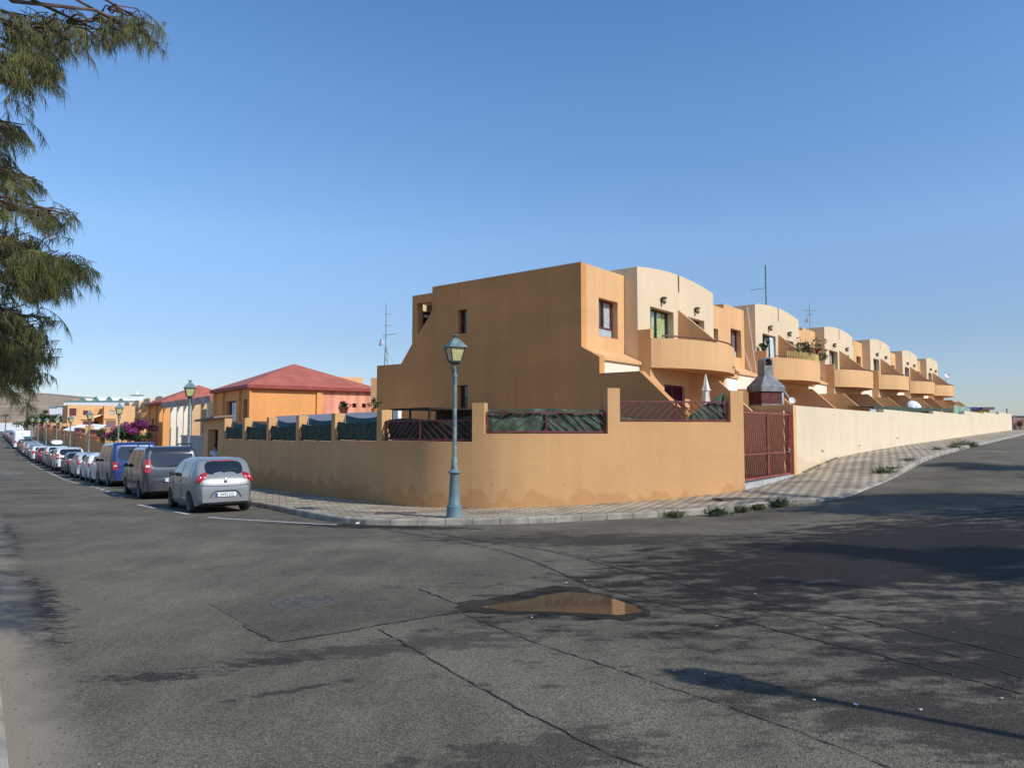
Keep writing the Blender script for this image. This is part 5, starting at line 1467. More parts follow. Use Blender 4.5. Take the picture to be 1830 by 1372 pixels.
for i in range(7):
    y0 = 8.0+i*2.28; q = MB(); n = 14
    for k in range(n+1):
        yy = y0 + 2.22*k/n; off = .02*(k%2); q.v += [(-.22-off, yy, lz(1.72)), (-.30-off, yy, lz(2.22))]
    for k in range(n): q.f.append((2*k+2, 2*k, 2*k+1, 2*k+3))
    q.build('fascia_panel', [CORR, mat('pinkish_fascia', (.36,.29,.28), .6, var=.25, vscale=2), CORR, mat('brown_fascia', (.27,.22,.17), .6, var=.25, vscale=2), CORR, mat('lilac_fascia', (.34,.30,.33), .6, var=.2, vscale=2), CORR][i], ar)
h2 = thing('hip_roofed_building', 'smaller red pyramid-roofed building at the far end of the arcade', 'building', (C0.x, C0.y, LB), LR)
ze2 = lz(2.30); za2 = lz(4.0)
sheet_left([(25.2,26.3,lz(-2.0),lz(.9)), (27.8,29.4,lz(-2.0),lz(.9))], 24, 30.6, -.8, ze2-.2, HOT, h2, x=.0)
for (a, c) in ((25.2, 26.3), (27.8, 29.4)):
    f = MB().box(.2, .24, a, c, lz(-2.0), lz(.9)).build('window', GLASSD, h2); MB().box(.14, .19, (a+c)/2-.04, (a+c)/2+.04, lz(-2), lz(.9)).build('frame', MAROON, f)
for y in (24.0, 26.8, 30.05): MB().box(-.16, -.002, y, y+.55, -.8, ze2-.22).build('pier', HOT, h2)
MB().box(.24, 6.9, 24, 30.6, -.8, ze2-.2).build('wall', HOT, h2)
q = MB(); hip(q, 0, 6.9, 24, 30.6, ze2, za2); rf = q.build('roof', REDROOF, h2); q = MB(); eaves(q, 0, 6.9, 24, 30.6, ze2); q.build('fascia', REDEDGE, rf)
# maroon railing before it
rl = thing('railing', 'maroon metal railing in front of the smaller red-roofed building', 'railing', (C0.x, C0.y, LB), LR)
q = MB(); z0_, z1_ = lz(-2.3), lz(-.55)
for z in (z1_, z1_-.45, z0_+.2): q.bar((-1.3, 20.5, z), (-1.3, 33.5, z), .05)
y = 20.5
while y <= 33.5: q.bar((-1.3, y, z0_-.5), (-1.3, y, z1_), .045); y += .65
q.build('bars', MAROON, rl)

# entrance porch at the end of the garden wall, grey wall beyond it, inner white wall
GA = Vector((-13.95, 35.2)); q0 = GA
po = thing('entrance_porch', 'orange garden entrance with dark doorway and sloping brown canopy, left end of the corner wall', 'porch', (GA.x, GA.y, 0), LR)
pz = EYE+.50
MB().box(0, .36, -.02, .85, -1.6, pz).box(0, .36, 2.75, 3.6, -1.6, pz).box(.0, .36, .85, 2.75, EYE-.02, pz).build('wall', ORANGE, po)
PASS = mat('passage_shade_tone', (.10,.05,.03), .9, var=.15)  # passage colour darkened to stand for the shade inside the doorway
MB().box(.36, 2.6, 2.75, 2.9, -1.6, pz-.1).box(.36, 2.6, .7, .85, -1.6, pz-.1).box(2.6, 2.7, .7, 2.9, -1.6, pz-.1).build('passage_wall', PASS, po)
MB().box(.36, 2.6, .85, 2.75, EYE+.25, EYE+.3).build('ceiling', DARK, po)
q = MB(); q.add([(-.45,-.1,pz+.02),(.5,-.1,pz+.10),(.5,3.75,pz-.04),(-.45,3.75,pz-.12),(-.45,-.1,pz+.12),(.5,-.1,pz+.20),(.5,3.75,pz+.06),(-.45,3.75,pz-.02)], [(0,3,2,1),(4,5,6,7),(0,1,5,4),(1,2,6,5),(2,3,7,6),(3,0,4,7)]); q.build('canopy', mat('brown_canopy', (.20,.14,.12), .8, var=.15), po)
q = MB(); 
for k in range(7): q.bar((1.2, .9+.3*k, -1.0), (1.2, .9+.3*k, EYE-.9), .03)
q.bar((1.2, .85, EYE-.9), (1.2, 2.75, EYE-.9), .04); q.build('inner_gate', UNDER, po)
gy = thing('low_wall', 'low grey lilac wall between the entrance porch and the second street lamp', 'wall', (GA.x, GA.y, 0), LR)
MB().box(.05, .30, 3.62, 9.0, -1.8, EYE-.42).build('wall', GREYR, gy)
MB().box(-.02, .37, 3.62, 9.0, EYE-.418, EYE-.34).build('coping', CONCL, gy)
iw = thing('inner_wall', 'white garden parapet seen over the dark railings of the left-hand wall', 'wall', (0, 0, 0))
pts = [wall_pt(t, 2.6, 0) for t in [ws[-1]*k/30 for k in range(0, 15)]]
q = MB()
for i in range(len(pts)-1): q.bar((pts[i].x, pts[i].y, EYE+.16), (pts[i+1].x, pts[i+1].y, EYE+.16), .14, .98)
q.build('wall', WHITE, iw)
# dark awning, pots on the parapet
pw = wall_pt(t_of(WLs, ws, 648), 1.9, EYE+.40)
aw = thing('awning', 'dark garden awning beside the house behind the left railings', 'awning', (pw.x-.2, pw.y, EYE+.62), rad(-48))
q = MB(); q.box(-1.1, 1.1, -.1, 1.8, 0, .05); q.build('canvas', DARK, aw); q = MB()
for x in (-1.05, 0, 1.05): q.bar((x, -.05, 0), (x, -.05, -1.1), .05)
q.build('posts', UNDER, aw); MB().box(-1.1, 1.1, 1.75, 1.8, -1.1, 0).build('back_panel', DARK, aw)

def leaf_cloud(n, cen, rad3, size, rr, hollow=.35, asp=.5):
    """n separate leaves scattered through an uneven volume"""
    V = np.zeros((n*4, 3)); lob = [(np.array([rr.gauss(0,.5), rr.gauss(0,.5), rr.gauss(0,.45)]), rr.uniform(.35,.65)) for _ in range(9)]
    i = 0
    while i < n:
        L_, r_ = rr.choice(lob); d = np.array([rr.gauss(0,1) for _ in range(3)]); d /= np.linalg.norm(d)+1e-9
        p = (L_ + d*r_*rr.uniform(hollow, 1)**.5) * np.array(rad3) * .8 + np.array(cen)
        a = np.array([rr.gauss(0,1) for _ in range(3)]); a /= np.linalg.norm(a); c = np.cross(a, d+.01); c /= np.linalg.norm(c)+1e-9
        s_ = size*rr.uniform(.6, 1.4)
        V[4*i] = p-a*s_; V[4*i+1] = p+c*s_*asp; V[4*i+2] = p+a*s_; V[4*i+3] = p-c*s_*asp; i += 1
    b = MB(); b.v = [tuple(v) for v in V]; b.f = [(4*i, 4*i+1, 4*i+2, 4*i+3) for i in range(n)]
    return b
def plant(name, label, cat, loc, n, r3, size, m, group=None, pot=None, seed=1, stem=True, zc=None, flowers=None):
    t = thing(name, label, cat, loc, 0, group); rr = random.Random(seed); zc = zc if zc is not None else r3[2]
    f = leaf_cloud(n, (0,0,zc), r3, size, rr).build('foliage', m, t)
    if flowers: leaf_cloud(flowers[0], (0,0,zc+r3[2]*.25), (r3[0]*1.05, r3[1]*1.05, r3[2]*.95), flowers[2], rr, .7).build('flowers', flowers[1], t)
    if stem:
        q = MB()
        for k in range(4): q.tube([(0,0,pot[1]*.8 if pot else -.05), (rr.uniform(-.3,.3)*r3[0], rr.uniform(-.3,.3)*r3[1], zc*.6), (rr.uniform(-.7,.7)*r3[0], rr.uniform(-.7,.7)*r3[1], zc+r3[2]*.3)], [size*.45, size*.3, size*.12], 5)
        q.build('stem', BARK, t)
    if pot: MB().lathe([(pot[0]*.7,0),(pot[0],pot[1]*.85),(pot[0]*1.12,pot[1]*.86),(pot[0]*1.12,pot[1]),(pot[0]*.9,pot[1]),(pot[0]*.85,pot[1]*.9)], 16).build('pot', TERRA, t, smooth=True)
    return t
pp = wall_pt(t_of(WLs, ws, 500), 2.6, EYE+.65); plant('potted_plant', 'reddish plant in a terracotta pot on the white inner parapet', 'potted plant', pp, 160, (.28,.28,.16), .05, LEAFD, pot=(.20,.26), seed=4, zc=.36)
pp = wall_pt(t_of(WLs, ws, 548), 2.6, EYE+.65); plant('potted_plant', 'small spiky green plant on the white inner parapet near the dark awning', 'potted plant', pp, 90, (.22,.22,.2), .06, LEAFG, pot=(.12,.12), seed=5, zc=.26)

# distant arched terrace on the left-hand street (same type, seen end-on)
LR2 = ['arched house end nearest the small red-roofed building, far down the left street', 'second arched house end of the distant left terrace', 'third arched house end of the distant left terrace', 'farthest arched house end, beside the white tower']
for i in range(4):
    Y = 128.5 + i*8.86; X = -.4905*128.5 - i*6.51
    p = Vector((X, Y)) - DLN*0
    copy_house((p.x, p.y, 1.1), math.atan2(-DLN.y, -DLN.x), LR2[i], 'arched terraced houses far down the left street')

# two-storey orange building far left
O2 = Vector((-71.6, 118.0)); gz = -1.2
tb = thing('apartment_building', 'two-storey orange building with maroon shutters at the far left', 'building', (O2.x, O2.y, gz), LR)
def oz(z): return z+EYE-gz
def ox(px):
    r_ = ratio(px, 745); return (r_*O2.y - O2.x)/(PL.x - r_*PL.y)
def oy_z(px, py):
    x = ox(px); return oz((766.7-py)*(O2.y+PL.y*x)/1302.5)
def orect(x0, x1, y0, y1): return (ox(x0), ox(x1), oy_z((x0+x1)/2, y1), oy_z((x0+x1)/2, y0))
hs = [orect(123.5,136,729.5,743), orect(148,157,733.5,741.5), orect(148.5,168,752.5,759)]
hs2 = [orect(194.5,203,733.5,741), orect(188.6,206,752,769)]
zt_ = oy_z(160, 724); xa, xb, xc, xd = ox(120.5), ox(168), ox(184.5), ox(240)
q = MB(); block(q, xa, xb, 0, 9, -.8, zt_, hs, .25); block(q, xc, xd, -.6, 9, -.8, oy_z(200, 725), hs2, .25)
q.box(xb, xc, .0, .3, oy_z(176, 730), zt_-.01); q.box(xb, xc, 2.5, 2.8, -.8, zt_-.3); q.build('wall', ORANGE, tb)
for h, y, m_, nm in [(hs[0], 0, SHUT, 'shutter'), (hs[1], 0, SHUT, 'window'), (hs[2], 0, SHUT, 'garage_door'), (hs2[0], -.6, FROST, 'window'), (hs2[1], -.6, mat('dusty_maroon_door', (.20,.11,.12), .7, var=.1), 'garage_door')]:
    MB().box(h[0]+.03, h[1]-.03, y+.12, y+.2, h[2]+.03, h[3]-.03).build(nm, m_, tb)
q = MB().box(ox(145), ox(166), -.25, 0, oy_z(155, 749.6), oy_z(155, 748.6)); q.build('ledge', ORANGE, tb)
q = MB().box(ox(187), ox(206), -.85, -.6, oy_z(195, 748.5), oy_z(195, 747.3)); q.build('ledge', ORANGE, tb)
q = MB().prism([(xb, oy_z(170,744)), (xc, oy_z(180,739)), (xc, oy_z(180,741)), (xb, oy_z(170,747))], .3, 2.4); q.build('stair', PALE, tb)
MB().box(xb+.3, xc-.4, 2.3, 2.48, oy_z(176,768), oy_z(176,752)).build('door', SHUT, tb)

# white villas behind
V2 = Vector((-98, 160)); vb = 0.3
GTRIM = mat('green_coping', (0.20, 0.33, 0.27), .7, var=.15, vscale=2)
def villa(name, label, px0, px1, ytop, ybot, Y, depth=8, m=WHITE, trim=True, gab=(), base=-2):
    r0, r1 = ratio(px0, 740), ratio(px1, 740); x0, x1 = r0*Y, r1*Y
    t = thing(name, label, 'building', (x0, Y, base)); zt = EYE + (766.7-ytop)*Y/1302.5 - base; w = x1-x0
    MB().box(0, w, 0, depth, -.5, zt).build('wall', m, t)
    if trim: MB().box(-.15, w+.15, -.15, depth, zt, zt+.22).build('coping', GTRIM, t)
    for gpx, gw, gh in gab:
        gx = ratio(gpx, 720)*Y - x0; s_ = Y/1302.5; k = zt+.22 if trim else zt
        MB().prism([(gx-gw*s_, k), (gx+gw*s_, k), (gx+1.2*s_, k+gh*s_), (gx-1.2*s_, k+gh*s_)], .1, depth*.7).build('gable', m, t)
        q = MB()
        for sg in (-1, 1): q.bar((gx+sg*(gw+.6)*s_, 0, k-.1), (gx+sg*.8*s_, 0, k+(gh+.5)*s_), .35, .25)
        q.build('gable_trim', GTRIM, t)
    return t
villa('white_villa', 'long white villa with green coping and small gables over the orange two-storey building', 113, 236, 717.5, 760, 158, 10, gab=((148,5,4.5),(171,5,6),(195,5,6),(216,3,3)))
villa('white_house', 'small white house between the palm and the two-storey orange building', 88, 103, 728, 760, 140, 7, m=WHITE)
v = villa('white_house', 'white house corner with green parapet just left of the two-storey orange building', 101.5, 114, 726.5, 760, 137, 7)
MB().box(.35, 1.0, -.05, .0, 3.2, 4.8).build('window', GLASSD, v)
tw = villa('white_tower', 'square white tower with small cap above the distant terrace', 233.5, 249, 706.5, 760, 165, 1.4, trim=False)
zt = EYE + (766.7-706.5)*165/1302.5 + 2; w_ = (ratio(249,740)-ratio(233.5,740))*165
MB().box(-.2, w_+.2, -.2, 1.6, zt, zt+.2).build('cornice', mat('grey_green_trim', (.30,.34,.30), .8), tw)
MB().lathe([(.5,zt+.2),(.45,zt+.4),(.2,zt+.65),(.04,zt+.9)], 12, Matrix.Translation((w_/2, .7, 0))).build('dome', WHITE, tw)
villa('low_white_wall', 'low white boundary wall crossing the end of the left street', -60, 42, 755.6, 764, 196, .4, trim=False, base=-1)
villa('pink_roofed_house', 'tiny pinkish house on the slope above the white villa', 130, 143, 713.5, 730, 230, 6, m=mat('pink_wall', (.62,.36,.26), .9), trim=False)

# balustraded fence with orange pillars
fn_ = thing('garden_fence', 'brown retaining wall topped by terracotta balusters and orange pillars beyond the car park', 'fence', (0,0,0))
A12 = 12.2
def fpt(Y, z=0, off=0): return Vector((A12+BL*Y, Y, z)) + Vector((PL.x, PL.y, 0))*off
q = MB(); Y = 66.0; Ys = []
while Y < 150: Ys.append(Y); Y += 6
def fz(Y): return EYE + interp(Y, [66, 90, 150], [-1.15, -.75, .25])
for i in range(len(Ys)-1):
    a, c = fpt(Ys[i]), fpt(Ys[i+1]); q.bar((a.x, a.y, (fz(Ys[i])-2.6)/2), (c.x, c.y, (fz(Ys[i])-2.6)/2), .3, fz(Ys[i])+2.6)
q.build('wall', SIDEO, fn_)
q = MB(); rr = random.Random(3)
for i in range(len(Ys)-1):
    z0_ = fz(Ys[i])
    n_ = 12 if Ys[i] < 110 else 8
    for k in range(1, n_):
        p = fpt(lerp(Ys[i], Ys[i+1], k/n_)); q.lathe([(.07,0),(.11,.10),(.12,.25),(.06,.5),(.09,.85),(.10,.9)], 6, Matrix.Translation((p.x, p.y, z0_+.005)))
q.build('balusters', mat('terracotta_baluster', (.40,.13,.075), .85, var=.25, vscale=3), fn_)
q = MB()
for i in range(len(Ys)-1):
    a, c = fpt(Ys[i]), fpt(Ys[i+1]); q.bar((a.x, a.y, fz(Ys[i])+.97), (c.x, c.y, fz(Ys[i])+.97), .24, .12)
q.build('handrail', TERRA, fn_)
for i in range(0, len(Ys), 2):
    p = fpt(Ys[i]); MB().box(p.x-.3, p.x+.3, p.y-.3, p.y+.3, -2, fz(Ys[i])+1.35).build('pillar', ORANGE, fn_)
def white_awning(px0, px1, y0, y1, Y, label):
    x0, x1 = ratio(px0)*Y, ratio(px1)*Y; zt = EYE+(766.7-y0)*Y/1302.5; zb = EYE+(766.7-y1)*Y/1302.5
    t = thing('awning', label, 'awning', (x0, Y, zb-2.0)); w = x1-x0; h = zt-zb
    MB().add([(0,0,2.0),(w,0,2.0-.15),(w,2.6,2.0+h-.1),(0,2.6,2.0+h),(0,0,2.06),(w,0,2.0-.09),(w,2.6,2.0+h-.04),(0,2.6,2.06+h)], [(0,3,2,1),(4,5,6,7),(0,1,5,4),(1,2,6,5),(2,3,7,6),(3,0,4,7)]).build('canvas', WHITEP, t)
    for (x, y, z) in ((.1,.1,2.0),(w-.1,.1,1.85),(.1,2.5,2+h-.05),(w-.1,2.5,1.9+h)): MB().bar((x,y,-1.5),(x,y,z), .07).build('post', STEEL, t)
white_awning(112.5, 134, 758, 768.5, 88, 'left one of two white awnings behind the terracotta balusters')
white_awning(142.5, 167.5, 758, 771, 84, 'right one of two white awnings behind the terracotta balusters')
# bougainvillea, hedge trees, palm
def at_y(px, py, Y): p = at_depth(px, py, Y); return p
p = at_y(236, 770, 60); bz = g(p.x, p.y)
zc = EYE + (766.7-769)*60/1302.5 - bz
t = plant('bougainvillea', 'large magenta bougainvillea bush behind the blue van', 'bush', (p.x, p.y, bz), 900, (1.35,1.3,.8), .13, LEAFG, seed=11, zc=zc-.2, flowers=(1700, MAGENTA, .09))
p = at_y(213, 779, 62); bz = g(p.x, p.y); zc = EYE + (766.7-779)*62/1302.5 - bz
t = plant('bougainvillea', 'low purple bougainvillea spilling left of the large magenta bush', 'bush', (p.x, p.y, bz), 500, (1.3,1.2,.5), .12, LEAFG, seed=12, zc=zc, flowers=(900, MAGENTA, .09))
p = at_y(188, 779, 66); bz = g(p.x, p.y); zc = EYE + (766.7-779)*66/1302.5 - bz
plant('shrub', 'round green shrub growing through the terracotta balusters', 'bush', (p.x, p.y, bz), 900, (.75,.75,1.0), .10, LEAFG, seed=13, zc=zc)
p = at_y(282, 757, 64); bz = g(p.x, p.y); zc = EYE + (766.7-757)*72/1302.5 - bz
plant('shrub', 'dark olive bush between the bougainvillea and the smaller red-roofed building', 'bush', (ratio(258)*72, 72, bz), 700, (.8,.8,.55), .12, LEAFD, seed=14, zc=zc)
for i, (px, py, r_, lab) in enumerate([(50,752,1.5,'grey-green tree left end of the low tree row beyond the panel van'), (63,751,1.6,'rounded tree second from left in the low row beyond the fence'), (78,749,1.7,'middle tree of the low row left of the orange two-storey building'), (92,751,1.6,'fourth tree of the low row, pale green, by the white house'), (106,750,1.8,'bright green tree directly left of the orange two-storey building')]):
    Y = 128+i*.8; p = at_y(px, py, Y); bz = g(p.x, p.y)
    plant('tree', lab, 'tree', (p.x, p.y, bz), 700, (r_, r_, 1.0), .17, LEAFG if i in (2, 4) else LEAFD, 'low trees beyond the fence', seed=20+i, zc=p.z-bz)
def palm(px, pyc, Y, rad_, label, n=34, seed=1, base=None, group=None, xy=None, zc=None):
    p = at_y(px, pyc, Y) if xy is None else Vector((*xy, zc)); bz = terrain(p.x, p.y); rr = random.Random(seed)
    t = thing('palm_tree', label, 'palm tree', (p.x, p.y, bz), 0, group); H = p.z-bz
    q = MB(); pts = [(0,0,-.3)] + [(.08*math.sin(k), .06*math.cos(k*1.3), H*k/7) for k in range(1, 8)]; q.tube(pts, [.30,.26,.24,.22,.21,.21,.23,.26], 10); q.build('trunk', BARK, t, smooth=True)
    q = MB()
    for k in range(n):
        az = 2*PI*k/n*2.4 + rr.uniform(-.2,.2); el = rr.uniform(-.55, 1.35); L = rad_*rr.uniform(.85,1.15); N = 9; pr_ = Vector((0,0,H)); d = Vector((math.cos(az)*math.cos(el), math.sin(az)*math.cos(el), math.sin(el)))
        side = Vector((-math.sin(az), math.cos(az), 0)); prev_ = pr_
        for j in range(N):
            d = (d + Vector((0,0,-.13 - .02*j))).normalized(); nx = prev_ + d*L/N
            wv = L*.17*math.sin(PI*(j+1)/(N+1.3))+.03
            up = side.cross(d)
            for s_ in (-1, 1):
                for h_ in (0, .34, .67):
                    b0 = prev_.lerp(nx, h_); b1 = prev_.lerp(nx, h_+.16); tip = b0 + side*s_*wv + d*wv*.75 - up*wv*.25 + Vector((0,0,-.25*wv))
                    q.add([b0, b1, tip], [(0,1,2)])
            q.bar(prev_, nx, .03*L/2.5)
            prev_ = nx
    q.build('fronds', LEAFP, t)
    return t
palm(50, 724, 140, 2.5, 'date palm standing against the bare hill at the far left', seed=3)
rr = random.Random(8)
p = at_y(10, 742, 165); bz = terrain(p.x, p.y)
t = thing('bare_tree', 'thin nearly leafless tree before the hill at the far left edge', 'tree', (p.x, p.y, bz)); q = MB()
q.tube([(0,0,-.3),(.1,0,2.2),(0,.1,4.2)], [.12,.09,.05], 6)
for k in range(12): a = rr.uniform(0, 6.28); z = rr.uniform(2.4, 4); q.tube([(0.05,0,z),(.8*math.cos(a),.8*math.sin(a),z+.5),(1.4*math.cos(a),1.4*math.sin(a),z+rr.uniform(.2,.9))], [.04,.025,.01], 5)
q.build('trunk', BARK, t); leaf_cloud(220, (0,0,4.0), (1.5,1.5,.9), .12, rr).build('crown', LEAFD, t)

# ================================================================ things around the terrace
def mast(label, base, h, arms, m=STEEL, lattice=0, dish=None, name='antenna', r_=.022):
    t = thing(name, label, 'antenna', base); q = MB()
    if lattice:
        for k in range(3): a = 2*PI*k/3; q.bar((.14*math.cos(a), .14*math.sin(a), 0), (.05*math.cos(a), .05*math.sin(a), lattice), .022)
        n = int(lattice/.35)
        for k in range(n):
            z = lattice*k/n; w = lerp(.14, .05, k/n)
            for j in range(3): a, c = 2*PI*j/3, 2*PI*(j+1)/3; q.bar((w*math.cos(a), w*math.sin(a), z), (w*math.cos(c), w*math.sin(c), z+lattice/n*.8), .012)
    q.tube([(0,0,lattice*.85), (0,0,h)], r_, 8); q.build('mast', m, t)
    for (z, l0, l1, az, el, kind) in arms:
        q = MB(); c, s_ = math.cos(az), math.sin(az); q.bar((-l0*c, -l0*s_, z), (l1*c, l1*s_, z+el), .022)
        if kind == 'yagi':
            for k in range(7):
                u = -l0 + (l0+l1)*k/6; q.bar((u*c+.16*s_, u*s_-.16*c, z+el*k/6), (u*c-.16*s_, u*s_+.16*c, z+el*k/6), .012)
        q.build('aerial', m if kind != 'red' else TERRA, t)
    if dish:
        z, rr_, az = dish; M = Matrix.Translation((.14*math.cos(az), .14*math.sin(az), z)) @ Matrix.Rotation(az, 4, 'Z') @ Matrix.Rotation(rad(75), 4, 'Y')
        MB().lathe([(.001,0),(rr_*.5,.03),(rr_,.12),(rr_,.135),(rr_*.5,.045),(.001,.015)], 20, M).build('dish', WHITEP, t, smooth=True)
    return t
p = at_depth(689, 655, 36); top_ = at_depth(689, 541, 36)
t = mast('tall lattice antenna mast with white dish left of the dark side wall', (p.x, p.y, p.z-.6), top_.z-p.z+.6, [(top_.z-p.z-.0, .05,.28,.2,.05,'plain'), (top_.z-p.z-.55,.05,.3,-.3,0,'plain'), (2.15,.12,.5,.1,.1,'yagi'), (1.9,.3,.0,.3,.2,'plain')], lattice=1.6, dish=(1.75, .19, PI*1.15))
bz = .8
q = MB().box(-.6, .6, -.6, .6, -(p.z-.6)+.3, -.001); q.build('roof_block', ORANGE, t)
q = MB().bar((.1,0,1.3), (.75,.1,.1), .012); q.build('stay', STEEL, t)
q = hpt(1, 4.95, -1.2, 5.0); topz = plane_hit(1373, 474, q, (0,1,0)).z
mast('tall thin antenna with one horizontal arm above the second cream bay', q, topz-q.z, [((topz-q.z)*.60, .85,0,0.05,.12,'plain'), ((topz-q.z)*.80,.04,.04,0,0,'plain')], r_=.03, m=LAMPDARK)
q = hpt(2, 2.5, -1.5, 5.3); mast('small aerial with white dish above the third cream bay', q, 2.0, [(1.6,.45,.45,.3,0,'yagi'), (1.3,.3,.3,.9,.1,'yagi')], dish=(.95,.16,3.6))
# wires on the second house
wt = thing('cable', 'thin white cables slanting down the shaded side of the second cream bay', 'cable', (0,0,0)); q = MB()
a0 = hpt(1, -.02, -.35, 5.4); a1 = hpt(1, -.9, .45, 1.4); a2 = hpt(1, -.03, -.9, 4.6)
q.tube([a0, a0.lerp(a1, .5)+Vector((0,0,-.1)), a1], .012, 5); q.tube([a2, a2.lerp(a1, .5)+Vector((0,0,-.08)), a1], .012, 5); q.build('wire', WHITEP, wt)

# balcony clutter of the second house
bp_ = hpt(1, 2.2, 1.2, 3.05)
for i, (s_, d_, z_, lab, rr_) in enumerate([(.35,.30,3.30,'small potted shrub on the left corner of the planted balcony', .22), (2.6,1.35,2.95,'dense flowering plants massed on the planted balcony', .62), (3.9,1.35,2.9,'trailing green plants right of the flowering mass on the planted balcony', .5), (5.4,.9,2.9,'potted plant at the right end of the planted balcony', .3)]):
    p = hpt(1, s_, d_, z_); plant('balcony_plant', lab, 'plant', p, int(500*rr_/.4), (rr_*1.25, rr_*.8, rr_), .06, LEAFG if i != 1 else LEAFD, 'plants on the second balcony', seed=30+i, zc=rr_*.9, flowers=(130, REDFL, .05) if i in (1, 2) else None)
rs = thing('reed_screen', 'yellow reed screen along the planted balcony parapet', 'screen', hpt(1,0,0,3.05), ROT); q = MB()
for k in range(46):
    x = lerp(.85, 5.6, k/46); y = -bow(x)+.045; h = .30+.03*math.sin(k*1.7); q.box(x, x+.085, y-.012, y+.012, -.02, h)
q.build('reeds', REED, rs)
ld = thing('laundry', 'pale pink towels hung over the right side of the planted balcony', 'laundry', hpt(1,0,0,3.0), ROT)
MB().box(5.15, 5.45, -bow(5.3)-.035, -bow(5.3)-.02, .05, .75).build('towel', mat('pink_towel', (.62,.42,.45), .95, var=.1), ld); MB().bar((5.0,-bow(5.2),.78),(5.9,-bow(5.8)+.1,.78),.02).build('rod', STEEL, ld)
sh = thing('sunshade_cloth', 'pale blue striped cloth hanging in the second balcony doorway', 'curtain', hpt(1,1.45,.10,2.25), ROT); q = MB()
for k in range(9): x = k*.075; q.v += [(x+.15, -.03+.02*(k%2), 0), (x*.8, -.03+.02*(k%2), 1.85)]
for k in range(8): q.f.append((2*k, 2*k+2, 2*k+3, 2*k+1))
q.build('cloth', mat('pale_blue_cloth', (.58,.68,.66), .95, var=.2, vscale=9), sh)
# last house: dish and pot
q = hpt(5, 4.6, .9, 3.1); mast('round satellite dish on the balcony of the last house', q, 1.3, [], dish=(1.0,.24,-1.6), m=STEEL)
q = hpt(5, 5.6, .7, 3.0); plant('balcony_plant', 'dark tuft of a plant on the balcony of the last house', 'plant', q, 200, (.22,.22,.3), .06, LEAFG, seed=41, zc=.35)

# garden of the corner house: closed parasol, barbecue, pale post
p = at_depth(1262, 735, 22.6)
um = thing('closed_parasol', 'closed cream parasol behind the highest maroon railing', 'parasol', (p.x, p.y, 1.15)); zt = at_depth(1262, 668.5, 22.6).z - 1.15
MB().tube([(0,0,0),(0,0,zt-.02)], .022, 8).build('pole', WHITEP, um)
q = MB(); prof = [(.012,zt),(.05,zt-.18),(.10,zt-.45),(.135,zt-.50),(.09,zt-.55),(.12,zt-.95),(.13,zt-1.25),(.085,zt-1.45)]; n = 20
for i, (r_, z) in enumerate(prof):
    for j in range(n): a = 2*PI*j/n; k_ = r_*(1+.22*math.cos(5*a+i*.6)); q.v.append((k_*math.cos(a), k_*math.sin(a), z))
for i in range(len(prof)-1):
    for j in range(n): q.f.append((i*n+j, (i+1)*n+j, (i+1)*n+(j+1)%n, i*n+(j+1)%n))
q.build('canvas', FABRIC, um, smooth=True); MB().box(-.2,.2,-.2,.2,0,.08).build('base', CONC, um)
p = at_depth(1369, 722, 26.2)
bq = thing('barbecue', 'grey concrete barbecue with tapering hood and arched chimney behind the red gate', 'barbecue', (p.x, p.y, 1.25), rad(20)); hz = p.z - 1.25
REDB = mat('sooty_red_brick', (.13,.035,.028), .9, var=.25, vscale=6)
w = .47
MB().box(-w, w, -.35, .35, 0, hz+.0).build('plinth', CONC, bq)
MB().box(-w, w, -.34, .36, hz+.001, hz+.44).build('firebox', REDB, bq)
MB().box(w*.86, w+.02, -.36, .36, hz+.001, hz+.44).build('cheek', CONCL, bq)
def loft(secs):
    q = MB()
    for (hx, hy, z) in secs: q.v += [(-hx,-hy,z),(hx,-hy,z),(hx,hy,z),(-hx,hy,z)]
    for i in range(len(secs)-1):
        for j in range(4): q.f.append((i*4+j, i*4+(j+1)%4, (i+1)*4+(j+1)%4, (i+1)*4+j))
    q.f.append((3,2,1,0)); k = 4*(len(secs)-1); q.f.append((k,k+1,k+2,k+3)); return q
loft([(w+.04,.40,hz+.44),(w+.04,.40,hz+.62),(.19,.19,hz+1.02),(.18,.18,hz+1.38)]).build('hood', CONC, bq)
q = MB()
for sg in (-1, 1): q.box(sg*.18-.03*(sg>0), sg*.18+.03*(sg<0), -.18, .18, hz+1.38, hz+1.52)
n = 10
for k in range(n):
    a, c = PI*k/n, PI*(k+1)/n; q.add([(.18*math.cos(a), -.18, hz+1.52+.15*math.sin(a)),(.18*math.cos(c), -.18, hz+1.52+.15*math.sin(c)),(.18*math.cos(c), .18, hz+1.52+.15*math.sin(c)),(.18*math.cos(a), .18, hz+1.52+.15*math.sin(a))], [(0,1,2,3)])
    q.add([(.15*math.cos(a), -.18, hz+1.52+.12*math.sin(a)),(.15*math.cos(c), -.18, hz+1.52+.12*math.sin(c)),(.15*math.cos(c), .18, hz+1.52+.12*math.sin(c)),(.15*math.cos(a), .18, hz+1.52+.12*math.sin(a))], [(3,2,1,0)])
    q.add([(.15*math.cos(a), -.18, hz+1.52+.12*math.sin(a)),(.15*math.cos(c), -.18, hz+1.52+.12*math.sin(c)),(.18*math.cos(c), -.18, hz+1.52+.15*math.sin(c)),(.18*math.cos(a), -.18, hz+1.52+.15*math.sin(a))], [(0,1,2,3)])
q.box(-.14,.14,.14,.17,hz+1.38,hz+1.6); q.build('chimney_cap', CONC, bq)
MB().sphere((.03, 0, hz+1.5), (.05,.05,.08), 8, 6).build('vent_ball', TERRA, bq)
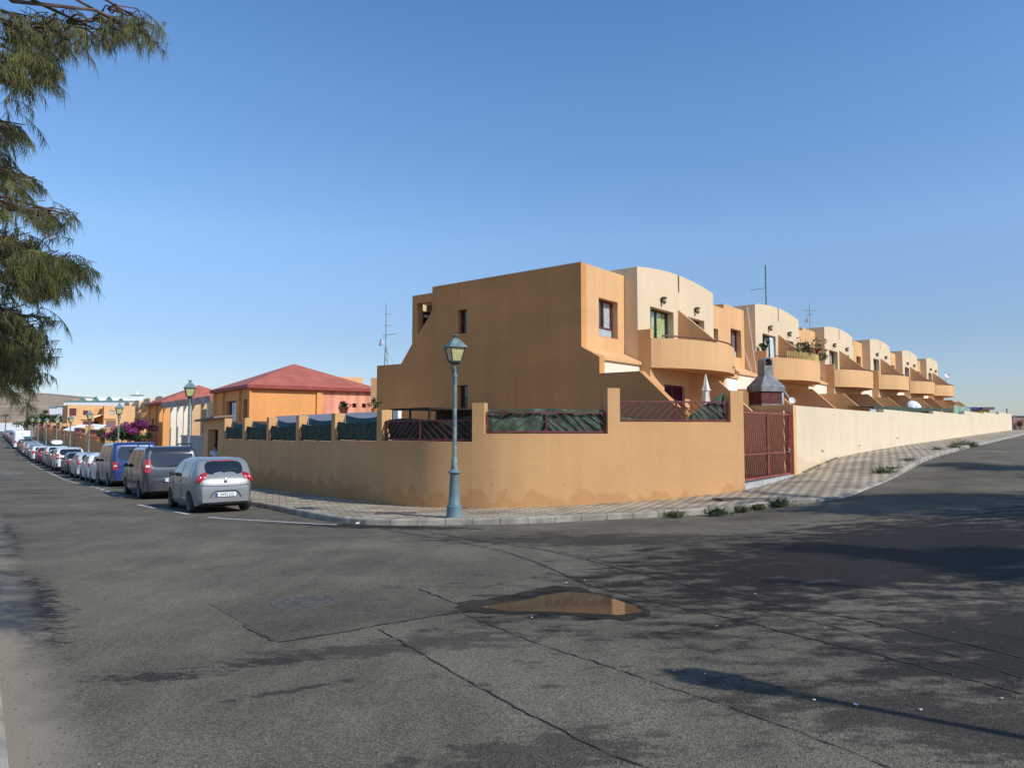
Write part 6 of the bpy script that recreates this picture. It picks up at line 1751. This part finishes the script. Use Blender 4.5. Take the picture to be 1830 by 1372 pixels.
# chair arm / white fitting by the barbecue, dishes behind the cream wall
q = hpt(1, -5.0, 2.5, .72); q = at_depth(1415, 716, 27.2)
dt = thing('satellite_dish', 'small white dish on an arm just right of the barbecue', 'satellite dish', (q.x, q.y, q.z)); 
MB().lathe([(.001,0),(.08,.015),(.12,.045),(.12,.05),(.001,.012)], 18, Matrix.Rotation(rad(70), 4, 'X')).build('dish', WHITEP, dt, smooth=True); MB().bar((0,0,0),(-.25,.05,.35),.03).bar((-.25,.05,.35),(-.5,.2,.40),.03).bar((0,0,0),(0,.15,-.9),.03).build('arm', WHITEP, dt)
q = at_depth(1635, 727, 46)
dt = thing('satellite_dish', 'large white satellite dish above the green shade net behind the cream wall', 'satellite dish', (q.x, q.y, q.z))
MB().lathe([(.001,.18),(.26,.13),(.46,.0),(.47,-.02),(.26,.11),(.001,.16)], 28, Matrix.Rotation(rad(62), 4, 'X') @ Matrix.Rotation(rad(8), 4, 'Y')).build('dish', WHITEP, dt, smooth=True); MB().bar((0,0,0),(0,.1,-2.2),.06).build('mast', STEEL, dt); MB().sphere((.02,-.16,.02),(.05,.05,.05)).build('receiver', UNDER, dt)
# green net over the garden beyond the first stretch of the cream wall
GN = GR + DR*13.7
nt_ = thing('shade_net', 'long dark green shade net stretched behind the stepped cream wall', 'shade net', (GN.x, GN.y, 0), ROT); q = MB(); N = 30
for k in range(N+1):
    x = .3+25.5*k/N; z = EYE + interp(x, [0, 13, 27], [1.10, 1.32, 1.60]) + .03*math.sin(k*1.3)
    q.v += [(x, .45, z-.22-.05*math.sin(k*2.1)), (x, .5, z), (x, 2.2, z+.05)]
for k in range(N): a = 3*k; q.f += [(a, a+3, a+4, a+1), (a+1, a+4, a+5, a+2)]
q.build('net', NETD, nt_, smooth=True)
q = MB()
for k in range(0, N+1, 5): x = .3+25.5*k/N; q.bar((x, .48, 1.0), (x, .48, EYE+interp(x, [0,13,27], [1.10,1.32,1.60])), .04)
q.build('posts', STEEL, nt_)
gp_ = thing('green_panel', 'pale green translucent windbreak near the far end of the cream wall', 'screen', (GN.x, GN.y, 0), ROT)
q = MB()
for k in range(13):
    x = 26.2 + 9.6*k/12; q.v += [(x, .40+.03*(k%2), EYE+1.2), (x, .42+.03*(k%2), EYE+1.86+.03*math.sin(k))]
for k in range(12): q.f.append((2*k, 2*k+2, 2*k+3, 2*k+1))
q.build('net', mat('pale_green_net', (.22,.34,.26), .9, var=.2, vscale=2), gp_)
q = GR + DR*12.0; sb = thing('glass_block_screen', 'pale glass screen at the end of the first stretch of cream wall', 'screen', (q.x, q.y, 0), ROT)
MB().box(.3, 1.55, .30, .36, EYE+.4, EYE+.95).build('pane', FROST, sb)

# far right end of the street
p = at_depth(1722, 738, 96)
yk = thing('kiosk', 'yellow flat building with dark blue fascia beyond the end of the terrace', 'building', (p.x, p.y, 1.5)); x1 = at_depth(1766, 738, 96).x - p.x; zt = at_depth(1740, 727.5, 96).z - 1.5
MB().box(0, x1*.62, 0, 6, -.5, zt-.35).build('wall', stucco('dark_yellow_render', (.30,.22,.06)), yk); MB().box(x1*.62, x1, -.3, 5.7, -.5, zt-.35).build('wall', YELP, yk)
MB().box(-.3, x1*.64, -.35, 6.3, zt-.35, zt).build('fascia', BLUEP, yk); MB().box(x1*.64, x1+.45, -.65, 6.3, zt-.34, zt-.01).build('fascia', mat('brown_fascia_board', (.16,.10,.12), .7), yk)
p = at_depth(1808.5, 768, 93.5); x1 = at_depth(1870, 768, 93.5).x - p.x; zt = at_depth(1815, 742.5, 93.5).z
eb = thing('end_wall', 'brown rubble wall closing the right-hand street', 'wall', (p.x, p.y, 0)); MB().box(0, x1+4, 0, .4, .5, zt-.12).build('wall', stucco('rubble_wall', (.27,.20,.16), var=.2), eb)
MB().box(-.1, x1+4, -.1, .5, zt-.12, zt).build('coping', mat('blue_grey_coping', (.13,.15,.20), .8), eb)
MB().box(.0, .42, -.25, -.001, .5, zt-.2).build('pier', stucco('pink_pier_render', (.42,.24,.19)), eb); MB().box(x1-.9, x1+.1, -.06, -.002, 1.5, zt-1.15).build('doorway', DARK, eb)
plant('flowering_shrub', 'red flowering shrub in front of the brown end wall', 'bush', (p.x+.75, p.y-.5, terrain(p.x+.75, p.y-.5)), 240, (.4,.35,.45), .09, LEAFD, seed=50, zc=.95, flowers=(180, REDFL, .09))
p = at_depth(1805.5, 740, 90.5); zt = at_depth(1805.5, 732, 90.5).z
t = thing('chimney_pipe', 'short dark pipe standing above the far end of the cream wall', 'pipe', (p.x, p.y+.6, EYE+1.2)); MB().tube([(0,0,0),(0,0,zt-EYE-1.2)], .075, 10).build('pipe', CONC, t); MB().lathe([(.10,zt-EYE-1.2),(.11,zt-EYE-1.1),(.02,zt-EYE-1.02)], 10).build('cowl', CONC, t)

# weeds along the kerb
WE = [(1206,921,.30,'spiky weed at the kerb foot, leftmost before the red gate'),(1281,918,.36,'bushy weed at the kerb foot, second before the red gate'),(1325,912,.26,'sprawling weed at the kerb foot below the gate pillar'),(1357,907,.22,'small weed beside the dropped kerb'),(1391,902,.42,'thick green weed clump at the start of the dropped kerb'),
      (1582,846,.50,'low weed patch on the kerb past the driveway'),(1597,841,.38,'greener weed joined to the low patch past the driveway'),(1624,827,.46,'upright weed on the right-hand kerb, between low patch and far bushes'),(1675,807,.48,'pale small bush on the far kerb'),(1706,803,.55,'yellow-green bush on the far kerb'),(1718,798,.80,'tallest dark bush on the far kerb'),(1737,798,.55,'flat dark bush rightmost on the far kerb')]
for i, (x, y, r_, lab) in enumerate(WE):
    r_ *= .78; p = hit(x, y, .05); rr = random.Random(60+i); q = MB()
    t = thing('weed', lab, 'weed', (p.x, p.y, g(p.x, p.y)+.03), 0, 'weeds growing along the kerb')
    for k in range(int(70+120*r_)):
        a = rr.uniform(0, 6.28); el = rr.uniform(.15, 1.4); L = r_*rr.uniform(.35, .95); c = Vector((rr.gauss(0, r_*.35), rr.gauss(0, r_*.22), 0)); d = Vector((math.cos(a)*math.cos(el), math.sin(a)*math.cos(el)*.7, math.sin(el)*.85))
        e = c + d*L; mid = c + d*L*.5 + Vector((0,0,.04)); q.tube([c, mid, e], [.006,.005,.002], 3, False)
        for j in range(7):
            b0 = c.lerp(e, .25+.75*j/7); dd = Vector((rr.gauss(0,1), rr.gauss(0,1), rr.gauss(.2,.7))).normalized()*rr.uniform(.025,.06); ss = dd.cross(Vector((rr.gauss(0,1), rr.gauss(0,1), 1))).normalized()*dd.length*.3
            q.add([b0, b0+dd*.5+ss, b0+dd, b0+dd*.5-ss], [(0,1,2,3)])
    q.build('leaves', LEAFD if i not in (1,4,6,9) else LEAFG, t)
rr = random.Random(99); q = MB()
for i in range(170):
    if i < 60: px, py = rr.uniform(1440, 1500), 0; w = rr.uniform(5.2, 9.5); pp = P0 + DR*w + OUT*rr.uniform(.03,.12)*1.0; z = g(*pp)+.14
    else: s_ = rr.randrange(20, len(ks)-1); pp = ks[s_] + Vector((rr.gauss(0,.3), rr.gauss(0,.1))) - nn[s_]*.03; z = g(*pp)
    if pp.length > 60: continue
    for j in range(5):
        a = rr.uniform(0, 6.28); L = rr.uniform(.03,.10); q.add([(pp.x-.008, pp.y, z), (pp.x+.008, pp.y, z), (pp.x+L*math.cos(a)*.7, pp.y+L*math.sin(a)*.7, z+L)], [(0,1,2)])
tag(q.build('dry_grass', LEAFD), 'sparse dry grass tufts in the kerb joints and along the cream wall foot', 'grass', kind='stuff')
# leaf litter and pebbles on the asphalt
q = MB(); rr = random.Random(5)
for i in range(2600):
    cl = rr.choice([(150,1150,130,60),(300,1160,90,30),(240,1180,120,40),(1260,1200,160,60),(1500,1240,250,70),(1650,1100,180,60),(1050,1060,200,25),(620,940,40,8),(700,1000,300,40),(1350,1010,220,40),(330,1350,160,60),(900,1330,400,60)])
    x, y = rr.gauss(cl[0], cl[2]), rr.gauss(cl[1], cl[3])
    if not (0 < x < 1829 and 945 < y < 1371): continue
    if 840 < x < 1160 and 1046 < y < 1104: continue
    p = hit(x, y); L = rr.uniform(.004, .012)*(1.6 if rr.random() < .04 else 1); a = rr.uniform(0, 6.28); c, s_ = math.cos(a)*L, math.sin(a)*L; z = p.z+.003
    q.add([(p.x-c, p.y-s_, z), (p.x+s_*.6, p.y-c*.6, z), (p.x+c, p.y+s_, z), (p.x-s_*.6, p.y+c*.6, z), (p.x, p.y, z+L*.5)], [(0,1,4),(1,2,4),(2,3,4),(3,0,4)])
tag(q.build('road_grit', mat('grit', (.10,.085,.07), .95, col2=(.24,.21,.17), vscale=40, fac=(.45,.62))), 'scattered pebbles, bits of leaf and grit on the asphalt', 'grit', kind='stuff')
# litter
p = hit(619, 934); t = thing('litter', 'crumpled pale blue plastic wrapper in the gutter', 'litter', (p.x, p.y, p.z+.01)); q = MB().sphere((0,0,.03), (.10,.06,.035), 9, 5); q.v = [(v[0]+R.uniform(-.02,.02), v[1]+R.uniform(-.02,.02), v[2]+R.uniform(-.012,.02)) for v in q.v]; q.build('wrapper', mat('blue_plastic', (.16,.36,.62), .35, var=.3, vscale=9), t)
p = hit(639, 937); t = thing('litter', 'small crumpled white paper in the gutter right of the blue wrapper', 'litter', (p.x, p.y, p.z+.01)); q = MB().sphere((0,0,.02), (.045,.04,.022), 8, 5); q.v = [(v[0]+R.uniform(-.01,.01), v[1]+R.uniform(-.01,.01), v[2]+R.uniform(-.006,.01)) for v in q.v]; q.build('paper', WHITEP, t)
WS = [(1205,1200,.02),(1260,1205,.016),(1530,1262,.028),(1455,1252,.018),(1645,1270,.02),(1012,1042,.02),(1045,1038,.018),(1790,1250,.02),(950,1104,.015),(1350,1062,.018)]
WSL = ['white paper scrap at the left tip of the lamp shadow', 'white paper scrap inside the head of the lamp shadow', 'largest white paper scrap, below the shaft of the lamp shadow', 'white paper scrap just under the neck of the lamp shadow', 'white paper scrap below the shadow shaft, second from the right edge',
       'left one of two white scraps just beyond the puddle', 'right one of two white scraps just beyond the puddle', 'white paper scrap nearest the right edge of the road', 'white paper scrap in front of the puddle', 'white paper scrap on the dark seam right of the puddle']
for i, (x, y, r_) in enumerate(WS):
    p = hit(x, y); t = thing('paper_scrap', WSL[i], 'litter', (p.x, p.y, p.z+.006), i*.7, 'white paper scraps on the road'); q = MB().sphere((0,0,r_*.15), (r_*.6,r_*.4,r_*.14), 7, 4); q.v = [(v[0]+R.uniform(-.3,.3)*r_, v[1]+R.uniform(-.3,.3)*r_, v[2]+R.uniform(0,.3)*r_) for v in q.v]; q.build('scrap', WHITEP, t)

# ================================================================ casuarina trees
def needle_tufts(cen, n_need, length, spread, width, rr, droop=.55):
    """drooping sprays of thin needles; cen = list of (point, scale)"""
    V = []; F = []
    for (c, sc_) in cen:
        ax = Vector((rr.gauss(0,1), rr.gauss(0,1), rr.gauss(-.1,.5))).normalized()
        hub = Vector(c)
        for _ in range(n_need):
            u = rr.random(); b0 = hub + ax*(u-.5)*spread*sc_*1.4 + Vector((rr.gauss(0,1), rr.gauss(0,1), rr.gauss(0,1)))*spread*sc_*.16
            d = (Vector((rr.gauss(0,1), rr.gauss(0,1), rr.gauss(0,.7)))*.55 + ax*.35 + Vector((0,0,-droop-.5*rr.random()))).normalized()
            L = length*sc_*rr.uniform(.55, 1.25); m_ = b0 + d*L*.5; e = m_ + (d + Vector((0,0,-.5))).normalized()*L*.5
            sd = d.cross(Vector((rr.gauss(0,1), rr.gauss(0,1), rr.gauss(0,1)))).normalized()*width*.5
            k = len(V); V += [b0-sd, b0+sd, m_+sd*.8, m_-sd*.8, e]; F += [(k,k+1,k+2,k+3), (k+3,k+2,k+4)]
    b = MB(); b.v = [tuple(v) for v in V]; b.f = F; return b
def limb(q, a, b_, r0, r1, rr, wob=.25, n=6, sag=0.0):
    a = Vector(a); b_ = Vector(b_); pts = []
    for k in range(n+1):
        u = k/n; p = a.lerp(b_, u) + Vector((rr.gauss(0,wob), rr.gauss(0,wob), rr.gauss(0,wob*.6)))*math.sin(PI*u) + Vector((0,0,sag*math.sin(PI*u))); pts.append(p)
    q.tube(pts, [lerp(r0, r1, k/n) for k in range(n+1)], 7); return pts
# the big tree by the left kerb: its hanging sprays enter the picture top left, its crown arches over the road
rr = random.Random(21)
TB = Vector((-7.6, 4.2)); tz = terrain(*TB)
big = thing('casuarina_tree', 'large casuarina with drooping needle sprays hanging into the top left corner', 'tree', (TB.x, TB.y, tz))
loc = Vector((TB.x, TB.y, tz))
VIS = []   # (photo x, photo y, spread x, spread y, count, distance)
for (x, y, sx, sy, n_, D) in [
    (60,60,60,26,54,8.6),(115,70,38,30,34,8.8),(20,110,26,36,30,8.4),(175,55,30,16,22,9.0),(225,50,26,12,16,9.2),(268,66,16,6,7,9.3),(250,36,30,7,12,9.2),(70,120,24,20,22,8.7),(35,155,22,22,16,8.6),(95,110,18,14,10,8.9),
    (10,235,16,22,20,9.0),(35,230,20,8,9,9.0),(8,300,14,28,22,9.0),(35,320,22,10,14,9.2),(65,322,12,6,5,9.3),
    (20,368,22,12,14,9.0),(60,382,24,10,14,9.2),(100,388,20,6,9,9.3),(122,384,9,5,4,9.4),
    (40,450,36,26,74,9.0),(90,470,30,24,54,9.2),(125,480,20,18,24,9.4),(30,500,28,20,40,9.0),(80,510,26,14,26,9.2),(145,485,8,10,6,9.5),(14,430,14,20,20,9.1),
    (12,560,14,22,24,9.2),(30,555,18,8,9,9.4),(55,590,26,12,22,9.4),(88,568,9,8,5,9.6),(15,610,20,22,36,9.3),(45,635,26,18,32,9.5),(80,622,16,10,12,9.7),(20,660,22,16,26,9.4),(55,665,16,12,14,9.6),(8,690,10,14,10,9.4)]:
    pts = []
    for _ in range(n_):
        px, py = rr.gauss(x, sx*.66), rr.gauss(y, sy*.70); pts.append(at_depth(px, py-8, D + rr.uniform(-.8, .8)))
    VIS.append((at_depth(x, y, D), pts))
cen = [(p - loc, rr.uniform(.7, 1.15)) for _, pts in VIS for p in pts]
def hanging_sprays(cen, rr, n_need=46, tw=.42, width=.0062):
    V = []; F = []
    for (c, sc_) in cen:
        az = rr.gauss(-.2, 1.3); el = rr.uniform(-.25, .55); d = Vector((math.cos(az)*math.cos(el), math.sin(az)*math.cos(el), math.sin(el))); L = tw*sc_
        pts = [Vector(c) - d*L*.5]; dd = d.copy()
        for k in range(5): dd = (dd + Vector((0,0,-.22))).normalized(); pts.append(pts[-1] + dd*L/5)
        for _ in range(n_need):
            u = rr.random()**.8*4.999; i = int(u); b0 = pts[i].lerp(pts[i+1], u-i)
            nd = (dd*.35 + Vector((rr.gauss(0,.32), rr.gauss(0,.32), -.9 + rr.gauss(0,.25)))).normalized(); ln = rr.uniform(.09, .25)*sc_
            m_ = b0 + nd*ln*.5; e = m_ + (nd + Vector((0,0,-.35))).normalized()*ln*.5; sd = nd.cross(Vector((rr.gauss(0,1), rr.gauss(0,1), .1))).normalized()*width*.5
            k = len(V); V += [b0-sd, b0+sd, m_+sd*.8, m_-sd*.8, e]; F += [(k,k+1,k+2,k+3), (k+3,k+2,k+4)]
        # the twig itself
        for i in range(5):
            a_, b_ = pts[i], pts[i+1]; sd = (b_-a_).cross(Vector((.3,1,.2))).normalized()*.004; k = len(V); V += [a_-sd, a_+sd, b_+sd, b_-sd]; F.append((k,k+1,k+2,k+3))
    b = MB(); b.v = [tuple(v) for v in V]; b.f = F; return b
crown1 = hanging_sprays(cen, rr)
# continuing off the left edge and above the frame
cen = []
for _ in range(420):
    p = at_depth(rr.uniform(-700, -70), rr.uniform(-250, 600), rr.uniform(6, 10.5)); cen.append((p - loc, rr.uniform(.9, 1.4)))
def q_edge(Y, h): return .45 + .517*h - .735*Y
n_ = 0
while n_ < 330:
    Y = rr.uniform(2.5, 12); h = .64*Y + 2.9 + rr.uniform(0, 1.6)**1.2; X = q_edge(Y, h) - .1 - abs(rr.gauss(0, .8))
    if rr.random() < .12: X += rr.uniform(0, .3)
    if h < 5.2 and Y < 4: continue
    cen.append((Vector((X, Y, h)) - loc, rr.uniform(.9, 1.5))); n_ += 1
crown2 = needle_tufts(cen, 34, .34, .42, .019, rr, .6)
crown1.add(crown2.v, crown2.f)
crown1.build('crown', NEEDLE, big)
q = MB(); limb(q, (0,0,-.4), (.3,.2,5.5), .30, .20, rr, .05); limb(q, (.3,.2,5.5), (1.0,1.2,11.5), .20, .06, rr, .15)
for c, pts in VIS[::1]:
    e = c - loc; a = Vector((.2, .2, max(1.8, min(9.5, e.z-1.0))))
    pl_ = limb(q, a, e, .055, .012, rr, .12, 7, .25)
    for p in pts[::3]: limb(q, e + (a-e)*.08, p-loc, .013, .005, rr, .06, 4)
for _ in range(9):
    Y = rr.uniform(3, 11); h = .64*Y+3.6; X = rr.uniform(-2.5, q_edge(Y, h)-1); limb(q, (.4,.3,5.6+rr.uniform(0,2.5)), Vector((X,Y,h))-loc, .09, .02, rr, .3, 8, .5)
q.build('trunk', BARK, big)

def casuarina(label, x, y, h, cr, seed, n=330, low=.30, group='trees outside the picture that shade the road', dirs=None):
    rr = random.Random(seed); z = terrain(x, y); t = thing('casuarina_tree', label, 'tree', (x, y, z), 0, group); q = MB()
    limb(q, (0,0,-.4), (.1,.1,h*.93), .22, .03, rr, .06); cen = []
    nb = 15
    for k in range(nb):
        u = low + (1-low)*k/nb; a = rr.uniform(0, 6.28) + k*2.4; L = cr*(1.15-u*.75)*rr.uniform(.75,1.1)
        e = Vector((math.cos(a)*L, math.sin(a)*L, h*u + L*.25)); limb(q, (.03,.03,h*u*.96), e, .05, .012, rr, .12, 5)
        for _ in range(n//nb): v = rr.uniform(.25, 1.08); cen.append((Vector((0,0,h*u*.96)).lerp(e, v) + Vector((rr.gauss(0,.22), rr.gauss(0,.22), rr.gauss(-.1,.2))), rr.uniform(.8,1.3)))
    for _ in range(12): cen.append((Vector((rr.gauss(0,.2), rr.gauss(0,.2), h*rr.uniform(.9,1.0))), 1.0))
    q.build('trunk', BARK, t); needle_tufts(cen, 40, .36, .42, .030, rr).build('crown', NEEDLE, t); return t
KX, KY = math.sin(SUN_AZ)/math.tan(SUN_EL), math.cos(SUN_AZ)/math.tan(SUN_EL)
def caster(px, py, h):   # where something h high must stand to throw its shadow on that spot
    p = hit(px, py); return p.x + KX*h, p.y + KY*h
x, y = caster(1700, 1005, 4.2); casuarina('casuarina outside the picture, shading the road before the dark right edge', x+.6, y, 5.6, 1.8, 51, 620)
x, y = caster(1760, 905, 5.0); casuarina('casuarina outside the picture, shading the middle of the right-hand street', x+.4, y, 7.0, 3.1, 52, 900)
x, y = caster(1730, 835, 5.5); casuarina('casuarina outside the picture, shading the upper part of the right-hand street', x+1, y, 7.2, 2.4, 53, 420)
x, y = caster(1800, 865, 6.0); casuarina('second casuarina outside the picture, shading the upper part of the street', x+4, y+1, 7.5, 2.6, 56, 300)
x, y = caster(1530, 893, 5.0); z = terrain(x, y)
palm(0, 0, 0, 2.7, 'palm outside the picture whose fronds shade the driveway', n=26, seed=9, group='trees outside the picture that shade the road', xy=(x, y), zc=z+5.2)
# sapling with a stake
x, y = caster(1455, 1043, 3.9); z = terrain(x, y); rr = random.Random(5)
t = thing('sapling', 'thin young tree outside the picture that casts the narrow shadow at the right', 'tree', (x, y, z)); q = MB(); limb(q, (0,0,-.2), (0,.02,3.9), .035, .02, rr, .02); q.build('trunk', BARK, t)
needle_tufts([(Vector((rr.gauss(0,.10), rr.gauss(0,.10), 3.9+rr.gauss(0,.16))), .7) for _ in range(14)], 34, .26, .25, .012, rr).build('crown', NEEDLE, t)

# ================================================================ person in the doorway
def person(label, x, y, rz, h=1.76):
    z = g(x, y)+.14; t = thing('person', label, 'person', (x, y, z), rz); k = h/1.76
    me = bpy.data.meshes.new('body'); J = [(0,0,.95,.14),(0,.0,1.15,.13),(0,.01,1.38,.14),(0,.0,1.50,.06),(0,.02,1.58,.075),(0,.02,1.69,.095),(0,.015,1.745,.06),
      (-.17,0,1.42,.058),(-.23,.02,1.17,.045),(-.21,.12,.95,.034),(-.20,.17,.87,.035),(.17,0,1.42,.058),(.22,-.02,1.15,.045),(.22,.06,.91,.034),(.22,.09,.83,.035),
      (-.09,0,.86,.085),(-.10,.03,.48,.060),(-.10,-.03,.10,.042),(-.10,.10,.035,.040),(.09,0,.86,.085),(.10,.10,.49,.060),(.10,.06,.10,.042),(.10,.19,.035,.040)]
    Ed = [(0,1),(1,2),(2,3),(3,4),(4,5),(5,6),(2,7),(7,8),(8,9),(9,10),(2,11),(11,12),(12,13),(13,14),(0,15),(15,16),(16,17),(17,18),(0,19),(19,20),(20,21),(21,22)]
    me.from_pydata([(a*k, b_*k, c*k) for a, b_, c, _ in J], Ed, []); o = bpy.data.objects.new('body', me); COL.objects.link(o); o.parent = t; me.materials.append(SKIN)
    m_ = o.modifiers.new('skin', 'SKIN'); m_.use_smooth_shade = True
    for i, v in enumerate(me.skin_vertices[0].data): v.radius = (J[i][3]*k*(1.25 if i in (1,2) else 1), J[i][3]*k*.95); v.use_root = (i == 0)
    o.modifiers.new('sub', 'SUBSURF').render_levels = 1
    def garment(nm, JJ, EE, mt):
        me = bpy.data.meshes.new(nm); me.from_pydata([(a*k, b_*k, c*k) for a, b_, c, _ in JJ], EE, []); o2 = bpy.data.objects.new(nm, me); COL.objects.link(o2); o2.parent = t; me.materials.append(mt)
        m2 = o2.modifiers.new('skin', 'SKIN'); m2.use_smooth_shade = True
        for i, v in enumerate(me.skin_vertices[0].data): v.radius = (JJ[i][3]*k*(1.3 if i < 3 else 1.05), JJ[i][3]*k); v.use_root = (i == 0)
        o2.modifiers.new('sub', 'SUBSURF').render_levels = 1
    garment('shirt', [(0,0,.92,.165),(0,0,1.15,.16),(0,.01,1.40,.155),(-.19,0,1.42,.075),(-.24,.02,1.22,.068),(.19,0,1.42,.075),(.24,-.02,1.20,.068)], [(0,1),(1,2),(2,3),(3,4),(2,5),(5,6)], SHIRT)
    garment('trousers', [(0,0,.90,.15),(-.10,0,.82,.10),(-.105,.03,.48,.075),(-.10,-.03,.10,.06),(.10,0,.82,.10),(.105,.10,.49,.075),(.10,.06,.10,.06)], [(0,1),(1,2),(2,3),(0,4),(4,5),(5,6)], TROUS)
    MB().sphere((0,-.005*k,1.71*k), (.098*k,.105*k,.10*k), 12, 8).build('hair', HAIR, t, smooth=True)
    return t
pp = GA + DLN*1.75 + PL*.15
person('person in a white shirt standing with back turned in the dark garden doorway', pp.x, pp.y, math.atan2(DLN.y, DLN.x)-PI/2)
